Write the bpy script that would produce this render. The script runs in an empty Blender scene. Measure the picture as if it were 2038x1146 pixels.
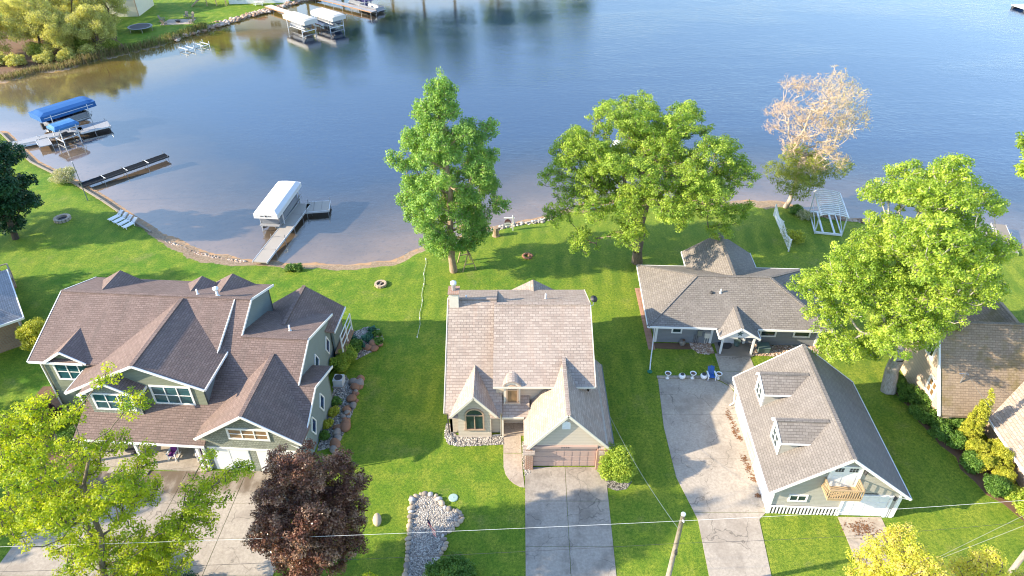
import bpy, math, random
import numpy as np
from mathutils import Vector, Matrix

R = math.radians
S = bpy.context.scene
COL = S.collection

# ------------------------------------------------------------------ camera
cam_data = bpy.data.cameras.new("drone_camera")
cam_data.sensor_width = 36.0
cam_data.lens = 24.553
cam_data.clip_start = 0.5
cam_data.clip_end = 6000.0
cam = bpy.data.objects.new("drone_camera", cam_data)
cam.location = (0.0, 0.0, 43.5)
cam.rotation_euler = (R(90 - 36.0), 0, 0)
COL.objects.link(cam)
S.camera = cam

# ------------------------------------------------------------------ sky and sun
SUN_EL, SUN_AZ = 25.0, 12.0          # light travels towards +X, a little towards +Y
world = bpy.data.worlds.new("World")
S.world = world
world.use_nodes = True
wn = world.node_tree.nodes
wl = world.node_tree.links
wn.clear()
sky = wn.new("ShaderNodeTexSky")
sky.sky_type = 'NISHITA'
sky.sun_disc = False
sky.sun_elevation = R(SUN_EL)
sky.sun_rotation = R(270 - SUN_AZ)
sky.air_density = 1.0
sky.dust_density = 0.4
sky.ozone_density = 1.8
bg = wn.new("ShaderNodeBackground")
bg.inputs["Strength"].default_value = 0.15
wo = wn.new("ShaderNodeOutputWorld")
wl.new(sky.outputs[0], bg.inputs["Color"])
wl.new(bg.outputs[0], wo.inputs["Surface"])

sun_data = bpy.data.lights.new("sun", 'SUN')
sun_data.energy = 3.5
sun_data.angle = R(0.6)
sun_data.color = (1.0, 0.85, 0.62)
sun = bpy.data.objects.new("sun", sun_data)
d = Vector((math.cos(R(SUN_EL)) * math.cos(R(SUN_AZ)), math.cos(R(SUN_EL)) * math.sin(R(SUN_AZ)), -math.sin(R(SUN_EL))))
sun.rotation_euler = d.to_track_quat('-Z', 'Y').to_euler()
sun.location = (-60, -10, 60)
COL.objects.link(sun)

S.view_settings.view_transform = 'Standard'
S.view_settings.look = 'None'
S.view_settings.gamma = 1.0
S.view_settings.exposure = 1.74
S.view_settings.use_curve_mapping = False
S.cycles.filter_width = 1.1
S.cycles.max_bounces = 6
S.cycles.transparent_max_bounces = 8
S.cycles.caustics_reflective = False
S.cycles.caustics_refractive = False

# ------------------------------------------------------------------ materials
class NT:
    def __init__(self, name):
        self.m = bpy.data.materials.new(name)
        self.m.use_nodes = True
        self.t = self.m.node_tree
        self.t.nodes.clear()
        self.out = self.n("ShaderNodeOutputMaterial")
    def n(self, kind, **kw):
        nd = self.t.nodes.new(kind)
        for k, v in kw.items():
            if k.startswith("i_"):
                key = k[2:]
                key = int(key) if key.isdigit() else key.replace("_", " ")
                nd.inputs[key].default_value = v
            else:
                setattr(nd, k, v)
        return nd
    def l(self, a, b):
        self.t.links.new(a, b)
    def pos(self, scale=(1, 1, 1)):
        g = self.n("ShaderNodeNewGeometry")
        m = self.n("ShaderNodeMapping")
        m.inputs["Scale"].default_value = scale
        self.l(g.outputs["Position"], m.inputs["Vector"])
        return m.outputs[0]
    def uv(self):
        return self.n("ShaderNodeUVMap").outputs[0]
    def noise(self, vec, scale, detail=4, rough=0.6):
        t = self.n("ShaderNodeTexNoise")
        t.inputs["Scale"].default_value = scale
        t.inputs["Detail"].default_value = detail
        t.inputs["Roughness"].default_value = rough
        self.l(vec, t.inputs["Vector"])
        return t.outputs["Fac"]
    def ramp(self, fac, stops):
        r = self.n("ShaderNodeValToRGB")
        el = r.color_ramp.elements
        while len(el) < len(stops):
            el.new(0.5)
        for e, (p, c) in zip(el, stops):
            e.position = p
            e.color = (c[0], c[1], c[2], 1) if not isinstance(c, (int, float)) else (c, c, c, 1)
        self.l(fac, r.inputs[0])
        return r.outputs[0]
    def mix(self, fac, a, b, blend='MIX'):
        m = self.n("ShaderNodeMix", data_type='RGBA', blend_type=blend)
        for sock, v in ((m.inputs[0], fac), (m.inputs[6], a), (m.inputs[7], b)):
            if isinstance(v, (int, float)):
                sock.default_value = v
            elif isinstance(v, tuple):
                sock.default_value = (v[0], v[1], v[2], 1)
            else:
                self.l(v, sock)
        return m.outputs[2]
    def math(self, op, a, b=0.0, c=None):
        m = self.n("ShaderNodeMath", operation=op)
        for i, v in enumerate((a, b, c)):
            if v is None:
                continue
            if isinstance(v, (int, float)):
                m.inputs[i].default_value = v
            else:
                self.l(v, m.inputs[i])
        return m.outputs[0]
    def mapr(self, v, a, b, c=0.0, d=1.0, smooth=True):
        m = self.n("ShaderNodeMapRange", interpolation_type='SMOOTHSTEP' if smooth else 'LINEAR')
        self.l(v, m.inputs[0])
        for i, x in enumerate((a, b, c, d)):
            m.inputs[i + 1].default_value = x
        return m.outputs[0]
    def attr(self, name):
        a = self.n("ShaderNodeAttribute")
        a.attribute_name = name
        return a.outputs["Fac"]
    def bump(self, h, strength=0.3, dist=0.05):
        b = self.n("ShaderNodeBump")
        b.inputs["Strength"].default_value = strength
        b.inputs["Distance"].default_value = dist
        self.l(h, b.inputs["Height"])
        return b.outputs[0]
    def bsdf(self, color, rough=0.7, normal=None, metal=0.0, spec=0.5):
        p = self.n("ShaderNodeBsdfPrincipled")
        for sock, v in ((p.inputs["Base Color"], color), (p.inputs["Roughness"], rough)):
            if isinstance(v, tuple):
                sock.default_value = (v[0], v[1], v[2], 1)
            elif isinstance(v, (int, float)):
                sock.default_value = v
            else:
                self.l(v, sock)
        p.inputs["Metallic"].default_value = metal
        p.inputs["Specular IOR Level"].default_value = spec
        if normal is not None:
            self.l(normal, p.inputs["Normal"])
        return p
    def done(self, shader):
        self.l(shader.outputs[0], self.out.inputs["Surface"])
        return self.m

def m_plain(name, c, rough=0.6, var=0.18, scale=3.0, bump=0.15, metal=0.0, spec=0.4):
    """a painted, weathered or worn surface: base colour with patchy and fine variation"""
    t = NT(name)
    p = t.pos()
    big = t.noise(p, scale * 0.25, 3)
    fine = t.noise(p, scale * 9, 3)
    a = tuple(x * (1 - var) for x in c)
    b = tuple(min(1, x * (1 + var)) for x in c)
    col = t.mix(t.math('MULTIPLY_ADD', big, 0.6, t.math('MULTIPLY', fine, 0.4)), a, b)
    nb = t.bump(fine, bump, 0.02) if bump else None
    return t.done(t.bsdf(col, rough, nb, metal, spec))

def m_shingle(name, c1, c2, cdark, row=0.19, width=0.42, stain=(0.1, 0.09, 0.08), stain_amt=0.35, moss=None):
    t = NT(name)
    uv = t.uv()
    br = t.n("ShaderNodeTexBrick")
    br.offset = 0.5
    br.inputs["Scale"].default_value = 1.0
    br.inputs["Brick Width"].default_value = width
    br.inputs["Row Height"].default_value = row
    br.inputs["Mortar Size"].default_value = 0.018
    br.inputs["Mortar Smooth"].default_value = 0.4
    br.inputs["Bias"].default_value = -0.1
    br.inputs["Color1"].default_value = (*c1, 1)
    br.inputs["Color2"].default_value = (*c2, 1)
    br.inputs["Mortar"].default_value = (*cdark, 1)
    # wobble so the courses are not ruler straight
    nz = t.n("ShaderNodeTexNoise")
    nz.inputs["Scale"].default_value = 1.3
    t.l(uv, nz.inputs["Vector"])
    v = t.n("ShaderNodeVectorMath", operation='MULTIPLY_ADD')
    v.inputs[1].default_value = (0.05, 0.05, 0)
    t.l(nz.outputs["Color"], v.inputs[0])
    t.l(uv, v.inputs[2])
    t.l(v.outputs[0], br.inputs["Vector"])
    p = t.pos()
    mp = t.n("ShaderNodeMapping")
    mp.inputs["Scale"].default_value = (1.7, 0.22, 1.0)
    t.l(uv, mp.inputs["Vector"])
    streak = t.noise(mp.outputs[0], 0.8, 6, 0.7)
    grain = t.noise(p, 9.0, 3, 0.7)
    col = t.mix(t.mapr(grain, 0.35, 0.68, 0.0, 0.6), br.outputs["Color"], tuple(x * 0.6 for x in c1))
    col = t.mix(t.math('MULTIPLY', t.mapr(streak, 0.45, 0.75), stain_amt), col, stain)
    patch = t.noise(p, 0.16, 4, 0.6)
    col = t.mix(t.mapr(patch, 0.3, 0.7, 0.0, 0.2), col, tuple(min(1, x * 1.35) for x in c1))
    if moss:
        col = t.mix(t.math('MULTIPLY', t.mapr(t.noise(p, 0.45, 4), 0.5, 0.7), 0.7), col, moss)
    # each course thickens towards its butt edge
    sep = t.n("ShaderNodeSeparateXYZ")
    t.l(v.outputs[0], sep.inputs[0])
    saw = t.math('FRACT', t.math('DIVIDE', sep.outputs[1], row))
    h = t.math('ADD', t.math('MULTIPLY', saw, -1.0), t.math('MULTIPLY', br.outputs["Fac"], -0.6))
    nb = t.bump(t.math('ADD', h, t.math('MULTIPLY', grain, 0.8)), 0.55, 0.035)
    return t.done(t.bsdf(col, 0.9, nb, spec=0.25))

def m_siding(name, c, row=0.16, var=0.1, shingle=False):
    t = NT(name)
    uv = t.uv()
    sep = t.n("ShaderNodeSeparateXYZ")
    t.l(uv, sep.inputs[0])
    saw = t.math('FRACT', t.math('DIVIDE', sep.outputs[1], row))
    line = t.mapr(saw, 0.0, 0.16, 0.0, 1.0)
    nz = t.noise(t.pos(), 1.2, 4)
    col = t.mix(nz, tuple(x * (1 - var) for x in c), tuple(x * (1 + var) for x in c))
    col = t.mix(line, tuple(x * 0.55 for x in c), col)
    h = t.math('MULTIPLY', saw, -1.0)
    if shingle:
        br = t.n("ShaderNodeTexBrick")
        br.inputs["Scale"].default_value = 1.0
        br.inputs["Brick Width"].default_value = 0.22
        br.inputs["Row Height"].default_value = row
        br.inputs["Mortar Size"].default_value = 0.012
        br.inputs["Color1"].default_value = (0.75, 0.75, 0.75, 1)
        br.inputs["Color2"].default_value = (1, 1, 1, 1)
        br.inputs["Mortar"].default_value = (0.4, 0.4, 0.4, 1)
        t.l(uv, br.inputs["Vector"])
        col = t.mix(1.0, col, br.outputs["Color"], 'MULTIPLY')
    nb = t.bump(h, 0.6, 0.03)
    return t.done(t.bsdf(col, 0.65, nb, spec=0.3))

def m_brick(name, c1, c2, mortar, bw=0.42, rh=0.14):
    t = NT(name)
    br = t.n("ShaderNodeTexBrick")
    br.inputs["Scale"].default_value = 1.0
    br.inputs["Brick Width"].default_value = bw
    br.inputs["Row Height"].default_value = rh
    br.inputs["Mortar Size"].default_value = 0.02
    br.inputs["Color1"].default_value = (*c1, 1)
    br.inputs["Color2"].default_value = (*c2, 1)
    br.inputs["Mortar"].default_value = (*mortar, 1)
    t.l(t.uv(), br.inputs["Vector"])
    nz = t.noise(t.pos(), 2.0, 4)
    col = t.mix(t.math('MULTIPLY', nz, 0.5), br.outputs["Color"], tuple(x * 0.5 for x in c1))
    nb = t.bump(t.math('MULTIPLY', br.outputs["Fac"], -1.0), 0.5, 0.02)
    return t.done(t.bsdf(col, 0.85, nb))

def m_concrete(name, c, stain, amt=0.5, bscale=0.35, band=None):
    t = NT(name)
    p = t.pos()
    a = t.noise(p, bscale, 6, 0.65)
    b = t.noise(p, 5.0, 4, 0.7)
    e = t.noise(t.pos((1, 0.4, 1)), 1.3, 5, 0.6)
    col = t.mix(t.mapr(b, 0.3, 0.7), tuple(x * 0.84 for x in c), tuple(min(1, x * 1.1) for x in c))
    col = t.mix(t.math('MULTIPLY', t.mapr(a, 0.46, 0.66), amt), col, stain)
    col = t.mix(t.math('MULTIPLY', t.mapr(e, 0.5, 0.78), amt * 0.6), col, tuple(x * 0.75 for x in stain))
    speck = t.noise(p, 26.0, 2, 0.5)
    col = t.mix(t.math('MULTIPLY', t.mapr(speck, 0.55, 0.75), 0.35), col, tuple(x * 0.55 for x in c))
    if band:                                    # damp brown stain where the roof drips
        sp = t.n("ShaderNodeSeparateXYZ")
        t.l(p, sp.inputs[0])
        wv = t.math('ADD', sp.outputs[1], t.math('MULTIPLY_ADD', a, 2.4, -1.2))
        msk = t.math('MULTIPLY', t.mapr(wv, band[0], band[0] + 1.0), t.mapr(wv, band[1] - 0.5, band[1], 1.0, 0.0))
        col = t.mix(t.math('MULTIPLY', msk, t.mapr(e, 0.3, 0.6, 0.35, 0.9)), col, (0.13, 0.095, 0.065))
    # hairline cracks
    vo = t.n("ShaderNodeTexVoronoi", feature='DISTANCE_TO_EDGE')
    vo.inputs["Scale"].default_value = 0.33
    wq = t.n("ShaderNodeVectorMath", operation='ADD')
    nq = t.n("ShaderNodeTexNoise")
    nq.inputs["Scale"].default_value = 1.1
    t.l(p, nq.inputs["Vector"])
    t.l(p, wq.inputs[0])
    t.l(nq.outputs["Color"], wq.inputs[1])
    t.l(wq.outputs[0], vo.inputs["Vector"])
    crack = t.math('MULTIPLY', t.mapr(vo.outputs["Distance"], 0.0, 0.012, 1.0, 0.0), t.mapr(a, 0.42, 0.55))
    col = t.mix(t.math('MULTIPLY', crack, 0.7), col, tuple(x * 0.3 for x in c))
    return t.done(t.bsdf(col, 0.85, t.bump(b, 0.3, 0.01), spec=0.3))

def m_leaf(name, c1, c2, c3=None, trans=0.35, rough=0.5):
    t = NT(name)
    a = t.attr("tint")
    stops = [(0.05, c1), (0.95, c2)] if c3 is None else [(0.0, c1), (0.5, c2), (1.0, c3)]
    col = t.ramp(a, stops)
    p = t.bsdf(col, rough, spec=0.35)
    tr = t.n("ShaderNodeBsdfTranslucent")
    t.l(t.mix(1.0, col, (1.25, 1.2, 0.55), 'MULTIPLY'), tr.inputs["Color"])
    mx = t.n("ShaderNodeMixShader")
    mx.inputs[0].default_value = trans
    t.l(p.outputs[0], mx.inputs[1])
    t.l(tr.outputs[0], mx.inputs[2])
    return t.done(mx)

def m_bark(name, c1, c2):
    t = NT(name)
    v = t.pos((1, 1, 0.25))
    n1 = t.noise(v, 9.0, 5, 0.7)
    col = t.mix(t.mapr(n1, 0.3, 0.7), c1, c2)
    return t.done(t.bsdf(col, 0.9, t.bump(n1, 0.7, 0.05), spec=0.2))

def m_glass(name, c=(0.015, 0.03, 0.035), rough=0.04):
    t = NT(name)
    nz = t.noise(t.pos(), 1.4, 2)
    return t.done(t.bsdf(t.mix(nz, tuple(x * 0.5 for x in c), tuple(x * 2.2 for x in c)), rough, t.bump(nz, 0.03, 0.02), spec=0.6))

M = {}
M['white'] = m_plain("white_trim_paint", (0.78, 0.78, 0.77), 0.5, 0.07)
M['whiteplastic'] = m_plain("white_resin", (0.82, 0.83, 0.85), 0.4, 0.05)
M['offwhite'] = m_plain("cream_paint", (0.66, 0.61, 0.52), 0.6, 0.08)
M['cream'] = m_siding("cream_vinyl_siding", (0.66, 0.63, 0.52), 0.2)
M['darkmetal'] = m_plain("dark_metal", (0.05, 0.05, 0.055), 0.5, 0.2)
M['metal'] = m_plain("galvanised_metal", (0.45, 0.46, 0.48), 0.35, 0.15, metal=0.8)
M['alu'] = m_plain("aluminium_frame", (0.68, 0.7, 0.73), 0.35, 0.08, metal=0.25)
M['glass'] = m_glass("window_glass")
M['glassblue'] = m_glass("blue_window_glass", (0.012, 0.03, 0.08))
M['glassteal'] = m_glass("teal_window_glass", (0.02, 0.07, 0.08))
M['glassbrown'] = m_glass("blind_behind_glass", (0.16, 0.1, 0.05), 0.15)
M['taupe_roof'] = m_shingle("taupe_brown_shingles", (0.245, 0.178, 0.157), (0.165, 0.117, 0.103), (0.07, 0.05, 0.045), stain=(0.1, 0.085, 0.075), stain_amt=0.5)
M['pink_roof'] = m_shingle("pinkish_tan_shingles", (0.44, 0.365, 0.312), (0.29, 0.23, 0.196), (0.15, 0.12, 0.103), row=0.24, width=0.5, stain=(0.38, 0.24, 0.17), stain_amt=0.3)
M['grey_roof'] = m_shingle("warm_grey_shingles", (0.275, 0.248, 0.228), (0.2, 0.178, 0.163), (0.095, 0.083, 0.076), row=0.21, stain_amt=0.35)
M['slate_roof'] = m_shingle("garage_grey_shingles", (0.25, 0.226, 0.21), (0.187, 0.168, 0.156), (0.09, 0.08, 0.074), row=0.18, stain_amt=0.3)
M['moss_roof'] = m_shingle("weathered_brown_shingles", (0.32, 0.245, 0.175), (0.235, 0.176, 0.126), (0.13, 0.095, 0.07), row=0.2, moss=(0.16, 0.125, 0.04), stain_amt=0.4)
M['blue_roof'] = m_shingle("blue_grey_shingles", (0.3, 0.31, 0.34), (0.22, 0.23, 0.26), (0.11, 0.115, 0.13))
M['sage'] = m_siding("sage_green_siding", (0.215, 0.235, 0.175), 0.15)
M['sageshingle'] = m_siding("sage_shingle_siding", (0.29, 0.31, 0.265), 0.2, shingle=True)
M['slateside'] = m_siding("slate_grey_siding", (0.215, 0.225, 0.24), 0.16)
M['greigeside'] = m_siding("greige_siding", (0.37, 0.355, 0.315), 0.15)
M['sandside'] = m_siding("sandstone_siding", (0.52, 0.45, 0.37), 0.17, var=0.06)
M['peachside'] = m_siding("peach_stucco_siding", (0.55, 0.43, 0.33), 0.3, var=0.08)
M['tealside'] = m_siding("grey_teal_siding", (0.2, 0.24, 0.235), 0.15)
M['brick'] = m_brick("tan_brick", (0.42, 0.25, 0.155), (0.3, 0.175, 0.11), (0.36, 0.3, 0.24))
M['redbrick'] = m_brick("red_brick", (0.42, 0.2, 0.13), (0.3, 0.14, 0.09), (0.42, 0.37, 0.32), 0.34, 0.12)
M['mauvedoor'] = m_plain("mauve_door_paint", (0.45, 0.325, 0.28), 0.5, 0.06)
M['door'] = m_plain("white_door_paint", (0.72, 0.72, 0.72), 0.5, 0.06)
M['bronze'] = m_plain("tan_window_frame", (0.42, 0.3, 0.22), 0.5, 0.08)
M['concrete'] = m_concrete("driveway_concrete", (0.37, 0.325, 0.275), (0.18, 0.152, 0.126), 0.6, 0.45)
M['concrete_warm'] = m_concrete("warm_concrete", (0.44, 0.37, 0.3), (0.27, 0.205, 0.155), 0.5, 0.5)
M['concrete_pale'] = m_concrete("pale_concrete", (0.42, 0.365, 0.305), (0.25, 0.21, 0.172), 0.65, 0.25)
M['concrete_left'] = m_concrete("drip_stained_concrete", (0.42, 0.365, 0.305), (0.25, 0.21, 0.172), 0.6, 0.25, band=(32.9, 36.4))
M['paver'] = m_plain("terracotta_paver", (0.42, 0.24, 0.17), 0.85, 0.25)
M['wood'] = m_plain("yellow_pine", (0.43, 0.31, 0.18), 0.7, 0.2, 5)
M['greywood'] = m_plain("weathered_deck_wood", (0.25, 0.22, 0.185), 0.8, 0.2, 5)
M['brownwood'] = m_plain("brown_deck_wood", (0.3, 0.18, 0.11), 0.8, 0.25, 5)
M['dockdeck'] = m_plain("dock_decking", (0.36, 0.325, 0.285), 0.75, 0.15, 4)
M['dockgrey'] = m_plain("grey_dock_decking", (0.3, 0.31, 0.335), 0.7, 0.12, 4)
M['blackmat'] = m_plain("black_dock_matting", (0.008, 0.011, 0.016), 0.9, 0.25, 4, spec=0.1)
M['bluecanvas'] = m_plain("royal_blue_canvas", (0.015, 0.1, 0.3), 0.7, 0.15, 2, 0.25)
M['skycanvas'] = m_plain("faded_blue_canvas", (0.045, 0.17, 0.4), 0.7, 0.15, 2, 0.25)
M['whitecanvas'] = m_plain("white_canvas", (0.62, 0.62, 0.64), 0.7, 0.06, 2, 0.25)
M['tancanvas'] = m_plain("ivory_canvas", (0.58, 0.55, 0.5), 0.7, 0.08, 2, 0.25)
M['purple'] = m_plain("purple_cushion", (0.12, 0.02, 0.16), 0.9, 0.2)
M['red'] = m_plain("red_plastic", (0.5, 0.03, 0.06), 0.4, 0.1)
M['navy'] = m_plain("navy_cloth", (0.02, 0.025, 0.1), 0.8, 0.2)
M['redcloth'] = m_plain("red_cloth", (0.62, 0.04, 0.07), 0.8, 0.2)
M['whitecloth'] = m_plain("white_cloth", (0.85, 0.84, 0.82), 0.8, 0.1)
M['aqua'] = m_plain("pale_aqua_plastic", (0.33, 0.46, 0.42), 0.6, 0.12)
M['hull'] = m_plain("shade_toned_hull", (0.24, 0.26, 0.3), 0.35, 0.15, metal=0.3)  # grey kept dark: the shade under the boat canopies is in this colour
M['blue'] = m_plain("blue_slats", (0.03, 0.12, 0.4), 0.6, 0.2)
M['green'] = m_plain("green_plastic", (0.02, 0.16, 0.1), 0.5, 0.2)
M['utility'] = m_plain("utility_box_green", (0.1, 0.15, 0.14), 0.6, 0.2)
M['pole'] = m_bark("weathered_pole_wood", (0.36, 0.31, 0.26), (0.24, 0.2, 0.17))
M['soil'] = m_plain("mulch_soil", (0.16, 0.095, 0.06), 0.95, 0.45, 6, 0.6)
M['sand'] = m_plain("beach_sand", (0.42, 0.32, 0.22), 0.95, 0.2, 4, 0.3)
M['rockred'] = m_plain("red_granite", (0.27, 0.14, 0.085), 0.85, 0.35, 3, 0.5)
M['rockgrey'] = m_plain("grey_granite", (0.24, 0.21, 0.19), 0.85, 0.35, 3, 0.5)
M['rocktan'] = m_plain("tan_fieldstone", (0.45, 0.36, 0.27), 0.85, 0.3, 3, 0.5)
M['rockpale'] = m_plain("pale_fieldstone", (0.5, 0.48, 0.46), 0.85, 0.25, 3, 0.5)
M['leaffall'] = m_plain("rusty_catkin_litter", (0.2, 0.095, 0.045), 0.95, 0.4, 6)
M['purplegrit'] = m_plain("dark_red_mulch_stone", (0.1, 0.045, 0.05), 0.95, 0.4, 6)

M['bark_grey'] = m_bark("grey_brown_bark", (0.24, 0.19, 0.145), (0.12, 0.09, 0.07))
M['bark_tan'] = m_bark("tan_bark", (0.42, 0.31, 0.22), (0.24, 0.17, 0.12))
M['bark_pale'] = m_bark("pale_twig_bark", (0.56, 0.46, 0.37), (0.38, 0.29, 0.22))
M['bark_silver'] = m_bark("silver_bark", (0.44, 0.41, 0.37), (0.26, 0.23, 0.2))
M['bark_dark'] = m_bark("dark_bark", (0.1, 0.075, 0.06), (0.05, 0.04, 0.032))
M['lf_oak'] = m_leaf("oak_leaf", (0.1, 0.22, 0.025), (0.5, 0.62, 0.1), trans=0.45)
M['lf_oak2'] = m_leaf("bright_oak_leaf", (0.13, 0.26, 0.025), (0.55, 0.66, 0.1), trans=0.45)  # slightly paler and yellower than the first oak leaf
M['lf_maple'] = m_leaf("silver_maple_leaf", (0.09, 0.24, 0.05), (0.42, 0.6, 0.15), trans=0.45)
M['lf_lime'] = m_leaf("lime_maple_leaf", (0.13, 0.25, 0.015), (0.6, 0.64, 0.03), trans=0.5)
M['lf_yellow'] = m_leaf("yellow_blossom_leaf", (0.36, 0.44, 0.04), (0.66, 0.62, 0.08), (0.7, 0.55, 0.2), trans=0.4)
M['lf_red'] = m_leaf("burgundy_maple_leaf", (0.045, 0.02, 0.016), (0.17, 0.07, 0.045), (0.46, 0.3, 0.2), trans=0.22, rough=0.3)  # last, tan colour paints highlights onto some of the leaves
M['lf_bud'] = m_leaf("coral_bud", (0.58, 0.38, 0.3), (0.64, 0.46, 0.28), (0.52, 0.5, 0.14))
M['lf_olive'] = m_leaf("olive_leaf", (0.16, 0.22, 0.03), (0.36, 0.4, 0.07))
M['lf_willow'] = m_leaf("willow_leaf", (0.34, 0.36, 0.09), (0.74, 0.71, 0.28), trans=0.45)
M['lf_dark'] = m_leaf("dark_evergreen_leaf", (0.006, 0.035, 0.014), (0.03, 0.1, 0.03), trans=0.15)
M['lf_arb'] = m_leaf("golden_arborvitae", (0.22, 0.27, 0.02), (0.6, 0.58, 0.07), trans=0.3)
M['lf_bush'] = m_leaf("bright_bush_leaf", (0.13, 0.25, 0.02), (0.46, 0.54, 0.07), trans=0.3)
M['lf_hedge'] = m_leaf("hedge_leaf", (0.05, 0.13, 0.02), (0.19, 0.33, 0.055))
M['lf_white'] = m_leaf("white_blossom", (0.25, 0.3, 0.12), (0.62, 0.58, 0.44))
M['lf_bluegreen'] = m_leaf("blue_green_hosta", (0.03, 0.12, 0.08), (0.09, 0.24, 0.17))
M['lf_purple'] = m_leaf("purple_shrub_leaf", (0.02, 0.01, 0.012), (0.08, 0.025, 0.03))
M['lf_reed'] = m_leaf("dry_reed", (0.28, 0.2, 0.12), (0.16, 0.19, 0.05), trans=0.2)

def m_gravel(name, c1, c2, c3, scale=11):
    t = NT(name)
    v = t.n("ShaderNodeTexVoronoi")
    v.inputs["Scale"].default_value = scale
    t.l(t.pos(), v.inputs["Vector"])
    sep = t.n("ShaderNodeSeparateColor")
    t.l(v.outputs["Color"], sep.inputs[0])
    col = t.ramp(sep.outputs[0], [(0.0, c1), (0.5, c2), (1.0, c3)])
    col = t.mix(t.mapr(v.outputs["Distance"], 0.35, 0.75), col, tuple(x * 0.25 for x in c1))
    return t.done(t.bsdf(col, 0.85, t.bump(t.math('MULTIPLY', v.outputs["Distance"], -1.0), 0.9, 0.05)))
M['gravel'] = m_gravel("pale_river_gravel", (0.2, 0.19, 0.175), (0.32, 0.295, 0.27), (0.46, 0.435, 0.4), 9)
M['cobble'] = m_gravel("tan_river_cobbles", (0.27, 0.18, 0.12), (0.4, 0.3, 0.22), (0.55, 0.46, 0.38), 6)
M['pebble_var'] = m_leaf("pebble_mix", (0.17, 0.155, 0.145), (0.34, 0.31, 0.28), (0.56, 0.53, 0.48), trans=0.0, rough=0.85)
M['cobble_var'] = m_leaf("cobble_mix", (0.25, 0.15, 0.1), (0.4, 0.29, 0.21), (0.58, 0.49, 0.42), trans=0.0, rough=0.85)

# lawn: attributes shore (metres inland), beach (metres of bare sand)
def lawn_material():
    t = NT("mown_lawn")
    p = t.pos()
    sh = t.attr("shore")
    bw = t.attr("beach")
    n1 = t.noise(p, 0.09, 4, 0.55)
    n2 = t.noise(p, 0.55, 5, 0.65)
    n3 = t.noise(t.pos((1.0, 1.0, 1.0)), 4.5, 5, 0.75)
    n4 = t.noise(p, 17.0, 3, 0.75)
    sepx = t.n("ShaderNodeSeparateXYZ")
    t.l(p, sepx.inputs[0])
    col = t.mix(t.mapr(n1, 0.35, 0.65), (0.155, 0.31, 0.018), (0.38, 0.46, 0.035))
    col = t.mix(t.mapr(sepx.outputs[0], -22.0, 30.0, 0.0, 0.7), col, (0.46, 0.49, 0.055))
    col = t.mix(t.math('MULTIPLY', t.mapr(n2, 0.4, 0.7), 0.8), col, (0.56, 0.56, 0.07))
    # bare, thin and worn patches
    n5 = t.noise(p, 0.3, 6, 0.75)
    col = t.mix(t.math('MULTIPLY', t.mapr(n5, 0.53, 0.74), 0.75), col, (0.52, 0.42, 0.16))
    n7 = t.noise(p, 0.13, 5, 0.7)
    col = t.mix(t.math('MULTIPLY', t.mapr(n7, 0.5, 0.68), 0.55), col, (0.09, 0.25, 0.02))
    n6 = t.noise(t.pos((1.3, 0.5, 1)), 1.1, 5, 0.7)
    col = t.mix(t.math('MULTIPLY', t.mapr(n6, 0.48, 0.75), 0.6), col, (0.07, 0.18, 0.015))
    # mower stripes running up the yards
    wob = t.math('MULTIPLY', t.noise(p, 0.16, 3), 2.4)
    st = t.math('SINE', t.math('MULTIPLY', t.math('ADD', sepx.outputs[0], t.math('MULTIPLY_ADD', sepx.outputs[1], -0.06, wob)), 3.1))
    sm = t.mapr(t.noise(p, 0.09, 3), 0.45, 0.62, 0.05, 1.0)
    col = t.mix(t.math('MULTIPLY', t.math('MULTIPLY', t.mapr(st, -0.7, 0.7), sm), 0.5), col, (0.08, 0.2, 0.015))
    col = t.mix(t.mapr(n3, 0.3, 0.66, 0.8, 0.0), col, (0.06, 0.15, 0.012))
    col = t.mix(t.mapr(n4, 0.34, 0.62, 0.8, 0.0), col, (0.045, 0.12, 0.01))
    # sand / dirt next to the water
    edge = t.math('SUBTRACT', t.math('ADD', sh, t.math('MULTIPLY_ADD', n2, 1.3, -0.65)), bw)
    sandc = t.mix(t.mapr(n3, 0.35, 0.7), (0.27, 0.19, 0.12), (0.46, 0.35, 0.25))
    col = t.mix(t.mapr(edge, -0.12, 0.12), sandc, col)
    hgt = t.math('ADD', t.math('MULTIPLY', n3, 0.7), n4)
    return t.done(t.bsdf(col, 0.8, t.bump(hgt, 0.8, 0.13), spec=0.2))
M['lawn'] = lawn_material()

def bed_material():
    t = NT("lake_bed")
    p = t.pos()
    sh = t.attr("shore")
    n1 = t.noise(p, 0.16, 5, 0.6)
    n2 = t.noise(p, 1.6, 5, 0.7)
    s2 = t.math('ADD', sh, t.math('MULTIPLY_ADD', n1, 9.0, -4.5))
    col = t.ramp(t.mapr(s2, -30.0, 0.0, 0, 1, False), [(0.0, (0.016, 0.044, 0.105)), (0.3, (0.03, 0.045, 0.075)), (0.52, (0.1, 0.08, 0.066)), (0.78, (0.235, 0.162, 0.105)), (1.0, (0.46, 0.29, 0.17))])
    sp = t.n("ShaderNodeSeparateXYZ")
    t.l(p, sp.inputs[0])
    col = t.mix(t.math('MULTIPLY', t.mapr(sp.outputs[1], 112.0, 135.0), t.mapr(s2, -22.0, -4.0, 0.0, 0.9)), col, (0.26, 0.17, 0.03))
    weed = t.mapr(n2, 0.5, 0.72)
    col = t.mix(t.math('MULTIPLY', weed, 0.3), col, (0.08, 0.08, 0.06))
    return t.done(t.bsdf(col, 0.95, spec=0.0))
M['bed'] = bed_material()

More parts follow.
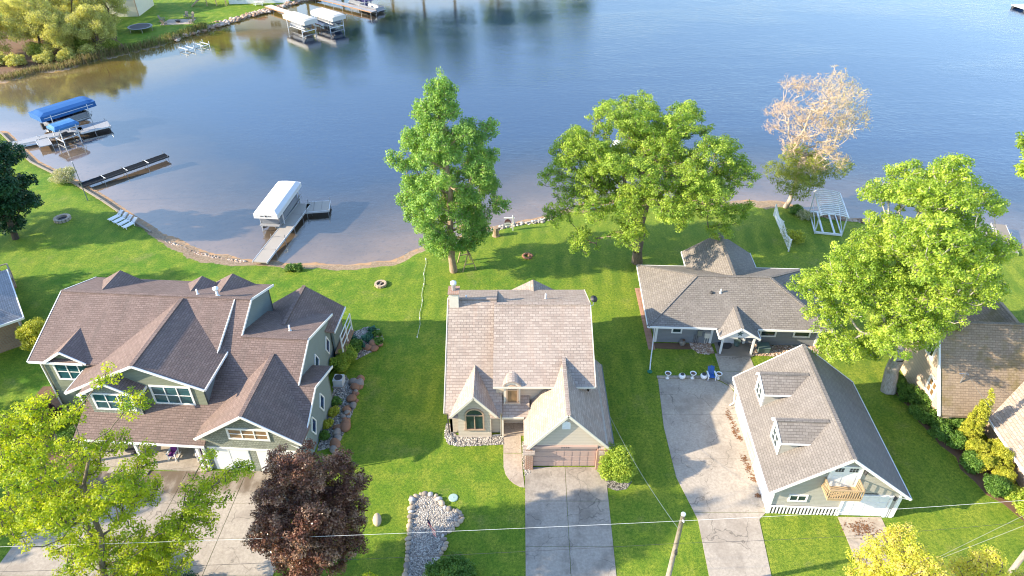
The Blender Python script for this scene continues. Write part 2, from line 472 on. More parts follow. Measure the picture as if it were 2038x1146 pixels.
def water_material():
    t = NT("lake_water")
    n1 = t.noise(t.pos((0.55, 1.0, 1)), 1.5, 3, 0.55)
    n2 = t.noise(t.pos((0.9, 1.2, 1)), 5.5, 2, 0.5)
    sx = t.n("ShaderNodeSeparateXYZ")
    t.l(t.pos(), sx.inputs[0])
    lee = t.mapr(sx.outputs[0], -75.0, 15.0, 0.16, 0.95)      # sheltered bay on the left, breeze on the open water
    calm = t.math('MULTIPLY', lee, t.mapr(t.noise(t.pos((0.4, 1, 1)), 0.05, 4), 0.38, 0.62, 0.6, 1.3))
    h = t.math('MULTIPLY', t.math('MULTIPLY_ADD', n2, 0.45, n1), calm)
    nb = t.bump(h, 0.5, 0.075)
    lw = t.n("ShaderNodeLayerWeight")          # Schlick reflectance, the same from above and below
    lw.inputs["Blend"].default_value = 0.5
    t.l(nb, lw.inputs["Normal"])
    refl = t.math('MULTIPLY_ADD', t.math('POWER', lw.outputs["Facing"], 2.4), 0.37, 0.14)
    gl = t.n("ShaderNodeBsdfGlossy")
    gl.inputs["Color"].default_value = (1, 1, 1, 1)
    gl.inputs["Roughness"].default_value = 0.025
    t.l(nb, gl.inputs["Normal"])
    tr = t.n("ShaderNodeBsdfTransparent")
    tr.inputs["Color"].default_value = (0.84, 0.88, 0.92, 1)
    mx = t.n("ShaderNodeMixShader")
    t.l(t.math('MINIMUM', refl, 1.0), mx.inputs[0])
    t.l(tr.outputs[0], mx.inputs[1])
    t.l(gl.outputs[0], mx.inputs[2])
    return t.done(mx)
M['water'] = water_material()

# ------------------------------------------------------------------ geometry helpers
def link(o, parent=None):
    COL.objects.link(o)
    if parent is not None:
        o.parent = parent
    return o

def tag(o, label=None, cat=None, group=None, kind=None):
    if label: o["label"] = label
    if cat: o["category"] = cat
    if group: o["group"] = group
    if kind: o["kind"] = kind
    return o

def thing(name, label, cat, loc=(0, 0, 0), rot=0.0, group=None):
    o = bpy.data.objects.new(name, None)
    o.empty_display_size = 0.3
    o.location = loc
    o.rotation_euler = (0, 0, R(rot))
    link(o)
    return tag(o, label, cat, group)

class MB:
    """collects faces and links them as one mesh object; every face gets metre-true UVs in its own plane"""
    def __init__(self):
        self.v, self.f, self.mi = [], [], []
    def add(self, vs, fs, mi=0):
        b = len(self.v)
        self.v += [tuple(x) for x in vs]
        self.f += [tuple(b + i for i in f) for f in fs]
        self.mi += [mi] * len(fs)
        return self
    def box(self, c, s, rz=0.0, mi=0):
        cx, cy, cz = c
        hx, hy, hz = s[0] / 2, s[1] / 2, s[2] / 2
        ca, sa = math.cos(R(rz)), math.sin(R(rz))
        vs = []
        for z in (-hz, hz):
            for x, y in ((-hx, -hy), (hx, -hy), (hx, hy), (-hx, hy)):
                vs.append((cx + x * ca - y * sa, cy + x * sa + y * ca, cz + z))
        return self.add(vs, [(3, 2, 1, 0), (4, 5, 6, 7), (0, 1, 5, 4), (1, 2, 6, 5), (2, 3, 7, 6), (3, 0, 4, 7)], mi)
    def beam(self, p0, p1, w, h, mi=0):
        p0, p1 = Vector(p0), Vector(p1)
        d = (p1 - p0).normalized()
        up = Vector((0, 0, 1)) if abs(d.z) < 0.98 else Vector((0, 1, 0))
        s = d.cross(up).normalized()
        u = s.cross(d).normalized()
        vs = []
        for p in (p0, p1):
            for a, b in ((-1, -1), (1, -1), (1, 1), (-1, 1)):
                vs.append(p + s * (a * w / 2) + u * (b * h / 2))
        return self.add(vs, [(0, 1, 2, 3), (7, 6, 5, 4), (0, 4, 5, 1), (1, 5, 6, 2), (2, 6, 7, 3), (3, 7, 4, 0)], mi)
    def tube(self, pts, r, n=6, mi=0):
        pts = [Vector(p) for p in pts]
        rs = r if isinstance(r, (list, tuple)) else [r] * len(pts)
        vs, fs = [], []
        for i, p in enumerate(pts):
            d = (pts[min(i + 1, len(pts) - 1)] - pts[max(i - 1, 0)]).normalized()
            up = Vector((0, 0, 1)) if abs(d.z) < 0.9 else Vector((0, 1, 0))
            s = d.cross(up).normalized()
            u = s.cross(d)
            for k in range(n):
                a = 2 * math.pi * k / n
                vs.append(p + (s * math.cos(a) + u * math.sin(a)) * rs[i])
        for i in range(len(pts) - 1):
            for k in range(n):
                fs.append((i * n + k, i * n + (k + 1) % n, (i + 1) * n + (k + 1) % n, (i + 1) * n + k))
        fs.append(tuple(range(n)))
        fs.append(tuple((len(pts) - 1) * n + k for k in reversed(range(n))))
        return self.add(vs, fs, mi)
    def slab(self, pts, ext, mi=0):
        """prism: polygon pts and a copy shifted by vector ext"""
        n = len(pts)
        e = Vector(ext)
        vs = [Vector(p) for p in pts] + [Vector(p) + e for p in pts]
        fs = [tuple(range(n)), tuple(reversed(range(n, 2 * n)))]
        for i in range(n):
            j = (i + 1) % n
            fs.append((j, i, n + i, n + j))
        return self.add(vs, fs, mi)
    def lathe(self, prof, n=14, c=(0, 0, 0), mi=0):
        vs, fs = [], []
        for r, z in prof:
            for k in range(n):
                a = 2 * math.pi * k / n
                vs.append((c[0] + r * math.cos(a), c[1] + r * math.sin(a), c[2] + z))
        for i in range(len(prof) - 1):
            for k in range(n):
                fs.append((i * n + k, i * n + (k + 1) % n, (i + 1) * n + (k + 1) % n, (i + 1) * n + k))
        fs.append(tuple(reversed(range(n))))
        fs.append(tuple((len(prof) - 1) * n + k for k in range(n)))
        return self.add(vs, fs, mi)
    def mesh(self, name, mats, smooth=False):
        me = bpy.data.meshes.new(name)
        me.from_pydata(self.v, [], self.f)
        for m in (mats if isinstance(mats, (list, tuple)) else [mats]):
            me.materials.append(M[m] if isinstance(m, str) else m)
        if any(self.mi):
            me.polygons.foreach_set("material_index", self.mi)
        uvl = me.uv_layers.new(name="UVMap")
        me.update()
        for p in me.polygons:
            nz = p.normal
            if abs(nz.z) > 0.985:
                tx, ty = Vector((1, 0, 0)), Vector((0, 1, 0))
            else:
                tx = Vector((0, 0, 1)).cross(nz).normalized()
                ty = nz.cross(tx)
            for li in p.loop_indices:
                co = me.vertices[me.loops[li].vertex_index].co
                uvl.data[li].uv = (co.dot(tx), co.dot(ty))
        if smooth:
            me.polygons.foreach_set("use_smooth", [True] * len(me.polygons))
        return me
    def build(self, name, mats, parent=None, smooth=False):
        o = bpy.data.objects.new(name, self.mesh(name, mats, smooth))
        return link(o, parent)

def obj(name, me, parent=None, loc=(0, 0, 0), rot=(0, 0, 0), scale=(1, 1, 1)):
    o = bpy.data.objects.new(name, me)
    o.location = loc
    o.rotation_euler = rot
    o.scale = scale
    return link(o, parent)

def copy_tree(o, parent=None):
    c = o.copy()
    COL.objects.link(c)
    c.parent = parent
    for ch in o.children:
        copy_tree(ch, c)
    return c

def np_mesh(name, verts, faces, mat, attr=None, smooth=False):
    """fast mesh from arrays; faces all the same size; attr = per-face float called tint"""
    me = bpy.data.meshes.new(name)
    nv, nf = len(verts), len(faces)
    k = faces.shape[1]
    me.vertices.add(nv)
    me.vertices.foreach_set("co", np.ascontiguousarray(verts, dtype=np.float32).ravel())
    me.loops.add(nf * k)
    me.loops.foreach_set("vertex_index", np.ascontiguousarray(faces, dtype=np.int32).ravel())
    me.polygons.add(nf)
    me.polygons.foreach_set("loop_start", np.arange(0, nf * k, k, dtype=np.int32))
    if attr is not None:
        a = me.attributes.new("tint", 'FLOAT', 'FACE')
        a.data.foreach_set("value", np.ascontiguousarray(attr, dtype=np.float32))
    me.materials.append(M[mat] if isinstance(mat, str) else mat)
    me.update(calc_edges=True)
    if smooth:
        me.polygons.foreach_set("use_smooth", np.ones(nf, dtype=bool))
    return me
# ------------------------------------------------------------------ terrain and lake
SOUTH = [(-260, 112), (-140, 108), (-95, 104), (-78.4, 100.6), (-68.1, 90.4), (-62.5, 86.5), (-58.3, 83.6), (-52.9, 79.4), (-47.7, 75.0), (-43.1, 71.4),
         (-38.2, 68.0), (-33.9, 65.9), (-29.1, 64.8), (-25, 64.2), (-20.5, 63.9), (-16.6, 63.9), (-12.8, 65.0), (-11.4, 66.6), (-9.7, 67.8),
         (-6.9, 69.0), (-4.1, 71.4), (-1.1, 72.6), (3.4, 74.0), (5.7, 75.8), (11.4, 77.0), (19.9, 78.3), (25.5, 77.9), (30.7, 78.6), (33.9, 78.6),
         (37.0, 75.9), (41.8, 74.0), (47.6, 73.3), (53.4, 72.4), (57.2, 68.6), (62, 66.5), (80, 64), (140, 58), (320, 44), (700, 20), (1400, 0)]
NORTH = [(1400, 620), (700, 520), (300, 420), (120, 330), (45, 262), (12, 216), (-14, 198), (-36, 189), (-51.6, 180), (-56.6, 171.5), (-60, 167.1),
         (-64.3, 159.3), (-68.5, 152.5), (-72, 145.4), (-76.7, 139.8), (-81.3, 134.9), (-83.2, 132.8), (-84.5, 129.9), (-89.4, 128.5), (-91.8, 123.2), (-112, 121), (-180, 132), (-260, 140)]
LAKE = np.array(SOUTH + NORTH, dtype=float)

def signed_shore(px, py):
    """metres inland (+) or out on the water (-)"""
    best = np.full(px.shape, 1e9)
    inside = np.zeros(px.shape, dtype=bool)
    n = len(LAKE)
    for i in range(n):
        ax, ay = LAKE[i]
        bx, by = LAKE[(i + 1) % n]
        dx, dy = bx - ax, by - ay
        t = np.clip(((px - ax) * dx + (py - ay) * dy) / (dx * dx + dy * dy), 0, 1)
        best = np.minimum(best, (px - ax - t * dx) ** 2 + (py - ay - t * dy) ** 2)
        if by != ay:
            c = ((ay > py) != (by > py)) & (px < (bx - ax) * (py - ay) / (by - ay) + ax)
            inside ^= c
    s = np.sqrt(best)
    return np.where(inside, -s, s)

WATER_Z = -0.38
def terrain_z(s, x, y):
    land = np.where(s > 0, -0.3 + 0.3 * np.clip(s / 0.9, 0, 1) ** 0.6, -0.3)
    bed = -0.3 - 0.075 * np.clip(-s, 0, 24)
    return np.where(s > 0, land, bed)

def axis(lo, hi, step, far_lo, far_hi):
    a = [lo]
    g = step
    while a[0] > far_lo:
        g *= 1.35
        a.insert(0, a[0] - g)
    b = list(np.arange(lo + step, hi, step))
    c = [b[-1]]
    g = step
    while c[-1] < far_hi:
        g *= 1.35
        c.append(c[-1] + g)
    return np.array(a + b + c[1:])

xs = axis(-132, 132, 0.7, -2600, 2600)
ys = axis(8, 205, 0.7, -1500, 4000)
GX, GY = np.meshgrid(xs, ys)
rn = np.random.default_rng(3)
wob = 0.35 * np.sin(GX * 1.1 + 0.6 * np.sin(GY * 0.9)) + 0.25 * np.sin(GX * 2.7 + GY * 1.9)
SD = signed_shore(GX, GY) + wob * 0.5
near_left = (GX < -43.5) & (GY < 110)
SD = np.where(near_left, signed_shore(GX, GY), SD)
GZ = terrain_z(SD, GX, GY)
BEACH = np.full(GX.shape, 0.12)
BEACH += 1.25 * np.exp(-(((GX + 35) / 6.0) ** 2)) * (GY < 80)
BEACH += 0.3 * np.exp(-(((GX + 17) / 9.0) ** 2)) * (GY < 80)
BEACH += 1.6 * np.exp(-(((GX - 32) / 2.6) ** 2 + ((GY - 77) / 4.0) ** 2))
BEACH += 2.2 * np.exp(-(((GX + 92) / 9.0) ** 2 + ((GY - 128) / 6.0) ** 2))
BEACH = np.where(near_left & (GX < -46), 0.0, BEACH)

nx, ny = len(xs), len(ys)
idx = np.arange(nx * ny).reshape(ny, nx)
quads = np.stack([idx[:-1, :-1], idx[:-1, 1:], idx[1:, 1:], idx[1:, :-1]], -1).reshape(-1, 4)
fs_max = np.max(SD.ravel()[quads], axis=1)
def sheet(name, mask, mat, label):
    q = quads[mask]
    used, inv = np.unique(q.ravel(), return_inverse=True)
    vs = np.stack([GX.ravel()[used], GY.ravel()[used], GZ.ravel()[used]], -1)
    me = np_mesh(name, vs, inv.reshape(-1, 4), mat, smooth=True)
    for an, arr in (("shore", SD), ("beach", BEACH)):
        a = me.attributes.new(an, 'FLOAT', 'POINT')
        a.data.foreach_set("value", np.ascontiguousarray(arr.ravel()[used], dtype=np.float32))
    return tag(obj(name, me), label, None, kind="structure")
sheet("lawn", fs_max > -0.4, 'lawn', "mown green lawn running down to the lake shore")
sheet("lake_bed", fs_max <= -0.4, 'bed', "sandy lake bed under the water")

water = MB()
water.add([(-2600, 40, WATER_Z), (2600, -40, WATER_Z), (2600, 4000, WATER_Z), (-2600, 4000, WATER_Z)], [(0, 1, 2, 3)])
tag(water.build("lake", 'water'), "calm blue lake water behind the houses", kind="structure")

# ------------------------------------------------------------------ paving
def paving(name, label, polys, mat, z=0.03, thick=0.12, edge=0.024, piece="slab"):
    root = bpy.data.objects.new(name, None)
    link(root)
    tag(root, label, kind="structure")
    for k, poly in enumerate(polys):
        c = Vector((sum(p[0] for p in poly) / len(poly), sum(p[1] for p in poly) / len(poly), 0))
        pts = []
        for x, y in poly:
            v = Vector((x, y, 0))
            d = (c - v).normalized() * edge
            pts.append((x + d.x, y + d.y, z + 0.002 * (k % 3)))
        if Vector(pts[1]).xy.to_3d().__sub__(Vector(pts[0]).xy.to_3d()).cross(Vector(pts[2]).xy.to_3d() - Vector(pts[1]).xy.to_3d()).z < 0:
            pts.reverse()
        MB().slab(pts, (0, 0, -thick)).build(piece, mat, root)
    return root

def lerp_rows(left, right, ybreaks, ncol):
    """slabs between two edge polylines (lists of (y, x) from far to near)"""
    def at(pl, y):
        for (y0, x0), (y1, x1) in zip(pl, pl[1:]):
            if y1 <= y <= y0:
                return x0 + (x1 - x0) * (y0 - y) / (y0 - y1)
        return pl[-1][1] if y < pl[-1][0] else pl[0][1]
    out = []
    for ya, yb in zip(ybreaks, ybreaks[1:]):
        for c in range(ncol):
            f0, f1 = c / ncol, (c + 1) / ncol
            def X(y, f): return at(left, y) * (1 - f) + at(right, y) * f
            mids = [y for (y, _) in left[1:-1] + right[1:-1] if yb < y < ya]
            mids = sorted(set(mids), reverse=True)
            poly = [(X(ya, f0), ya)] + [(X(y, f0), y) for y in mids] + [(X(yb, f0), yb), (X(yb, f1), yb)] + [(X(y, f1), y) for y in reversed(mids)] + [(X(ya, f1), ya)]
            out.append(poly)
    return out

paving("driveway", "two lane concrete driveway running up to the mauve garage door",
       lerp_rows([(36.0, 1.0), (20, 0.85)], [(36.0, 7.3), (20, 6.9)], [36.0, 32.8, 29.0, 25.0, 21.0, 16.0], 2), 'concrete')
paving("driveway", "wide concrete driveway in front of the sage green house",
       lerp_rows([(35.6, -34.5), (18, -36)], [(35.6, -16.0), (24, -16.2), (18, -16.5)], [35.6, 32.6, 29.6, 26.8, 23.5, 19.0], 4), 'concrete_left')
paving("driveway", "long pale concrete driveway beside the grey garage",
       lerp_rows([(46.0, 13.1), (40.2, 12.6), (35.0, 12.65), (31.2, 13.5), (26.8, 13.3), (16, 13.0)],
                 [(46.0, 18.2), (45.0, 19.3), (42.5, 20.1), (40.0, 19.9), (34.5, 19.2), (31.75, 18.6), (31.2, 18.0), (26.8, 17.55), (16, 17.3)],
                 [46.0, 41.6, 36.8, 31.8, 26.4, 21.0, 16.0], 1), 'concrete_pale')
paving("driveway", "short stained concrete apron before the white garage door",
       lerp_rows([(31.45, 23.75), (18, 23.5)], [(31.4, 26.95), (18, 26.5)], [31.42, 29.6, 26.0, 21.0, 17.0], 1), 'concrete_warm')
paving("walkway", "concrete walk from the ranch house porch to the driveway",
       [[(19.0, 49.4), (22.25, 49.3), (22.2, 46.9), (18.95, 47.0)], [(18.95, 46.98), (22.2, 46.88), (22.1, 43.2), (20.3, 43.0), (19.6, 45.0), (18.75, 46.1)]], 'concrete_pale', z=0.026)
paving("walkway", "curved warm toned concrete walk to the porch between bay and garage",
       [[(-0.72, 39.6), (0.72, 39.6), (0.78, 37.4), (-0.7, 37.4)],
        [(-0.7, 37.38), (0.78, 37.38), (0.82, 36.0), (0.97, 34.02), (0.62, 34.08), (0.18, 34.35), (-0.22, 34.75), (-0.52, 35.3), (-0.68, 36.0)]], 'concrete_warm', z=0.026)
# dark curved kerb between driveway and walk
kerb = MB()
kp = [(13.05, 46.16), (18.1, 46.16), (18.7, 45.9), (19.25, 45.35), (19.75, 44.4), (20.1, 43.3), (20.2, 42.4)]
for a, b in zip(kp, kp[1:]):
    kerb.beam((a[0], a[1], 0.06), (b[0], b[1], 0.06), 0.26, 0.12)
tag(kerb.build("kerb", 'concrete'), "dark curved concrete kerb at the head of the driveway", kind="structure")
# brick path beside the ranch house: real pavers
path = bpy.data.objects.new("brick_path", None)
link(path)
tag(path, "narrow terracotta paver path along the ranch house wall", kind="structure")
pm = MB().box((0, 0, 0), (0.3, 0.48, 0.1)).mesh("paver", 'paver')
rr = random.Random(5)
for i in range(19):
    for j in range(2):
        obj("paver", pm, path, (13.05 + 0.33 * j + 0.006 * i, 50.2 + 0.52 * i, 0.0 + rr.uniform(-0.008, 0.012)), (0, 0, rr.uniform(-0.02, 0.02)))

# beds of soil, gravel and cobbles: low pads with real stones on them
def pad(name, poly, mat, z=0.015, label=None, kind="structure"):
    pts = [(x, y, z) for x, y in poly]
    a = sum(pts[i][0] * pts[(i + 1) % len(pts)][1] - pts[(i + 1) % len(pts)][0] * pts[i][1] for i in range(len(pts)))
    if a < 0:
        pts.reverse()
    return tag(MB().slab(pts, (0, 0, -0.1)).build(name, mat), label, kind=kind)

def in_poly(x, y, poly):
    c = False
    for i in range(len(poly)):
        x0, y0 = poly[i]
        x1, y1 = poly[i - 1]
        if (y0 > y) != (y1 > y) and x < (x1 - x0) * (y - y0) / (y1 - y0) + x0:
            c = not c
    return c

def pebbles(name, poly, count, size, mat, seed, z=0.02, label=None):
    """real stones, too many and too small to count: one object"""
    rg = np.random.default_rng(seed)
    xs_ = [p[0] for p in poly]
    ys_ = [p[1] for p in poly]
    base = np.array([(1, 0, 0), (0, 1, 0), (-1, 0, 0), (0, -1, 0), (0, 0, 0.8), (0.6, 0.6, 0.45), (-0.6, 0.6, 0.45), (-0.6, -0.6, 0.45), (0.6, -0.6, 0.45)], dtype=float)
    tri = np.array([(4, 5, 6), (4, 6, 7), (4, 7, 8), (4, 8, 5), (0, 1, 5), (1, 6, 5), (1, 2, 6), (2, 7, 6), (2, 3, 7), (3, 8, 7), (3, 0, 8), (0, 5, 8)])
    V, F_, T = [], [], []
    k = 0
    while k < count:
        x, y = rg.uniform(min(xs_), max(xs_)), rg.uniform(min(ys_), max(ys_))
        if not in_poly(x, y, poly):
            k += 0.02
            continue
        s = size * rg.uniform(0.6, 1.5)
        a = rg.uniform(0, 6.28)
        b = base * np.array([s, s * rg.uniform(0.6, 1.0), s * rg.uniform(0.5, 0.9)]) * rg.uniform(0.85, 1.15, (9, 1))
        ca, sa = math.cos(a), math.sin(a)
        q = np.stack([b[:, 0] * ca - b[:, 1] * sa + x, b[:, 0] * sa + b[:, 1] * ca + y, b[:, 2] + z], -1)
        F_.append(tri + 9 * len(V))
        V.append(q)
        T.append(np.full(12, rg.uniform(0, 1)))
        k += 1
    me = np_mesh(name, np.concatenate(V), np.concatenate(F_), mat, np.concatenate(T))
    return tag(obj(name, me), label, kind="stuff")

BED = [(-7.49, 33.05), (-6.9, 33.4), (-6.39, 33.45), (-5.61, 33.2), (-4.97, 32.2), (-3.84, 31.85), (-3.6, 31.2), (-4.29, 30.3), (-4.98, 29.9), (-4.56, 29.1), (-4.86, 28.5),
       (-5.4, 27.4), (-5.9, 26.2), (-7.3, 25.6), (-7.2, 27.4), (-7.34, 29.3), (-7.42, 31.8)]
pad("gravel_bed", BED, 'gravel', 0.03, "pale gravel island bed in the front lawn")
pebbles("gravel", BED, 6000, 0.058, 'pebble_var', 1, 0.03, "loose pale gravel filling the flag bed")
BAYBED = [(-5.5, 40.6), (-5.55, 39.2), (-5.2, 38.35), (-4.4, 38.1), (-0.72, 38.3), (-0.72, 39.3), (-1.6, 39.25), (-4.6, 39.25), (-5.1, 40.6)]
pad("gravel_bed", BAYBED, 'gravel', 0.02, "pebble strip around the bay window")
pebbles("gravel", BAYBED, 900, 0.07, 'pebble_var', 2, 0.02, "loose pebbles below the bay window")
GARBED = [(0.84, 38.6), (0.84, 36.3), (1.0, 35.2), (1.45, 35.4), (1.4, 36.3), (1.2, 38.6)]
pad("gravel_bed", GARBED, 'gravel', 0.022, "narrow pebble strip beside the brick garage pier")
pebbles("gravel", GARBED, 260, 0.06, 'pebble_var', 3, 0.022, "loose pebbles beside the brick garage pier")
RANCH1 = [(17.0, 50.9), (18.95, 50.85), (18.95, 49.5), (18.3, 49.25), (17.5, 49.5), (17.0, 50.1)]
RANCH2 = [(22.35, 50.7), (28.9, 50.35), (29.0, 49.4), (27.6, 48.9), (25.0, 49.0), (22.35, 49.15)]
for q, s_, c_, l_ in ((RANCH1, 5, 420, "tan cobble patch left of the ranch porch"), (RANCH2, 6, 1300, "tan cobble bed right of the ranch porch")):
    pad("cobble_bed", q, 'cobble', 0.02, l_)
    pebbles("cobbles", q, c_, 0.1, 'cobble_var', s_, 0.02, "loose round cobbles on the " + l_)
pad("soil_strip", [(13.6, 50.95), (17.0, 50.85), (17.0, 50.0), (15.5, 50.0), (13.4, 50.15)], 'soil', 0.018, "bare soil strip under the ranch house wall")
pad("soil_bed", [(34.0, 45.8), (35.6, 45.5), (36.0, 41.0), (37.8, 39.0), (38.6, 34.0), (38.4, 30.6), (37.2, 31.0), (36.5, 32.6), (35.7, 33.4), (35.5, 34.6), (35.0, 35.8), (35.3, 37.0), (34.6, 38.3), (34.5, 39.4), (34.1, 40.8), (34.3, 42.0), (33.7, 43.4), (33.6, 44.8)], 'soil', 0.018, "mulched planting bed along the brown house")
pad("soil_bed", [(-41.6, 45.0), (-38.8, 45.0), (-38.0, 39.6), (-33.5, 37.5), (-33.8, 35.5), (-39.0, 36.8), (-42.0, 40.0)], 'soil', 0.018, "mulched bed at the corner of the sage green house")
ROCKERY = [(-16.0, 48.6), (-15.7, 52.4), (-14.2, 53.4), (-13.0, 53.0), (-12.3, 51.4), (-12.9, 49.9), (-14.4, 48.6)]
pad("gravel_bed", ROCKERY, 'gravel', 0.02, "pale gravel planting bed at the far corner of the sage house")
pebbles("gravel", ROCKERY, 900, 0.08, 'pebble_var', 8, 0.02, "loose gravel in the hosta bed")
SIDEBED = [(-15.75, 46.4), (-15.0, 46.4), (-13.9, 44.6), (-13.5, 42.6), (-13.7, 40.2), (-14.1, 38.2), (-15.6, 37.6), (-15.8, 42)]
pad("gravel_bed", SIDEBED, 'gravel', 0.02, "gravel strip along the side of the sage house")
pebbles("gravel", SIDEBED, 1200, 0.08, 'pebble_var', 9, 0.02, "loose gravel along the side of the sage house")
pad("soil_bed", [(7.1, 34.8), (7.2, 34.1), (7.9, 33.75), (8.7, 33.9), (9.2, 34.6), (8.9, 35.6), (7.5, 35.6)], 'gravel', 0.018, "round pebble collar under the clipped bush")
pad("bank_soil", [(-112, 122.5), (-97, 124.4), (-91.9, 124.0), (-89.2, 129.0), (-84.5, 130.6), (-83.0, 133.4), (-80.6, 136.0), (-77.2, 140.4), (-78.6, 143.5), (-82.0, 147.5), (-86.0, 156.0), (-98, 160), (-118, 160)], 'soil', 0.02, "brown leaf strewn bank under the willows")
# ------------------------------------------------------------------ house builders
def poly_n(pts):
    n = Vector((0, 0, 0))
    for i in range(len(pts)):
        a, b = Vector(pts[i]), Vector(pts[(i + 1) % len(pts)])
        n += Vector(((a.y - b.y) * (a.z + b.z), (a.z - b.z) * (a.x + b.x), (a.x - b.x) * (a.y + b.y)))
    return n.normalized()

def roof(h, pts, mat, t=0.16, name="roof_slope"):
    if poly_n(pts).z < 0:
        pts = list(reversed(pts))
    return MB().slab(pts, (0, 0, -t)).build(name, mat, h)

def wall(h, pts, mat, out, t=0.2, name="wall"):
    o = Vector(out).normalized()
    if poly_n(pts).dot(o) < 0:
        pts = list(reversed(pts))
    return MB().slab(pts, -o * t).build(name, mat, h)

def trim(h, p0, p1, w=0.07, hh=0.2, mat='white', name="fascia", dz=-0.07):
    return MB().beam((p0[0], p0[1], p0[2] + dz), (p1[0], p1[1], p1[2] + dz), w, hh).build(name, mat, h)

def cap(h, p0, p1, mat):
    """ridge cap shingles"""
    return MB().beam((p0[0], p0[1], p0[2] + 0.015), (p1[0], p1[1], p1[2] + 0.015), 0.3, 0.05).build("ridge_cap", mat, h)

def window(h, c, ux, nrm, w, hh, cols=1, rows=1, frame='white', glass='glass', fw=0.1, lab=None):
    """c = centre on the wall face, ux = along the wall, nrm = outwards"""
    c, ux, nz = Vector(c), Vector(ux).normalized(), Vector(nrm).normalized()
    up = Vector((0, 0, 1)) if abs(nz.z) < 0.9 else Vector((0, 1, 0))
    def P(a, b, o): return c + ux * a + up * b + nz * o
    fr = MB()
    def bar(a0, a1, b0, b1, o=0.075):
        pts = [P(a0, b0, o), P(a1, b0, o), P(a1, b1, o), P(a0, b1, o)]
        if poly_n(pts).dot(nz) < 0:
            pts.reverse()
        fr.slab(pts, -nz * (o - 0.004))
    W, H_ = w / 2, hh / 2
    bar(-W, W, -H_, -H_ + fw); bar(-W, W, H_ - fw, H_)
    bar(-W, -W + fw, -H_ + fw, H_ - fw); bar(W - fw, W, -H_ + fw, H_ - fw)
    iw, ih = w - 2 * fw, hh - 2 * fw
    m = fw * 0.55
    for k in range(1, cols):
        a = -iw / 2 + iw * k / cols
        bar(a - m / 2, a + m / 2, -ih / 2, ih / 2, 0.07)
    for k in range(1, rows):
        b = -ih / 2 + ih * k / rows
        for q in range(cols):
            a0 = -iw / 2 + iw * q / cols + (m / 2 if q else 0)
            a1 = -iw / 2 + iw * (q + 1) / cols - (m / 2 if q < cols - 1 else 0)
            bar(a0, a1, b - m / 3, b + m / 3, 0.066)
    fo = fr.build("window", frame, h)
    if lab: fo["label"] = lab
    for k in range(cols):
        for r_ in range(rows):
            a0, a1 = -iw / 2 + iw * k / cols + 0.004, -iw / 2 + iw * (k + 1) / cols - 0.004
            b0, b1 = -ih / 2 + ih * r_ / rows + 0.004, -ih / 2 + ih * (r_ + 1) / rows - 0.004
            pts = [P(a0, b0, 0.03), P(a1, b0, 0.03), P(a1, b1, 0.03), P(a0, b1, 0.03)]
            if poly_n(pts).dot(nz) < 0:
                pts.reverse()
            MB().slab(pts, -nz * 0.024).build("pane", glass, fo)
    return fo

def diamond(h, c, ux, nrm, w, hh):
    c, ux, nz = Vector(c), Vector(ux), Vector(nrm)
    up = Vector((0, 0, 1))
    def P(a, b, o): return c + ux * a + up * b + nz * o
    fr = MB()
    k = [(0, -hh / 2), (w / 2, 0), (0, hh / 2), (-w / 2, 0)]
    for i in range(4):
        a, b = k[i], k[(i + 1) % 4]
        fr.beam(P(*a, 0.04), P(*b, 0.04), 0.09, 0.1)
    fo = fr.build("window", 'white', h)
    pts = [P(x * 0.93, y * 0.93, 0.03) for x, y in k]
    if poly_n(pts).dot(nz) < 0:
        pts.reverse()
    MB().slab(pts, -nz * 0.024).build("pane", 'glassblue', fo)

def garage_door(h, c0, ux, nrm, w, hh, rows, cols, mat):
    """c0 = bottom centre on the wall; raised panels"""
    c0, ux, nz = Vector(c0), Vector(ux), Vector(nrm)
    def P(a, b, o): return c0 + ux * a + Vector((0, 0, b)) + nz * o
    def q(mb, a0, a1, b0, b1, o, dep):
        pts = [P(a0, b0, o), P(a1, b0, o), P(a1, b1, o), P(a0, b1, o)]
        if poly_n(pts).dot(nz) < 0:
            pts.reverse()
        mb.slab(pts, -nz * dep)
    root = MB()
    q(root, -w / 2, w / 2, 0.02, hh, 0.02, 0.016)
    d = root.build("garage_door", mat, h)
    for r_ in range(rows):
        for k in range(cols):
            p = MB()
            a0 = -w / 2 + w * k / cols
            b0 = 0.02 + (hh - 0.02) * r_ / rows
            q(p, a0 + 0.05, a0 + w / cols - 0.05, b0 + 0.05, b0 + (hh - 0.02) / rows - 0.05, 0.042, 0.02)
            p.build("panel", mat, d)
    return d

def vent_pipe(h, p, hh=0.5, r=0.07, cap_r=0.0):
    m = MB().lathe([(r * 2.2, -0.15), (r * 2.0, 0.06), (r, 0.1), (r, hh), (r * 0.7, hh)], 10, p)
    o = m.build("vent_pipe", 'white', h, True)
    if cap_r:
        MB().lathe([(cap_r * 0.4, hh - 0.1), (cap_r, hh), (cap_r, hh + 0.14), (cap_r * 0.3, hh + 0.22)], 12, p).build("vent_cap", 'white', o, True)
    return o

def downspout(h, pts, mat='white'):
    return MB().tube(pts, 0.06, 5).build("downspout", mat, h)

# ================================================================== sage green house (left)
A = thing("shingled_house", "large sage green house with brown shingle roofs, cross gables and a front porch", "house", (-23.45, 35.88, 0), -4)
RF = 'taupe_roof'
def zQ(y): return 3.05 + 0.5 * (y + 0.4)
def zA(y): return 8.62 - 0.4 * (10.7 - y)
def q(x, y): return (x, y, zQ(y))
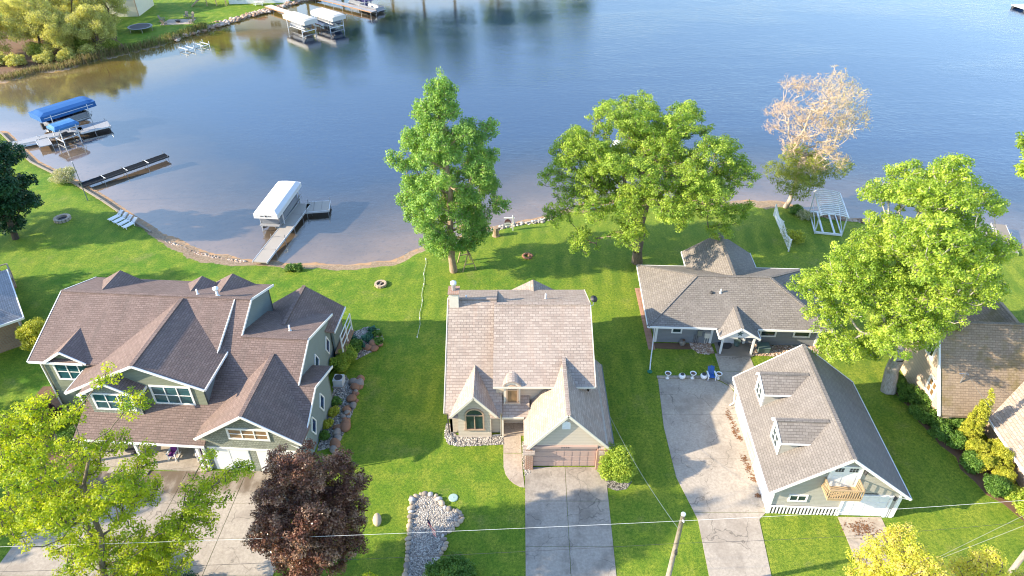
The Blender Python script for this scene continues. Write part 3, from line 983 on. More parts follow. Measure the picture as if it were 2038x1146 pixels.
# big front plane and its coplanar extensions
roof(A, [q(-9.9, -0.4), q(0.35, -0.4), q(0.35, 2.5), q(-9.9, 2.5)], RF)
roof(A, [q(-0.62, 2.502), q(0.35, 2.502), q(0.35, 0.12), q(7.85, 0.12), q(7.85, 4.13), q(6.5, 4.13), q(6.5, 7.7), q(1.0, 7.7), q(1.0, 10.7), q(-0.62, 10.7)], RF)
# raised second storey front slope
roof(A, [(-15.4, 4.55, zA(4.55)), (-0.4, 4.55, zA(4.55)), (-0.4, 10.7, zA(10.7)), (-15.4, 10.7, zA(10.7))], RF)
# rear slopes
roof(A, [(-15.4, 10.71, 8.62), (1.0, 10.71, 8.62), (1.0, 15.0, 7.0), (-15.4, 15.0, 7.0)], RF)
roof(A, [(0.5, 7.71, 7.1), (6.5, 7.71, 7.1), (6.5, 13.5, 5.13), (0.5, 13.5, 5.13)], RF)
roof(A, [(6.1, 4.14, 5.315), (7.85, 4.14, 5.315), (7.85, 8.1, 3.9), (6.1, 8.1, 3.9)], RF)
cap(A, (-15.4, 10.7, 8.62), (1.0, 10.7, 8.62), RF); cap(A, (1.0, 7.7, 7.1), (6.5, 7.7, 7.1), RF)
# rakes
for p0, p1 in (((-0.37, 4.5, zA(4.5)), (-0.37, 10.7, 8.62)), ((1.03, 7.75, zQ(7.75)), (1.03, 10.7, 8.62)), ((1.03, 10.7, 8.62), (1.03, 15.0, 7.0)),
               ((6.53, 4.2, zQ(4.2)), (6.53, 7.7, 7.1)), ((6.53, 7.7, 7.1), (6.53, 13.5, 5.13)), ((7.88, 0.1, zQ(0.1)), (7.88, 4.13, 5.31)), ((7.88, 4.13, 5.31), (7.88, 8.1, 3.9)),
               ((-15.43, 4.5, zA(4.5)), (-15.43, 10.7, 8.62)), ((-15.43, 10.7, 8.62), (-15.43, 15.0, 7.0)), ((-15.4, 4.52, zA(4.52)), (-10.9, 4.52, zA(4.52))), ((-9.9, -0.43, 3.03), (0.35, -0.43, 3.03))):
    trim(A, p0, p1)
# walls of the blocks
wall(A, [(-15.0, 5.1, 0), (-15.0, 5.1, 6.25), (-15.0, 10.7, 8.45), (-15.0, 14.7, 7.0), (-15.0, 14.7, 0)], 'sage', (-1, 0, 0))
wall(A, [(-15.0, 5.1, 0), (-10.4, 5.1, 0), (-10.4, 5.1, 6.3), (-15.0, 5.1, 6.3)], 'sage', (0, -1, 0))
wall(A, [(0.65, 0.2, 0), (0.65, 0.2, 3.1), (0.65, 10.7, 8.45), (0.65, 14.7, 7.0), (0.65, 14.7, 0)], 'tealside', (1, 0, 0))
wall(A, [(-15, 14.7, 0), (0.65, 14.7, 0), (0.65, 14.7, 7.0), (-15, 14.7, 7.0)], 'sage', (0, 1, 0))
wall(A, [(-0.62, 4.7, zQ(4.7) - 0.1), (-0.62, 10.5, zQ(10.5) - 0.1), (-0.62, 10.5, zA(10.5) - 0.1), (-0.62, 4.7, zA(4.7) - 0.1)], 'tealside', (1, 0, 0), 0.15)
wall(A, [(6.15, 0.3, 0), (6.15, 0.3, 3.1), (6.15, 7.7, 6.95), (6.15, 13.2, 5.1), (6.15, 13.2, 0)], 'tealside', (1, 0, 0))
wall(A, [(0.65, 13.2, 0), (6.15, 13.2, 0), (6.15, 13.2, 5.05), (0.65, 13.2, 5.05)], 'sage', (0, 1, 0))
wall(A, [(7.5, 0.0, 0), (7.5, 0.0, 3.1), (7.5, 4.13, 5.15), (7.5, 7.8, 3.9), (7.5, 7.8, 0)], 'tealside', (1, 0, 0))
wall(A, [(6.15, 7.8, 0), (7.5, 7.8, 0), (7.5, 7.8, 3.85), (6.15, 7.8, 3.85)], 'sage', (0, 1, 0))
for y, z in ((11.95, 2.75), (9.0, 3.3)):
    diamond(A, (6.15, y, z), (0, 1, 0), (1, 0, 0), 1.1, 2.0)
for y, z in ((5.4, 2.35), (3.05, 2.1)):
    diamond(A, (7.5, y, z), (0, 1, 0), (1, 0, 0), 1.1, 2.0)
# big front cross gable B
bx0, bx1, bxr = -11.1, 0.22, -4.8
bz0, bz1, bzr, byf = 5.42, 6.5, 8.6, 2.05
roof(A, [(bx0, byf, bz0), (bxr, byf, bzr), (bxr, 10.5, bzr), (bx0, 9.0, bz0)], RF)
roof(A, [(bxr, byf, bzr), (bx1, byf, bz1), (bx1, 9.0, bz1), (bxr, 10.5, bzr)], RF)
cap(A, (bxr, byf, bzr), (bxr, 10.4, bzr), RF)
for p0, p1 in (((bx0, byf - 0.03, bz0), (bxr, byf - 0.03, bzr)), ((bxr, byf - 0.03, bzr), (bx1, byf - 0.03, bz1)), ((bx1 + 0.03, byf, bz1), (bx1 + 0.03, 6.4, bz1)), ((bx0 - 0.03, byf, bz0), (bx0 - 0.03, 4.6, bz0))):
    trim(A, p0, p1)
wall(A, [(-10.6, 2.45, 0), (-0.2, 2.45, 0), (-0.2, 2.45, 6.55), (-4.8, 2.45, 8.45), (-10.6, 2.45, 5.5)], 'sage', (0, -1, 0))
wall(A, [(-0.2, 2.46, 0), (-0.2, 7.5, 0), (-0.2, 7.5, 6.4), (-0.2, 2.46, 6.5)], 'tealside', (1, 0, 0))
wall(A, [(-10.6, 2.46, 0), (-10.6, 5.2, 0), (-10.6, 5.2, 5.5), (-10.6, 2.46, 5.5)], 'sage', (-1, 0, 0))
window(A, (-2.75, 2.45, 5.38), (1, 0, 0), (0, -1, 0), 3.25, 1.95, 3, 2, glass='glassteal', fw=0.16)
window(A, (-9.75, 2.45, 4.3), (1, 0, 0), (0, -1, 0), 1.3, 1.6, 2, 1, glass='glass', fw=0.15)
# box bay with its own little gable on B
wall(A, [(-8.95, 1.55, 3.6), (-5.0, 1.55, 3.6), (-5.0, 1.55, 6.25), (-6.95, 1.55, 7.35), (-8.95, 1.55, 6.25)], 'sageshingle', (0, -1, 0))
wall(A, [(-5.0, 1.56, 3.6), (-5.0, 2.4, 3.6), (-5.0, 2.4, 6.4), (-5.0, 1.56, 6.4)], 'tealside', (1, 0, 0), 0.15)
wall(A, [(-8.95, 1.56, 3.6), (-8.95, 2.4, 3.6), (-8.95, 2.4, 6.4), (-8.95, 1.56, 6.4)], 'sage', (-1, 0, 0), 0.15)
roof(A, [(-9.35, 1.2, 6.15), (-6.95, 1.2, 7.5), (-6.95, 2.5, 7.5), (-9.35, 2.5, 6.15)], RF, 0.14)
roof(A, [(-6.95, 1.2, 7.5), (-4.6, 1.2, 6.2), (-4.6, 2.5, 6.2), (-6.95, 2.5, 7.5)], RF, 0.14)
for p0, p1 in (((-9.35, 1.17, 6.15), (-6.95, 1.17, 7.5)), ((-6.95, 1.17, 7.5), (-4.6, 1.17, 6.2)), ((-4.57, 1.2, 6.2), (-4.57, 2.5, 6.2))):
    trim(A, p0, p1)
window(A, (-6.97, 1.55, 5.28), (1, 0, 0), (0, -1, 0), 3.2, 1.75, 3, 2, glass='glassteal', fw=0.16)
# small wall dormer on the left
roof(A, [(-14.0, 4.5, 6.22), (-12.35, 4.5, 7.35), (-12.35, 7.7, 7.35), (-14.0, 4.9, 6.22)], RF, 0.12)
roof(A, [(-12.35, 4.5, 7.35), (-10.55, 4.5, 6.22), (-10.55, 4.9, 6.22), (-12.35, 7.7, 7.35)], RF, 0.12)
trim(A, (-14.0, 4.47, 6.24), (-12.35, 4.47, 7.35)); trim(A, (-12.35, 4.47, 7.35), (-10.55, 4.47, 6.24))
wall(A, [(-13.3, 4.9, 6.0), (-11.3, 4.9, 6.0), (-11.3, 4.9, 6.6), (-12.35, 4.9, 7.2), (-13.3, 4.9, 6.6)], 'sage', (0, -1, 0), 0.12)
window(A, (-12.4, 5.1, 4.72), (1, 0, 0), (0, -1, 0), 3.2, 1.85, 3, 2, glass='glassteal', fw=0.16)
# garage gable E
ex0, ex1, exr, ezr, eze = -0.2, 8.0, 3.92, 6.5, 3.82
roof(A, [(ex0, -0.4, eze), (exr, -0.4, ezr), (exr, 6.6, ezr), (ex0, 1.6, eze)], RF)
roof(A, [(exr, -0.4, ezr), (ex1, -0.4, eze), (ex1, 1.6, eze), (exr, 6.6, ezr)], RF)
cap(A, (exr, -0.4, ezr), (exr, 6.4, ezr), RF)
trim(A, (ex0, -0.43, eze), (exr, -0.43, ezr)); trim(A, (exr, -0.43, ezr), (ex1, -0.43, eze))
wall(A, [(0.0, 0.0, 0), (7.5, 0, 0), (7.5, 0, 3.85), (3.92, 0, 6.35), (0.0, 0, 3.85)], 'sageshingle', (0, -1, 0))
window(A, (3.85, 0, 4.2), (1, 0, 0), (0, -1, 0), 3.2, 1.2, 3, 2, glass='glassbrown', fw=0.16)
garage_door(A, (1.95, 0, 0), (1, 0, 0), (0, -1, 0), 3.0, 2.45, 2, 2, 'door')
garage_door(A, (5.55, 0, 0), (1, 0, 0), (0, -1, 0), 3.0, 2.45, 2, 2, 'door')
MB().beam((0.3, -0.05, 2.55), (7.2, -0.05, 2.55), 0.06, 0.18).build("door_head_trim", 'white', A)
# porch
MB().box((-5.05, 1.0, 0.09), (9.6, 2.85, 0.18)).build("porch_floor", 'concrete_pale', A)
MB().box((-6.3, -0.78, 0.06), (3.2, 0.5, 0.12)).build("porch_step", 'concrete_pale', A)
for x in (-9.6, -5.34, -0.5, -0.02):
    MB().box((x, -0.12, 1.45), (0.2, 0.2, 2.75)).build("porch_post", 'white', A)
MB().beam((-9.8, -0.12, 2.82), (0.2, -0.12, 2.82), 0.16, 0.2).build("porch_beam", 'white', A)
# rear gable wing F
roof(A, [(-0.1, 16.1, 3.95), (3.35, 16.1, 6.2), (3.35, 10.3, 6.2), (-0.1, 13.2, 3.95)], RF)
roof(A, [(3.35, 16.1, 6.2), (6.85, 16.1, 3.95), (6.85, 12.4, 3.95), (3.35, 10.3, 6.2)], RF)
cap(A, (3.35, 10.4, 6.2), (3.35, 16.1, 6.2), RF)
trim(A, (6.88, 12.4, 3.95), (6.88, 16.1, 3.95)); trim(A, (-0.13, 13.4, 3.95), (-0.13, 16.1, 3.95))
wall(A, [(0.4, 15.8, 0), (6.4, 15.8, 0), (6.4, 15.8, 4.1), (3.35, 15.8, 6.05), (0.4, 15.8, 4.1)], 'sage', (0, 1, 0))
wall(A, [(6.4, 13.2, 0), (6.4, 15.7, 0), (6.4, 15.7, 4.1), (6.4, 13.2, 4.1)], 'tealside', (1, 0, 0))
wall(A, [(0.4, 13.3, 0), (0.4, 15.7, 0), (0.4, 15.7, 4.1), (0.4, 13.3, 4.1)], 'sage', (-1, 0, 0))
# rear balcony railing
rail = MB()
for y in (12.6, 14.2, 15.8):
    rail.beam((7.25, y, 1.4), (7.25, y, 3.4), 0.1, 0.1)
for z in (2.0, 2.7, 3.35):
    rail.beam((7.25, 12.6, z), (7.25, 15.8, z), 0.07, 0.07)
rail.build("railing", 'white', A)
MB().box((6.95, 14.2, 1.35), (0.9, 3.4, 0.14)).build("balcony_floor", 'brownwood', A)
# rear gables peeping over the ridge
for xr, zr, ya, yb in ((-12.3, 8.4, 11.25, 14.3), (-4.9, 8.15, 11.9, 14.3), (-2.4, 8.12, 11.9, 14.9)):
    hw = 2.0
    roof(A, [(xr - hw, yb, zr - 1.15), (xr, yb, zr), (xr, ya, zr), (xr - hw, yb - 0.1, zr - 1.15)], RF, 0.12)
    roof(A, [(xr, yb, zr), (xr + hw, yb, zr - 1.15), (xr + hw, yb - 0.1, zr - 1.15), (xr, ya, zr)], RF, 0.12)
    wall(A, [(xr - 1.7, yb - 0.2, 6.6), (xr + 1.7, yb - 0.2, 6.6), (xr + 1.7, yb - 0.2, zr - 1.1), (xr, yb - 0.2, zr - 0.15), (xr - 1.7, yb - 0.2, zr - 1.1)], 'sage', (0, 1, 0), 0.12)
vent_pipe(A, (-3.9, 11.3, 8.35), 0.55)
vent_pipe(A, (-2.0, 11.0, 8.48), 0.75, 0.1, 0.24)
vent_pipe(A, (4.4, 9.25, 6.55), 0.6)
downspout(A, [(-14.9, 5.0, 6.1), (-14.9, 5.0, 0.1)])
downspout(A, [(6.3, 0.15, 3.5), (7.62, -0.1, 3.0), (7.62, -0.1, 0.1)])

# ================================================================== pinkish house in the middle
B = thing("gabled_house", "sand coloured house with pinkish tan shingle roof, arched windows and brick garage piers", "house", (0, 36, 0), 0)
RF = 'pink_roof'
def zr_(y): return 5.0 + 0.44 * (y - 3.78)
roof(B, [(-1.5, 3.78, 5.0), (6.55, 3.78, 5.0), (6.55, 10.6, zr_(10.6)), (-1.5, 10.6, zr_(10.6))], RF)
roof(B, [(-1.5, 10.61, 8.0), (6.55, 10.61, 8.0), (6.55, 15.35, 6.0), (-1.5, 15.35, 6.0)], RF)
def zl(y): return 2.75 + 0.67 * (y - 3.15)
roof(B, [(-5.4, 3.15, 2.75), (-0.78, 3.15, 2.75), (-0.78, 4.5, zl(4.5)), (-1.3, 4.5, zl(4.5)), (-1.3, 11.15, zl(11.15)), (-5.4, 11.15, zl(11.15))], RF)
roof(B, [(-5.4, 11.16, 8.11), (-1.3, 11.16, 8.11), (-1.3, 15.35, 5.98), (-5.4, 15.35, 5.98)], RF)
cap(B, (-1.5, 10.6, 8.0), (6.55, 10.6, 8.0), RF); cap(B, (-5.4, 11.15, 8.11), (-1.3, 11.15, 8.11), RF)
for p0, p1 in (((-1.5, 3.75, 5.0), (6.55, 3.75, 5.0)), ((6.58, 3.78, 5.0), (6.58, 10.6, 8.0)), ((6.58, 10.6, 8.0), (6.58, 15.35, 6.0)), ((-5.43, 3.15, 2.75), (-5.43, 11.15, 8.11)), ((-5.43, 11.15, 8.11), (-5.43, 15.35, 5.98))):
    trim(B, p0, p1, mat='offwhite', hh=0.18)
# main walls
wall(B, [(-1.3, 4.5, 0), (6.2, 4.5, 0), (6.2, 4.5, 5.2), (-1.3, 4.5, 5.2)], 'sandside', (0, -1, 0))
wall(B, [(6.2, 4.5, 0), (6.2, 4.5, 5.2), (6.2, 10.6, 7.85), (6.2, 15.0, 6.0), (6.2, 15.0, 0)], 'sandside', (1, 0, 0))
wall(B, [(-5.05, 3.6, 0), (-5.05, 3.6, 2.9), (-5.05, 11.15, 7.95), (-5.05, 15.0, 6.0), (-5.05, 15.0, 0)], 'sandside', (-1, 0, 0))
wall(B, [(-5.05, 15.0, 0), (6.2, 15.0, 0), (6.2, 15.0, 6.0), (-5.05, 15.0, 6.0)], 'sandside', (0, 1, 0))
wall(B, [(-5.05, 3.6, 0), (-0.85, 3.6, 0), (-0.85, 3.6, 2.95), (-5.05, 3.6, 2.95)], 'sandside', (0, -1, 0))
wall(B, [(-0.85, 3.65, 0), (-0.85, 5.6, 0), (-0.85, 5.6, 3.0), (-0.85, 3.65, 2.9)], 'sandside', (1, 0, 0), 0.15)
wall(B, [(-0.85, 5.6, 0), (0.95, 5.6, 0), (0.95, 5.6, 3.1), (-0.85, 5.6, 3.1)], 'sandside', (0, -1, 0), 0.15)
MB().box((0.1, 5.52, 1.05), (1.0, 0.08, 2.1)).build("front_door", 'bronze', B)
# gable bay with arched window
roof(B, [(-4.85, 2.7, 2.85), (-3.0, 2.7, 4.95), (-3.0, 6.7, 4.95), (-4.85, 3.4, 2.85)], RF)
roof(B, [(-3.0, 2.7, 4.95), (-1.2, 2.7, 2.85), (-1.2, 3.4, 2.85), (-3.0, 6.7, 4.95)], RF)
trim(B, (-4.85, 2.67, 2.85), (-3.0, 2.67, 4.95), mat='offwhite'); trim(B, (-3.0, 2.67, 4.95), (-1.2, 2.67, 2.85), mat='offwhite')
wall(B, [(-4.35, 3.06, 0), (-1.67, 3.06, 0), (-1.67, 3.06, 3.3), (-3.0, 3.06, 4.8), (-4.35, 3.06, 3.3)], 'sandside', (0, -1, 0))
wall(B, [(-1.67, 3.08, 0), (-1.67, 3.55, 0), (-1.67, 3.55, 2.9), (-1.67, 3.08, 2.9)], 'sandside', (1, 0, 0), 0.12)
wall(B, [(-4.35, 3.08, 0), (-4.35, 3.55, 0), (-4.35, 3.55, 2.9), (-4.35, 3.08, 2.9)], 'sandside', (-1, 0, 0), 0.12)
for x0, x1 in ((-5.05, -4.3), (-1.75, -0.95)):
    roof(B, [(x0, 2.75, 2.62), (x1, 2.75, 2.62), (x1, 3.5, 3.0), (x0, 3.5, 3.0)], RF, 0.12, "eave_return")

def arched_window(h, cx, y, z0, w, hs, frame, glass, glass_arch=None, mull=True):
    """two sashes under a half round light; wall faces -Y"""
    fr = MB()
    r_ = w / 2
    fw = 0.12
    for x in (cx - r_ + fw / 2, cx + r_ - fw / 2):
        fr.box((x, y - 0.05, z0 + hs / 2), (fw, 0.1, hs))
    fr.box((cx, y - 0.05, z0 - fw / 2), (w + 0.16, 0.14, fw))
    fr.box((cx, y - 0.048, z0 + hs), (w - 2 * fw, 0.09, 0.09))
    if mull:
        fr.box((cx, y - 0.046, z0 + (hs - 0.045) / 2), (0.09, 0.085, hs - 0.05))
    n = 14
    for k in range(n):
        a0, a1 = math.pi * k / n, math.pi * (k + 1) / n
        pts = [(cx + r_ * math.cos(a0), y - 0.1, z0 + hs + r_ * math.sin(a0)), (cx + r_ * math.cos(a1), y - 0.1, z0 + hs + r_ * math.sin(a1)),
               (cx + (r_ - fw) * math.cos(a1), y - 0.1, z0 + hs + (r_ - fw) * math.sin(a1)), (cx + (r_ - fw) * math.cos(a0), y - 0.1, z0 + hs + (r_ - fw) * math.sin(a0))]
        fr.slab(pts, (0, 0.096, 0))
    fo = fr.build("window", frame, h)
    halves = ((cx - r_ + fw, cx - 0.05), (cx + 0.05, cx + r_ - fw)) if mull else ((cx - r_ + fw, cx + r_ - fw),)
    for x0, x1 in halves:
        MB().box(((x0 + x1) / 2, y - 0.018, z0 + hs / 2 - 0.02), (x1 - x0, 0.028, hs - 0.06)).build("pane", glass, fo)
    arc = [(cx + (r_ - fw) * math.cos(math.pi * k / 12), y - 0.03, z0 + hs + 0.05 + (r_ - fw - 0.05) * math.sin(math.pi * k / 12)) for k in range(13)]
    MB().slab(arc, (0, 0.025, 0)).build("pane", glass_arch or glass, fo)
arched_window(B, -3.0, 3.06, 1.05, 1.55, 1.55, 'bronze', 'glass')
# porch roof and round headed dormer
roof(B, [(-0.78, 3.0, 2.42), (1.4, 3.0, 2.42), (1.4, 4.6, 3.47), (-0.78, 4.6, 3.47)], RF)
trim(B, (-0.78, 2.97, 2.42), (0.95, 2.97, 2.42), mat='offwhite')
MB().box((-0.75, 3.1, 1.2), (0.14, 0.14, 2.4)).build("porch_post", 'offwhite', B)
MB().box((0.1, 4.4, 0.09), (1.75, 2.3, 0.18)).build("porch_floor", 'concrete_warm', B)
dm = MB()
arc = [(-0.66, 3.88, 2.75), (0.66, 3.88, 2.75)] + [(0.66 * math.cos(math.pi * k / 12), 3.88, 4.75 + 0.66 * math.sin(math.pi * k / 12)) for k in range(13)]
dm.slab(list(reversed(arc)), (0, 2.2, 0))
dm.build("dormer", 'offwhite', B)
arched_window(B, 0.02, 3.88, 3.3, 0.98, 1.35, 'bronze', 'glassbrown', 'glass', mull=False)
dr = MB()
for k in range(12):
    a0, a1 = math.pi * k / 12, math.pi * (k + 1) / 12
    ro, ri = 0.8, 0.67
    dr.slab([(ro * math.cos(a0), 3.78, 4.75 + ro * math.sin(a0)), (ro * math.cos(a1), 3.78, 4.75 + ro * math.sin(a1)),
             (ri * math.cos(a1), 3.78, 4.75 + ri * math.sin(a1)), (ri * math.cos(a0), 3.78, 4.75 + ri * math.sin(a0))], (0, 2.3, 0))
dr.build("dormer_roof", RF, B)
# garage with steep gable
gx0, gx1, gxr, gzr, gze = 0.92, 7.85, 4.14, 6.0, 2.12
roof(B, [(gx0, -0.22, gze), (gxr, -0.22, gzr), (gxr, 6.9, gzr), (gx0, 5.0, gze)], RF)
roof(B, [(gxr, -0.22, gzr), (gx1, -0.22, gze - 0.15), (gx1, 9.7, gze - 0.15), (6.24, 9.7, 3.7), (6.24, 6.9, 3.7), (gxr, 6.9, gzr)], RF)
cap(B, (gxr, -0.22, gzr), (gxr, 6.3, gzr), RF)
trim(B, (gx0 + 0.3, -0.25, gze + 0.36), (gxr, -0.25, gzr), mat='offwhite'); trim(B, (gxr, -0.25, gzr), (gx1, -0.25, gze - 0.15), mat='offwhite')
trim(B, (gx1 + 0.03, -0.22, gze - 0.15), (gx1 + 0.03, 9.7, gze - 0.15), mat='tealside')
wall(B, [(1.35, 0, 2.3), (7.3, 0, 2.3), (7.3, 0, 2.4), (4.14, 0, 5.85), (1.35, 0, 2.5)], 'sandside', (0, -1, 0))
wall(B, [(7.3, 0.02, 0), (7.3, 9.5, 0), (7.3, 9.5, 2.7), (7.3, 0.02, 2.7)], 'sandside', (1, 0, 0))
wall(B, [(1.3, 0.02, 0), (1.3, 5.5, 0), (1.3, 5.5, 2.7), (1.3, 0.02, 2.7)], 'sandside', (-1, 0, 0))
for x0, x1 in ((1.05, 1.62), (6.5, 7.3)):
    MB().box(((x0 + x1) / 2, -0.02, 1.15), (x1 - x0, 0.5, 2.3)).build("brick_pier", 'redbrick', B)
for x0, x1 in ((0.85, 1.75), (6.62, 7.85)):
    roof(B, [(x0, -0.46, 2.02), (x1, -0.46, 2.02), (x1, 0.05, 2.5), (x0, 0.05, 2.5)], RF, 0.1, "eave_return")
MB().box((4.05, -0.06, 2.42), (4.95, 0.16, 0.22)).build("brick_lintel", 'mauvedoor', B)
garage_door(B, (4.05, 0.12, 0.02), (1, 0, 0), (0, -1, 0), 4.9, 2.3, 4, 8, 'mauvedoor')
wall(B, [(1.5, 0.16, 0), (6.6, 0.16, 0), (6.6, 0.16, 2.4), (1.5, 0.16, 2.4)], 'sandside', (0, -1, 0), 0.05)
gv = MB()
gv.slab(list(reversed([(3.72, -0.05, 4.35), (4.36, -0.05, 4.35)] + [(4.04 + 0.32 * math.cos(math.pi * k / 8), -0.05, 4.85 + 0.32 * math.sin(math.pi * k / 8)) for k in range(9)])), (0, 0.045, 0))
gv = gv.build("gable_vent", 'white', B)
for k in range(5):
    MB().box((4.04, -0.065, 4.45 + 0.12 * k), (0.5, 0.03, 0.05)).build("louver", 'door', gv)
# four small numerals on the lintel, unreadable at this distance: dark strokes
nm = MB()
for k in range(4):
    x = 3.78 + 0.17 * k
    nm.box((x, -0.152, 2.43), (0.03, 0.02, 0.14))
    nm.box((x + 0.045, -0.152, 2.49 - 0.06 * (k % 2)), (0.06, 0.02, 0.03))
nm.build("house_number", 'darkmetal', B)
# rear gable
roof(B, [(-0.2, 16.6, 5.0), (1.95, 16.6, 6.25), (1.95, 14.2, 6.25), (-0.2, 15.4, 5.0)], RF)
roof(B, [(1.95, 16.6, 6.25), (4.1, 16.6, 5.0), (4.1, 15.4, 5.0), (1.95, 14.2, 6.25)], RF)
wall(B, [(0.2, 16.3, 0), (3.7, 16.3, 0), (3.7, 16.3, 5.1), (1.95, 16.3, 6.1), (0.2, 16.3, 5.1)], 'sandside', (0, 1, 0))
wall(B, [(3.7, 15.0, 0), (3.7, 16.25, 0), (3.7, 16.25, 5.1), (3.7, 15.0, 5.1)], 'sandside', (1, 0, 0))
# chimney
ch = MB().box((-4.85, 10.95, 4.6), (0.75, 0.9, 9.0)).build("chimney", 'offwhite', B)
MB().box((-4.85, 10.95, 9.14), (0.95, 1.1, 0.14)).build("chimney_cap", 'redbrick', ch)
MB().lathe([(0.17, 9.15), (0.17, 9.75), (0.26, 9.78), (0.26, 10.0), (0.12, 10.05)], 12, (-4.85, 10.95, 0)).build("flue", 'alu', ch, True)
vent_pipe(B, (-3.9, 11.6, 7.8), 0.35, 0.06)
vent_pipe(B, (2.9, 12.2, 7.25), 0.6, 0.07)
dish = MB().lathe([(0.0, 0.0), (0.2, 0.03), (0.32, 0.1)], 14, (0, 0, 0)).build("satellite_dish", 'darkmetal', B, True)
dish.location = (6.85, 10.9, 8.25); dish.rotation_euler = (0.5, 0.3, 0)
MB().tube([(6.6, 10.6, 7.75), (6.85, 10.75, 7.8), (6.85, 10.9, 8.25)], 0.03, 5).build("dish_arm", 'metal', B)
downspout(B, [(-5.15, 3.2, 2.6), (-5.15, 3.45, 0.15), (-4.6, 2.5, 0.08)], 'darkmetal')
downspout(B, [(-0.9, 3.3, 2.6), (-0.9, 3.3, 0.1), (-1.6, 3.2, 0.08)], 'offwhite')

# ================================================================== grey ranch house
C = thing("ranch_house", "low slate grey ranch house with hipped grey roof and a gabled front porch", "house", (13.67, 51.11, 0), -2.5)
RF = 'grey_roof'
x0, x1, y0, y1, ze, zt = -1.0, 16.05, -0.78, 9.35, 2.5, 4.86
yr, xa, xb = 4.3, 3.95, 10.95
roof(C, [(x0, y0, ze), (x1, y0, ze), (xb, yr, zt), (xa, yr, zt)], RF)
roof(C, [(x1, y1, ze), (x0, y1, ze), (xa, yr, zt), (xb, yr, zt)], RF)
roof(C, [(x0, y1, ze), (x0, y0, ze), (xa, yr, zt)], RF)
roof(C, [(x1, y0, ze), (x1, y1, ze), (xb, yr, zt)], RF)
for p0, p1 in (((xa, yr, zt), (xb, yr, zt)), ((x0, y0, ze), (xa, yr, zt)), ((x1, y0, ze), (xb, yr, zt)), ((x0, y1, ze), (xa, yr, zt)), ((x1, y1, ze), (xb, yr, zt))):
    cap(C, p0, p1, RF)
for p0, p1 in (((x0, y0 - 0.03, ze), (5.35, y0 - 0.03, ze)), ((9.1, y0 - 0.03, ze), (x1, y0 - 0.03, ze)), ((x0 - 0.03, y0, ze), (x0 - 0.03, y1, ze)), ((x1 + 0.03, y0, ze), (x1 + 0.03, y1, ze)), ((x0, y1 + 0.03, ze), (x1, y1 + 0.03, ze))):
    trim(C, p0, p1)
wall(C, [(0, 0, 0), (15.1, 0, 0), (15.1, 0, 2.6), (0, 0, 2.6)], 'slateside', (0, -1, 0))
wall(C, [(0, 0.02, 0), (0, 8.6, 0), (0, 8.6, 2.6), (0, 0.02, 2.6)], 'slateside', (-1, 0, 0))
wall(C, [(15.1, 0.02, 0), (15.1, 8.6, 0), (15.1, 8.6, 2.6), (15.1, 0.02, 2.6)], 'slateside', (1, 0, 0))
wall(C, [(0, 8.6, 0), (15.1, 8.6, 0), (15.1, 8.6, 2.6), (0, 8.6, 2.6)], 'slateside', (0, 1, 0))
window(C, (1.9, 0, 1.55), (1, 0, 0), (0, -1, 0), 1.0, 0.75, fw=0.14)
window(C, (10.42, 0, 1.52), (1, 0, 0), (0, -1, 0), 1.55, 0.95, fw=0.15)
window(C, (13.55, 0, 1.55), (1, 0, 0), (0, -1, 0), 1.6, 0.95, fw=0.15)
# rear wing
roof(C, [(4.05, 12.2, 2.5), (7.6, 12.2, 4.9), (7.6, 4.2, 4.9), (4.05, 9.2, 2.5)], RF)
roof(C, [(7.6, 12.2, 4.9), (11.3, 12.2, 2.5), (11.3, 9.2, 2.5), (7.6, 4.2, 4.9)], RF)
cap(C, (7.6, 4.5, 4.9), (7.6, 12.2, 4.9), RF)
trim(C, (4.02, 9.2, 2.5), (4.02, 12.2, 2.5)); trim(C, (11.33, 9.2, 2.5), (11.33, 12.2, 2.5))
wall(C, [(4.4, 11.9, 0), (10.9, 11.9, 0), (10.9, 11.9, 2.7), (7.6, 11.9, 4.75), (4.4, 11.9, 2.7)], 'slateside', (0, 1, 0))
wall(C, [(4.4, 8.65, 0), (4.4, 11.85, 0), (4.4, 11.85, 2.6), (4.4, 8.65, 2.6)], 'slateside', (-1, 0, 0))
wall(C, [(10.9, 8.65, 0), (10.9, 11.85, 0), (10.9, 11.85, 2.6), (10.9, 8.65, 2.6)], 'slateside', (1, 0, 0))
# porch
roof(C, [(5.4, -2.0, 2.32), (7.22, -2.0, 3.52), (7.22, 1.5, 3.52), (5.4, -0.5, 2.32)], RF, 0.13)
roof(C, [(7.22, -2.0, 3.52), (9.06, -2.0, 2.32), (9.06, -0.5, 2.32), (7.22, 1.5, 3.52)], RF, 0.13)
cap(C, (7.22, -2.0, 3.52), (7.22, 1.3, 3.52), RF)
trim(C, (5.4, -2.03, 2.32), (7.22, -2.03, 3.52)); trim(C, (7.22, -2.03, 3.52), (9.06, -2.03, 2.32))
trim(C, (5.37, -2.0, 2.32), (5.37, -0.8, 2.32)); trim(C, (9.09, -2.0, 2.32), (9.09, -0.8, 2.32))
wall(C, [(5.75, -1.75, 2.25), (8.72, -1.75, 2.25), (8.72, -1.75, 2.42), (7.22, -1.75, 3.38), (5.75, -1.75, 2.42)], 'white', (0, -1, 0), 0.12)
for x in (5.85, 8.7):
    MB().box((x, -1.56, 1.15), (0.17, 0.17, 2.3)).build("porch_post", 'white', C)
MB().box((7.25, -0.85, 0.05), (3.2, 1.9, 0.14)).build("porch_floor", 'greywood', C)
for k in range(12):
    MB().box((7.25, -1.72 + 0.157 * k, 0.13), (3.16, 0.14, 0.03)).build("floor_board", 'greywood', C)
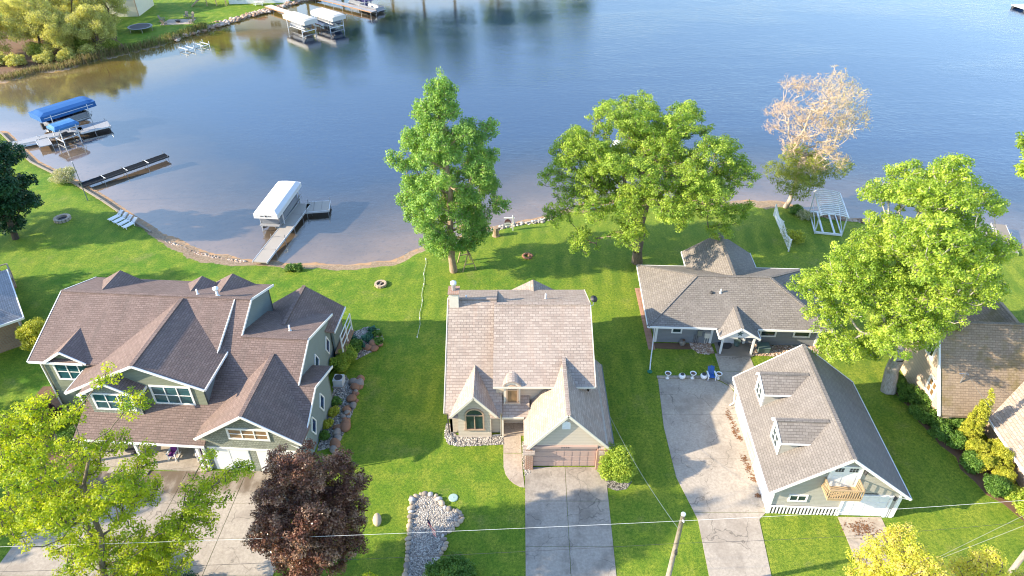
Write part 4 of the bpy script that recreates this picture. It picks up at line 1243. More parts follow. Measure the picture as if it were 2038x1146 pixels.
MB().box((7.0, -0.04, 1.1), (1.5, 0.06, 2.1)).build("front_door", 'door', C)
MB().box((8.35, -0.05, 1.1), (0.22, 0.08, 2.2)).build("door_trim", 'white', C)
MB().box((0.02, -0.04, 1.25), (0.22, 0.1, 2.4)).build("corner_board", 'white', C)
MB().box((15.05, -0.04, 1.25), (0.22, 0.1, 2.4)).build("corner_board", 'white', C)
MB().box((5.2, -0.04, 1.25), (0.22, 0.1, 2.4)).build("corner_board", 'white', C)
# star ornament in the porch gable
st = MB()
pts = []
for k in range(10):
    a = math.pi / 2 + math.pi * k / 5
    r_ = 0.3 if k % 2 == 0 else 0.13
    pts.append((7.22 + r_ * math.cos(a), -1.79, 2.72 + r_ * math.sin(a)))
st.slab(pts, (0, 0.035, 0))
st.build("star_ornament", 'utility', C)
vent_pipe(C, (6.05, 2.65, 4.05), 0.45)
MB().lathe([(0.16, -0.05), (0.16, 0.15), (0.1, 0.2)], 10, (5.2, 2.6, 4.03)).build("roof_vent", 'darkmetal', C)
downspout(C, [(-0.85, -0.7, 2.45), (-0.25, -0.2, 2.2), (-0.2, -0.2, 0.5), (-0.75, -3.0, 0.12), (-0.95, -4.2, 0.08)])
MB().lathe([(0.2, 0.0), (0.24, 0.1), (0.15, 0.16)], 10, (-0.97, -4.3, 0)).build("drain_cap", 'green', C)
# meters on the wall
mt = MB().box((4.05, -0.12, 1.35), (0.42, 0.2, 0.6)).build("meter_box", 'metal', C)
for k in range(3):
    MB().tube([(3.65 + 0.17 * k, -0.1, 0.1), (3.65 + 0.17 * k, -0.1, 1.1)], 0.04, 5).build("conduit", 'metal', C)
MB().box((4.8, -0.14, 1.1), (0.5, 0.24, 0.55)).build("meter_box", 'offwhite', C)
for k in range(2):
    MB().tube([(4.68 + 0.22 * k, -0.1, 0.05), (4.68 + 0.22 * k, -0.1, 0.85)], 0.03, 5).build("conduit", 'offwhite', C)

# ================================================================== detached grey garage with dormers
D = thing("detached_garage", "detached greige garage with grey gable roof, two dormers and a small balcony", "garage", (18.68, 31.85, 0), -2.5)
RF = 'slate_roof'
gl, gr, gc, zE, zP, ya, yb = -0.48, 9.45, 4.45, 2.68, 6.5, -0.4, 11.45
roof(D, [(gl, ya, zE), (gc, ya, zP), (gc, yb, zP), (gl, yb, zE)], RF)
roof(D, [(gc, ya, zP), (gr, ya, zE - 0.1), (gr, yb, zE - 0.1), (gc, yb, zP)], RF)
cap(D, (gc, ya, zP), (gc, yb, zP), RF)
for p0, p1 in (((gl, ya - 0.03, zE), (gc, ya - 0.03, zP)), ((gc, ya - 0.03, zP), (gr, ya - 0.03, zE - 0.1)), ((gl - 0.03, ya, zE), (gl - 0.03, yb, zE)), ((gr + 0.03, ya, zE - 0.1), (gr + 0.03, yb, zE - 0.1)), ((gl, yb + 0.03, zE), (gc, yb + 0.03, zP)), ((gc, yb + 0.03, zP), (gr, yb + 0.03, zE - 0.1))):
    trim(D, p0, p1)
wall(D, [(0, 0, 0), (8.95, 0, 0), (8.95, 0, 2.85), (4.45, 0, 6.35), (0, 0, 2.9)], 'greigeside', (0, -1, 0))
wall(D, [(0, 11.1, 0), (8.95, 11.1, 0), (8.95, 11.1, 2.85), (4.45, 11.1, 6.35), (0, 11.1, 2.9)], 'greigeside', (0, 1, 0))
wall(D, [(0, 0.02, 0), (0, 11.08, 0), (0, 11.08, 2.9), (0, 0.02, 2.9)], 'white', (-1, 0, 0))
wall(D, [(8.95, 0.02, 0), (8.95, 11.08, 0), (8.95, 11.08, 2.85), (8.95, 0.02, 2.85)], 'greigeside', (1, 0, 0))
for yc in (2.2, 5.6, 9.0):
    garage_door(D, (0, yc, 0), (0, 1, 0), (-1, 0, 0), 2.6, 2.2, 4, 2, 'greigeside' if yc == 5.6 else 'door')
garage_door(D, (6.75, 0, 0), (1, 0, 0), (0, -1, 0), 3.1, 2.2, 4, 4, 'door')
for x in (5.1, 8.4):
    MB().box((x, -0.05, 1.15), (0.16, 0.1, 2.3)).build("door_trim", 'white', D)
MB().box((6.75, -0.05, 2.33), (3.46, 0.1, 0.14)).build("door_trim", 'white', D)
for x in (0.03, 8.92):
    MB().box((x, -0.05, 1.4), (0.2, 0.1, 2.8)).build("corner_board", 'white', D)
# address letters above the door, too small to read in the picture: a row of dark strokes
al = MB()
for k in range(11):
    al.box((6.3 + 0.1 * k, -0.012, 2.52), (0.06, 0.02, 0.1 if k % 3 else 0.13))
al.build("address_letters", 'darkmetal', D)
window(D, (1.87, 0, 1.78), (1, 0, 0), (0, -1, 0), 1.35, 0.75, 2, 1, fw=0.12)
# louvred skirt
sk = MB().box((2.52, -0.03, 0.42), (4.9, 0.05, 0.84)).build("skirt_panel", 'darkmetal', D)
for k in range(20):
    MB().box((0.16 + 0.25 * k, -0.075, 0.42), (0.11, 0.04, 0.82)).build("slat", 'white', sk)
MB().box((2.52, -0.1, 0.86), (4.95, 0.09, 0.1)).build("skirt_rail", 'white', sk)
sk2 = MB().box((8.65, -0.03, 0.42), (0.42, 0.05, 0.84)).build("skirt_panel", 'darkmetal', D)
for k in range(3):
    MB().box((8.52 + 0.13 * k, -0.075, 0.42), (0.06, 0.04, 0.82)).build("slat", 'white', sk2)
# balcony and its double door
bd = MB().box((4.45, -0.03, 4.25), (1.95, 0.05, 2.0)).build("balcony_door", 'door', D)
for sx in (-1, 1):
    for r_ in range(2):
        for k in range(3):
            MB().box((4.45 + sx * 0.48 + (k - 1) * 0.2, -0.066, 4.9 + 0.2 * r_), (0.16, 0.02, 0.16)).build("pane", 'glass', bd)
    MB().box((4.45 + sx * 0.48, -0.066, 3.95), (0.6, 0.02, 1.0)).build("panel", 'door', bd)
for x in (3.4, 5.5):
    MB().box((x, -0.05, 4.3), (0.14, 0.09, 2.15)).build("door_trim", 'white', D)
MB().box((4.45, -0.05, 5.33), (2.2, 0.09, 0.14)).build("door_trim", 'white', D)
bal = MB().box((4.35, -0.6, 3.18), (2.3, 1.15, 0.16)).build("balcony", 'wood', D)
for p0, p1 in (((3.2, -1.15, 4.15), (5.5, -1.15, 4.15)), ((3.2, -1.15, 3.32), (5.5, -1.15, 3.32)), ((3.2, -0.03, 4.15), (3.2, -1.15, 4.15)), ((5.5, -0.03, 4.15), (5.5, -1.15, 4.15)), ((3.2, -0.03, 3.32), (3.2, -1.15, 3.32)), ((5.5, -0.03, 3.32), (5.5, -1.15, 3.32))):
    MB().beam(p0, p1, 0.1, 0.07).build("rail", 'wood', bal)
bm = MB().box((0, 0, 0), (0.05, 0.05, 0.85)).mesh("baluster", 'wood')
for k in range(15):
    obj("baluster", bm, bal, (3.2 + 2.3 * k / 14, -1.15, 3.72))
for x in (3.2, 5.5):
    for k in range(6):
        obj("baluster", bm, bal, (x, -0.1 - 0.16 * k, 3.72))
for x, z in ((3.05, 4.85), (5.75, 4.85), (8.55, 2.2)):
    MB().lathe([(0.05, -0.2), (0.1, -0.12), (0.08, 0.1), (0.14, 0.12), (0.04, 0.2)], 8, (x, -0.14, z)).build("wall_lantern", 'darkmetal', D)
# dormers look towards -X
for yc in (3.36, 8.25):
    hw, zr2 = 1.15, 6.2
    ze2 = 5.15
    dn = wall(D, [(0.62, yc - 1.0, 3.35), (0.62, yc + 1.0, 3.35), (0.62, yc + 1.0, 5.1), (0.62, yc, 6.05), (0.62, yc - 1.0, 5.1)], 'white', (-1, 0, 0), 0.12, "dormer_front")
    window(D, (0.62, yc, 4.55), (0, 1, 0), (-1, 0, 0), 1.35, 1.7, 2, 3, fw=0.1, glass='glass')
    for s_ in (-1, 1):
        wall(D, [(0.64, yc + s_ * 1.0, 3.35), (0.64, yc + s_ * 1.0, 5.2), (3.0, yc + s_ * 1.0, 5.2), (2.75, yc + s_ * 1.0, 5.05)], 'greigeside', (0, s_, 0), 0.12, "dormer_cheek")
        roof(D, [(0.52, yc + s_ * 1.22, 5.08), (0.22, yc, zr2), (4.1, yc, zr2), (2.6, yc + s_ * 1.22, 5.08)], 'grey_roof', 0.1)
        trim(D, (0.52, yc + s_ * 1.25, 5.08), (2.6, yc + s_ * 1.25, 5.08), 0.05, 0.14)
        trim(D, (0.5, yc + s_ * 1.22, 5.08), (0.2, yc, zr2), 0.06, 0.18)
    cap(D, (0.22, yc, zr2), (4.0, yc, zr2), 'grey_roof')
    # rusty drift of catkins lying against the near cheek
    MB().slab([(1.35, yc - 1.02, 4.02), (2.5, yc - 1.02, 4.91), (2.2, yc - 1.42, 4.68), (1.15, yc - 1.5, 3.87)], (0, 0, 0.05)).build("leaf_litter", 'leaffall', D)
downspout(D, [(-0.55, 11.0, 2.6), (-0.3, 10.9, 2.2), (-0.12, 10.9, 0.3), (-0.5, 10.7, 0.1)])
downspout(D, [(9.5, -0.35, 2.5), (9.06, -0.05, 2.2), (9.06, -0.05, 0.1)])

# ================================================================== brown roofed house (right edge)
E_ = thing("brown_roof_house", "peach sided house with steep weathered brown shingle roof beside the hedge", "house", (34.55, 39.6, 0), -3)
RF = 'moss_roof'
roof(E_, [(0, 0, 2.0), (19, 0, 2.0), (19, 4.75, 7.9), (0, 4.75, 7.9)], RF)
roof(E_, [(0, 4.76, 7.9), (19, 4.76, 7.9), (19, 8.9, 2.7), (0, 8.9, 2.7)], RF)
cap(E_, (0, 4.75, 7.9), (19, 4.75, 7.9), RF)
trim(E_, (-0.03, 0, 2.0), (-0.03, 4.75, 7.9), 0.1, 0.26); trim(E_, (-0.03, 4.75, 7.9), (-0.03, 8.9, 2.7), 0.1, 0.26)
wall(E_, [(0.5, 0.5, 0), (0.5, 0.5, 2.5), (0.5, 4.75, 7.75), (0.5, 8.4, 3.2), (0.5, 8.4, 0)], 'peachside', (-1, 0, 0))
wall(E_, [(0.5, 0.5, 0), (19, 0.5, 0), (19, 0.5, 2.5), (0.5, 0.5, 2.5)], 'peachside', (0, -1, 0))
wall(E_, [(0.5, 8.4, 0), (19, 8.4, 0), (19, 8.4, 3.1), (0.5, 8.4, 3.1)], 'peachside', (0, 1, 0))
window(E_, (0.5, 2.9, 2.4), (0, 1, 0), (-1, 0, 0), 1.5, 1.7, 2, 2, fw=0.24, glass='glassbrown')
window(E_, (0.5, 4.9, 4.9), (0, 1, 0), (-1, 0, 0), 1.3, 1.6, 2, 1, fw=0.22)
# wing towards the street
roof(E_, [(3.8, -9.5, 2.0), (9.6, -9.5, 7.0), (9.6, 3.9, 7.0), (3.8, -0.1, 2.0)], 'pink_roof')
roof(E_, [(9.6, -9.5, 7.0), (15.4, -9.5, 2.0), (15.4, -0.1, 2.0), (9.6, 3.9, 7.0)], 'pink_roof')
wall(E_, [(4.4, -9.1, 0), (14.8, -9.1, 0), (14.8, -9.1, 2.4), (9.6, -9.1, 6.8), (4.4, -9.1, 2.4)], 'peachside', (0, -1, 0))
wall(E_, [(4.4, -9.1, 0), (4.4, 0.4, 0), (4.4, 0.4, 2.3), (4.4, -9.1, 2.3)], 'peachside', (-1, 0, 0))
trim(E_, (3.76, -9.5, 2.0), (3.76, -0.1, 2.0))
# rear wing
roof(E_, [(3.4, 14.5, 3.0), (7.6, 14.5, 6.6), (7.6, 5.9, 6.6), (3.4, 8.6, 3.0)], RF)
roof(E_, [(7.6, 14.5, 6.6), (11.8, 14.5, 3.0), (11.8, 8.6, 3.0), (7.6, 5.9, 6.6)], RF)
wall(E_, [(3.9, 8.4, 0), (3.9, 14.2, 0), (3.9, 14.2, 3.3), (3.9, 8.4, 3.3)], 'peachside', (-1, 0, 0))
wall(E_, [(3.9, 14.2, 0), (11.3, 14.2, 0), (11.3, 14.2, 3.3), (7.6, 14.2, 6.4), (3.9, 14.2, 3.3)], 'peachside', (0, 1, 0))
an = MB().tube([(1.6, 1.7, 3.9), (1.75, 1.75, 5.2)], 0.05, 6)
an.tube([(1.35, 1.9, 4.9), (2.0, 1.75, 5.0)], 0.03, 5)
an.build("service_mast", 'metal', E_)

# ================================================================== brick house (left edge)
G = thing("brick_house", "tan brick house corner with blue grey roof at the garden edge", "house", (-46.2, 50.9, 0), 38)
wall(G, [(-12, 0, 0), (0, 0, 0), (0, 0, 3.4), (-12, 0, 3.4)], 'brick', (0, -1, 0))
wall(G, [(0, 0.02, 0), (0, 9, 0), (0, 9, 3.4), (0, 0.02, 3.4)], 'brick', (1, 0, 0))
roof(G, [(-12.5, -0.6, 3.2), (0.6, -0.6, 3.2), (-3.6, 4.4, 5.3), (-12.5, 4.4, 5.3)], 'blue_roof')
roof(G, [(0.6, -0.6, 3.2), (0.6, 9.4, 3.2), (-3.6, 4.4, 5.3)], 'blue_roof')
roof(G, [(0.6, 9.4, 3.2), (-12.5, 9.4, 3.2), (-12.5, 4.4, 5.3), (-3.6, 4.4, 5.3)], 'blue_roof')
trim(G, (-12.5, -0.64, 3.2), (0.6, -0.64, 3.2), 0.1, 0.22); trim(G, (0.64, -0.6, 3.2), (0.64, 9.4, 3.2), 0.1, 0.22)
downspout(G, [(0.08, -0.1, 2.6), (0.08, -0.1, 0.1)], 'alu')
MB().box((-7, -0.05, 1.5), (2.4, 0.08, 0.6)).build("window", 'white', G)
# its back deck
dk = MB().box((-2.4, 11.4, 0.85), (6.2, 3.6, 0.18)).build("deck", 'brownwood', G)
dr_ = MB()
for k in range(9):
    dr_.beam((-5.4 + 0.75 * k, 13.15, 0.9), (-5.4 + 0.75 * k, 13.15, 1.9), 0.08, 0.08)
for k in range(5):
    dr_.beam((0.65, 9.7 + 0.85 * k, 0.9), (0.65, 9.7 + 0.85 * k, 1.9), 0.08, 0.08)
dr_.beam((-5.5, 13.15, 1.9), (0.65, 13.15, 1.9), 0.12, 0.08)
dr_.beam((0.65, 9.7, 1.9), (0.65, 13.15, 1.9), 0.12, 0.08)
dr_.build("deck_railing", 'greywood', G)
for x in (-5.2, -2.4, 0.4):
    MB().box((x, 12.9, 0.4), (0.16, 0.16, 0.85)).build("deck_post", 'brownwood', G)

# ================================================================== far shore buildings
F1 = thing("cream_house", "cream sided house corner beyond the trampoline on the far shore", "house", (-85.0, 165.2, 0), 4)
wall(F1, [(-12, 0, 0), (0, 0, 0), (0, 0, 5.4), (-12, 0, 5.4)], 'cream', (0, -1, 0))
wall(F1, [(0, 0.02, 0), (0, 10, 0), (0, 10, 5.4), (0, 5, 8.0), (0, 0.02, 5.4)], 'cream', (1, 0, 0))
roof(F1, [(-12.4, -0.5, 5.15), (0.4, -0.5, 5.15), (0.4, 5, 8.1), (-12.4, 5, 8.1)], 'grey_roof')
roof(F1, [(0.4, 5.01, 8.1), (0.4, 10.5, 5.15), (-12.4, 10.5, 5.15), (-12.4, 5.01, 8.1)], 'grey_roof')
MB().box((-0.02, -0.05, 2.7), (0.16, 0.12, 5.3)).build("corner_board", 'bronze', F1)
F2 = thing("white_lake_house", "white lakeside house with a raised timber deck on the far shore", "house", (-62.0, 176.6, 0), 6)
wall(F2, [(-6.0, 0, 0), (8.0, 0, 0), (8.0, 0, 6.0), (-6.0, 0, 6.0)], 'white', (0, -1, 0))
wall(F2, [(8.0, 0.02, 0), (8.0, 9, 0), (8.0, 9, 6.0), (8.0, 4.5, 8.6), (8.0, 0.02, 6.0)], 'white', (1, 0, 0))
wall(F2, [(-6.0, 0.02, 0), (-6.0, 9, 0), (-6.0, 9, 6.0), (-6.0, 4.5, 8.6), (-6.0, 0.02, 6.0)], 'white', (-1, 0, 0))
roof(F2, [(-6.5, -0.5, 5.75), (8.5, -0.5, 5.75), (8.5, 4.5, 8.7), (-6.5, 4.5, 8.7)], 'grey_roof')
roof(F2, [(8.5, 4.51, 8.7), (8.5, 9.5, 5.75), (-6.5, 9.5, 5.75), (-6.5, 4.51, 8.7)], 'grey_roof')
window(F2, (-3.4, 0, 1.3), (1, 0, 0), (0, -1, 0), 1.6, 1.1, 2, 1, fw=0.1)
window(F2, (4.0, 0, 4.2), (1, 0, 0), (0, -1, 0), 2.6, 1.4, 3, 1, fw=0.1)
dk2 = MB().box((-8.6, 0.4, 2.3), (5.0, 4.0, 0.2)).build("deck", 'brownwood', F2)
for x in (-10.8, -8.6, -6.4):
    MB().box((x, -1.4, 1.1), (0.18, 0.18, 2.3)).build("deck_post", 'wood', F2)
rl = MB()
rl.beam((-11.1, -1.55, 3.3), (-6.1, -1.55, 3.3), 0.12, 0.1)
for k in range(11):
    rl.beam((-11.1 + 0.5 * k, -1.55, 2.4), (-11.1 + 0.5 * k, -1.55, 3.3), 0.06, 0.06)
rl.build("deck_railing", 'wood', F2)
stair = MB()
for k in range(9):
    stair.box((-12.0 - 0.28 * k, -0.9, 2.2 - 0.25 * k), (0.3, 1.1, 0.06))
for s_ in (-1.45, -0.35):
    stair.beam((-11.1, s_, 2.35), (-14.4, s_, 0.05), 0.08, 0.25)
    stair.beam((-11.1, s_, 3.25), (-14.4, s_, 0.95), 0.08, 0.08)
stair.build("deck_stair", 'wood', F2)
# ------------------------------------------------------------------ trees and shrubs
def leaves_mesh(name, centres, per, cr, size, mat, rg, up=0.5, rnd=0.7, flat=0.75, tint_c=None, droop=0.0):
    """diamond leaves in small rosettes round each twig end"""
    n = len(centres)
    C_ = np.repeat(centres, per, axis=0)
    m = len(C_)
    d = rg.normal(size=(m, 3))
    d /= np.linalg.norm(d, axis=1, keepdims=True)
    rad = rg.uniform(0.15, 1.0, (m, 1)) ** 0.5
    off = d * rad * cr * np.array([1, 1, flat])
    off[:, 2] -= droop * rg.uniform(0, 1, m)
    p = C_ + off
    nrm = d * 0.6 + np.array([0, 0, up]) + rg.normal(size=(m, 3)) * rnd * 0.6
    nrm /= np.linalg.norm(nrm, axis=1, keepdims=True)
    t = np.cross(nrm, rg.normal(size=(m, 3)))
    t /= np.linalg.norm(t, axis=1, keepdims=True) + 1e-9
    b = np.cross(nrm, t)
    L_ = (size * rg.uniform(0.65, 1.35, (m, 1)))
    W_ = L_ * rg.uniform(0.55, 0.8, (m, 1))
    v = np.stack([p - t * L_ / 2, p + b * W_ / 2, p + t * L_ / 2, p - b * W_ / 2], 1).reshape(-1, 3)
    f = np.arange(m * 4).reshape(-1, 4)
    tc = rg.uniform(0, 1, n) if tint_c is None else tint_c
    tint = np.clip(np.repeat(tc, per) * 0.62 + rg.uniform(0, 1, m) * 0.38, 0, 1)
    return np_mesh(name, v, f, mat, tint)

def frusta(name, P0, P1, R0, R1, mat, sides=5):
    n = len(P0)
    d = P1 - P0
    ln = np.linalg.norm(d, axis=1, keepdims=True) + 1e-9
    d = d / ln
    P1 = P1 + d * np.minimum(R1[:, None] * 0.5, 0.08)
    up = np.where(np.abs(d[:, 2:3]) > 0.9, np.array([[0.0, 1.0, 0.0]]), np.array([[0.0, 0.0, 1.0]]))
    s = np.cross(d, up)
    s /= np.linalg.norm(s, axis=1, keepdims=True) + 1e-9
    u = np.cross(s, d)
    V = np.zeros((n, 2 * sides, 3))
    for k in range(sides):
        a = 2 * math.pi * k / sides
        w = s * math.cos(a) + u * math.sin(a)
        V[:, k] = P0 + w * R0[:, None]
        V[:, sides + k] = P1 + w * R1[:, None]
    F_ = []
    base = (np.arange(n) * 2 * sides)[:, None]
    for k in range(sides):
        k2 = (k + 1) % sides
        F_.append(np.concatenate([base + k, base + k2, base + sides + k2, base + sides + k], 1))
    return np_mesh(name, V.reshape(-1, 3), np.concatenate(F_), mat, smooth=True)

def sub_lobes(c, r, n, rg, spread=(0.55, 0.8), size=(0.3, 0.45), zmin=-0.75):
    out = []
    while len(out) < n:
        d = rg.normal(size=3)
        d /= np.linalg.norm(d)
        if d[2] < zmin:
            continue
        k = rg.uniform(*spread)
        s = rg.uniform(*size)
        cc = np.array(c) + d * np.array(r) * k
        if all(np.linalg.norm((cc - o[0]) / np.array(r)) > 0.33 for o in out) or rg.uniform() < 0.03:
            m = (r[0] + r[1] + r[2]) / 3 * s
            out.append((cc, np.array([m * 1.1, m * 1.1, m * 0.8])))
    return out

def clusters_from(lobes, n, rg, dmin, shell=(0.55, 1.0), zlow=-0.7):
    vol = np.array([l[1][0] * l[1][1] for l in lobes])
    pr = vol / vol.sum()
    pts = []
    tries = 0
    arr = np.zeros((0, 3))
    while len(pts) < n and tries < n * 30:
        tries += 1
        l = lobes[rg.choice(len(lobes), p=pr)]
        d = rg.normal(size=3)
        d /= np.linalg.norm(d)
        if d[2] < zlow:
            continue
        p = l[0] + d * l[1] * rg.uniform(*shell)
        if len(arr) and np.min(np.sum((arr - p) ** 2, axis=1)) < dmin * dmin:
            continue
        pts.append(p)
        arr = np.array(pts)
    return arr

def skeleton(trunk, cl, rg, step=0.9, lift=0.35):
    """grow limbs from the trunk polyline to every cluster; returns edges with radii weights"""
    nodes = []
    parent = []
    for i, p in enumerate(trunk):
        nodes.append(np.array(p, float))
        parent.append(i - 1)
    plen = [0.0]
    for i in range(1, len(trunk)):
        plen.append(plen[-1] + np.linalg.norm(nodes[i] - nodes[i - 1]))
    axis_top = np.array(trunk[-1])
    order = np.argsort(np.min(np.linalg.norm(cl[:, None, :] - np.array(trunk)[None], axis=2), axis=1))
    minstart = max(1, int(len(trunk) * 0.3))
    tips = []
    for ci in order:
        c = cl[ci]
        N = np.array(nodes)
        dist = np.linalg.norm(N - c, axis=1)
        pen = np.maximum(0, N[:, 2] - c[2] + lift * np.linalg.norm(N[:, :2] - c[:2], axis=1)) * 0.8
        cost = dist + 0.12 * np.array(plen) + pen
        cost[:minstart] += 50
        k = int(np.argmin(cost))
        dd = dist[k]
        m = max(1, int(math.ceil(dd / step)))
        prev = k
        a = N[k]
        for s in range(1, m + 1):
            f = s / m
            p = a + (c - a) * f
            p[2] += math.sin(f * math.pi) * dd * -0.06 if s < m else 0
            if s < m:
                p = p + rg.normal(size=3) * 0.09 * min(1, dd / 2)
            nodes.append(p)
            parent.append(prev)
            plen.append(plen[prev] + dd / m)
            prev = len(nodes) - 1
        tips.append(prev)
    w = np.zeros(len(nodes))
    for t_ in tips:
        w[t_] += 1
    for i in range(len(nodes) - 1, 0, -1):
        w[parent[i]] += w[i]
    return np.array(nodes), np.array(parent), w

def tree(name, label, base, trunk, r0, cl, leaf, bark, per, cr, size, seed, group=None, rmin=0.025, up=0.5, rnd=0.7, extra=None, lift=0.35, step=0.9, droop=0.0, flat=0.75, tintc=None, cat="tree"):
    rg = np.random.default_rng(seed)
    root = thing(name, label, cat, base, 0, group)
    b = np.array(base, float)
    nodes, parent, w = skeleton([np.array(p) for p in trunk], cl, rg, step, lift)
    e = np.arange(1, len(nodes))
    nt = len(trunk)
    tot = max(w[0], 1)
    rad = np.maximum(rmin, r0 * (w / tot) ** 0.48)
    for i in range(nt):
        rad[i] = max(rad[i], r0 * (1 - 0.75 * i / nt) * 0.6)
    rad[0] = r0 * 1.25
    p0, p1 = nodes[parent[e]], nodes[e]
    tm = frusta("trunk", p0 - b, p1 - b, np.minimum(rad[parent[e]], np.maximum(rad[e] * 1.35, rmin)), rad[e], bark, 7 if r0 > 0.25 else 5)
    obj("trunk", tm, root)
    lm = leaves_mesh("crown", cl - b, per, cr, size, leaf, rg, up, rnd, flat, tint_c=tintc, droop=droop)
    obj("crown", lm, root)
    if extra is not None:
        obj("crown", extra(rg, b), root)
    return root

def trunk_line(b, t, n=8, wob=0.12, seed=0):
    rg = np.random.default_rng(seed + 99)
    b, t = np.array(b, float), np.array(t, float)
    out = []
    for i in range(n):
        f = i / (n - 1)
        p = b + (t - b) * f
        if 0 < i:
            p[:2] += rg.normal(size=2) * wob
        out.append(p)
    return out

# silver maple by the shore: tall oval
rg = np.random.default_rng(11)
lb = []
for k in range(15):                       # whorls that widen to the middle and close at the top
    f = k / 14
    zz = 4.2 + 16.2 * f
    w = 4.9 * (1.0 - abs(f - 0.36) ** 1.7 * 1.9) if f > 0.36 else 4.9 * (0.72 + 0.28 * f / 0.36)
    w = max(w, 0.5)
    for q_ in range(6 if f < 0.8 else 3):
        a = q_ * 1.05 + k * 0.7 + rg.uniform(-0.3, 0.3)
        rr_ = w * rg.uniform(0.45, 1.0)
        lb.append((np.array((-6.3 + rr_ * math.cos(a), 63.2 + rr_ * math.sin(a), zz + rg.uniform(-0.6, 0.6))), np.array((1.25, 1.25, 0.95)) * rg.uniform(0.75, 1.15)))
lb += [(np.array((-6.4, 63, 20.9)), np.array((0.8, 0.8, 1.3))), (np.array((-11.4, 62.6, 13.6)), np.array((1.0, 1.0, 0.8))), (np.array((-1.3, 63.5, 8.2)), np.array((1.1, 1.1, 0.8))), (np.array((-2.2, 63.5, 16.4)), np.array((1.0, 1.0, 1.2)))]
cl = clusters_from(lb, 1900, rg, 0.38, (0.3, 1.0), -0.85)
tree("silver_maple", "tall oval silver maple with bright green leaves at the water's edge", (-6.38, 62.96, 0), trunk_line((-6.38, 62.96, 0), (-6.5, 63.1, 19.0), 12, 0.12, 1), 0.36, cl, 'lf_maple', 'bark_tan', 62, 0.42, 0.18, 21, up=0.3, flat=1.0, droop=0.2)
# the two oaks: broad, billowing
rg = np.random.default_rng(12)
lb = sub_lobes((13.9, 64.9, 11.0), (9.9, 8.8, 6.8), 74, rg, (0.4, 0.97), (0.15, 0.25), -0.6)
lb += [(np.array((4.6, 63, 7.0)), np.array((1.7, 1.7, 1.2))), (np.array((23.2, 63, 7.4)), np.array((1.9, 1.8, 1.3))), (np.array((21.5, 62, 5.8)), np.array((1.6, 1.6, 1.1))), (np.array((7.2, 60.5, 5.4)), np.array((1.8, 1.8, 1.3))),
       (np.array((6.2, 64, 13.4)), np.array((1.5, 1.5, 1.0))), (np.array((9.6, 65, 17.2)), np.array((1.6, 1.6, 1.0)))]
cl = clusters_from(lb, 2300, rg, 0.42, (0.35, 1.0), -0.6)
tree("oak_tree", "broad billowing oak with sunlit green crown behind the middle and ranch houses", (13.96, 64.74, 0), trunk_line((13.96, 64.74, 0), (13.6, 64.9, 12.0), 8, 0.15, 2), 0.52, cl, 'lf_oak', 'bark_grey', 78, 0.48, 0.17, 22)
rg = np.random.default_rng(13)
lb = sub_lobes((32.4, 46.2, 15.4), (5.3, 6.0, 5.6), 30, rg, (0.4, 0.97), (0.2, 0.32), -0.8)
lb += sub_lobes((29.6, 45.4, 9.7), (5.9, 6.2, 4.8), 32, rg, (0.4, 0.97), (0.2, 0.32), -0.8)
lb += [(np.array(c_), np.array(r_)) for c_, r_ in (((37.0, 46, 14.6), (1.6, 1.5, 1.2)), ((36.8, 45, 10.6), (1.5, 1.5, 1.1)), ((23.7, 45, 10.9), (1.6, 1.6, 1.2)), ((29.2, 44.4, 4.9), (2.0, 2.0, 1.2)), ((32.2, 46.5, 20.8), (1.1, 1.1, 0.9)), ((35.0, 44.5, 7.9), (1.5, 1.5, 1.1)), ((34.6, 47, 18.2), (1.5, 1.5, 1.1)), ((25.8, 45.4, 13.6), (1.3, 1.3, 1.0)))]
cl = clusters_from(lb, 2200, rg, 0.4, (0.35, 1.0), -0.65)
tree("oak_tree", "large sunny oak with pale trunk between the detached garage and the brown house", (33.15, 44.44, 0), trunk_line((33.15, 44.44, 0), (31.4, 45.8, 15.0), 9, 0.15, 3), 0.56, cl, 'lf_oak2', 'bark_silver', 78, 0.45, 0.16, 23)
# budding tree with bare coral twigs over the water
rg = np.random.default_rng(14)
lb = sub_lobes((35.8, 77.5, 10.9), (5.9, 5.6, 6.6), 44, rg, (0.3, 0.95), (0.16, 0.26), -0.75)
cl = clusters_from(lb, 1500, rg, 0.36, (0.2, 1.05))
lowc = clusters_from(sub_lobes((35.5, 76.4, 5.5), (5.0, 4.2, 2.9), 26, rg, (0.3, 0.95), (0.2, 0.32), -0.9), 620, rg, 0.36)
tint = np.clip((cl[:, 0] - 30) / 11 + rg.uniform(-0.3, 0.3, len(cl)), 0, 1)
tree("budding_tree", "half bare tree with coral and yellow buds leaning over the lake", (34.46, 77.22, -0.1), trunk_line((34.46, 77.22, -0.1), (35.5, 77.6, 7.0), 7, 0.12, 4), 0.28, cl, 'lf_bud', 'bark_pale', 10, 0.42, 0.115, 24, rmin=0.026, tintc=tint, step=0.7,
     extra=lambda rg_, b: leaves_mesh("crown", lowc - b, 34, 0.4, 0.15, 'lf_olive', rg_))
# dark evergreen-looking tree at the left edge
rg = np.random.default_rng(15)
lb = sub_lobes((-57.9, 69.9, 6.8), (3.7, 3.9, 6.0), 26, rg, (0.5, 0.9), (0.24, 0.36), -0.95)
lb.append((np.array((-57.8, 69.8, 12.8)), np.array((1.2, 1.2, 1.3))))
cl = clusters_from(lb, 620, rg, 0.45)
tree("dark_tree", "dense dark green tree at the lawn edge by the fire ring", (-58.2, 69.7, 0), trunk_line((-58.2, 69.7, 0), (-57.8, 69.9, 11), 6, 0.1, 5), 0.3, cl, 'lf_dark', 'bark_dark', 62, 0.55, 0.26, 25)
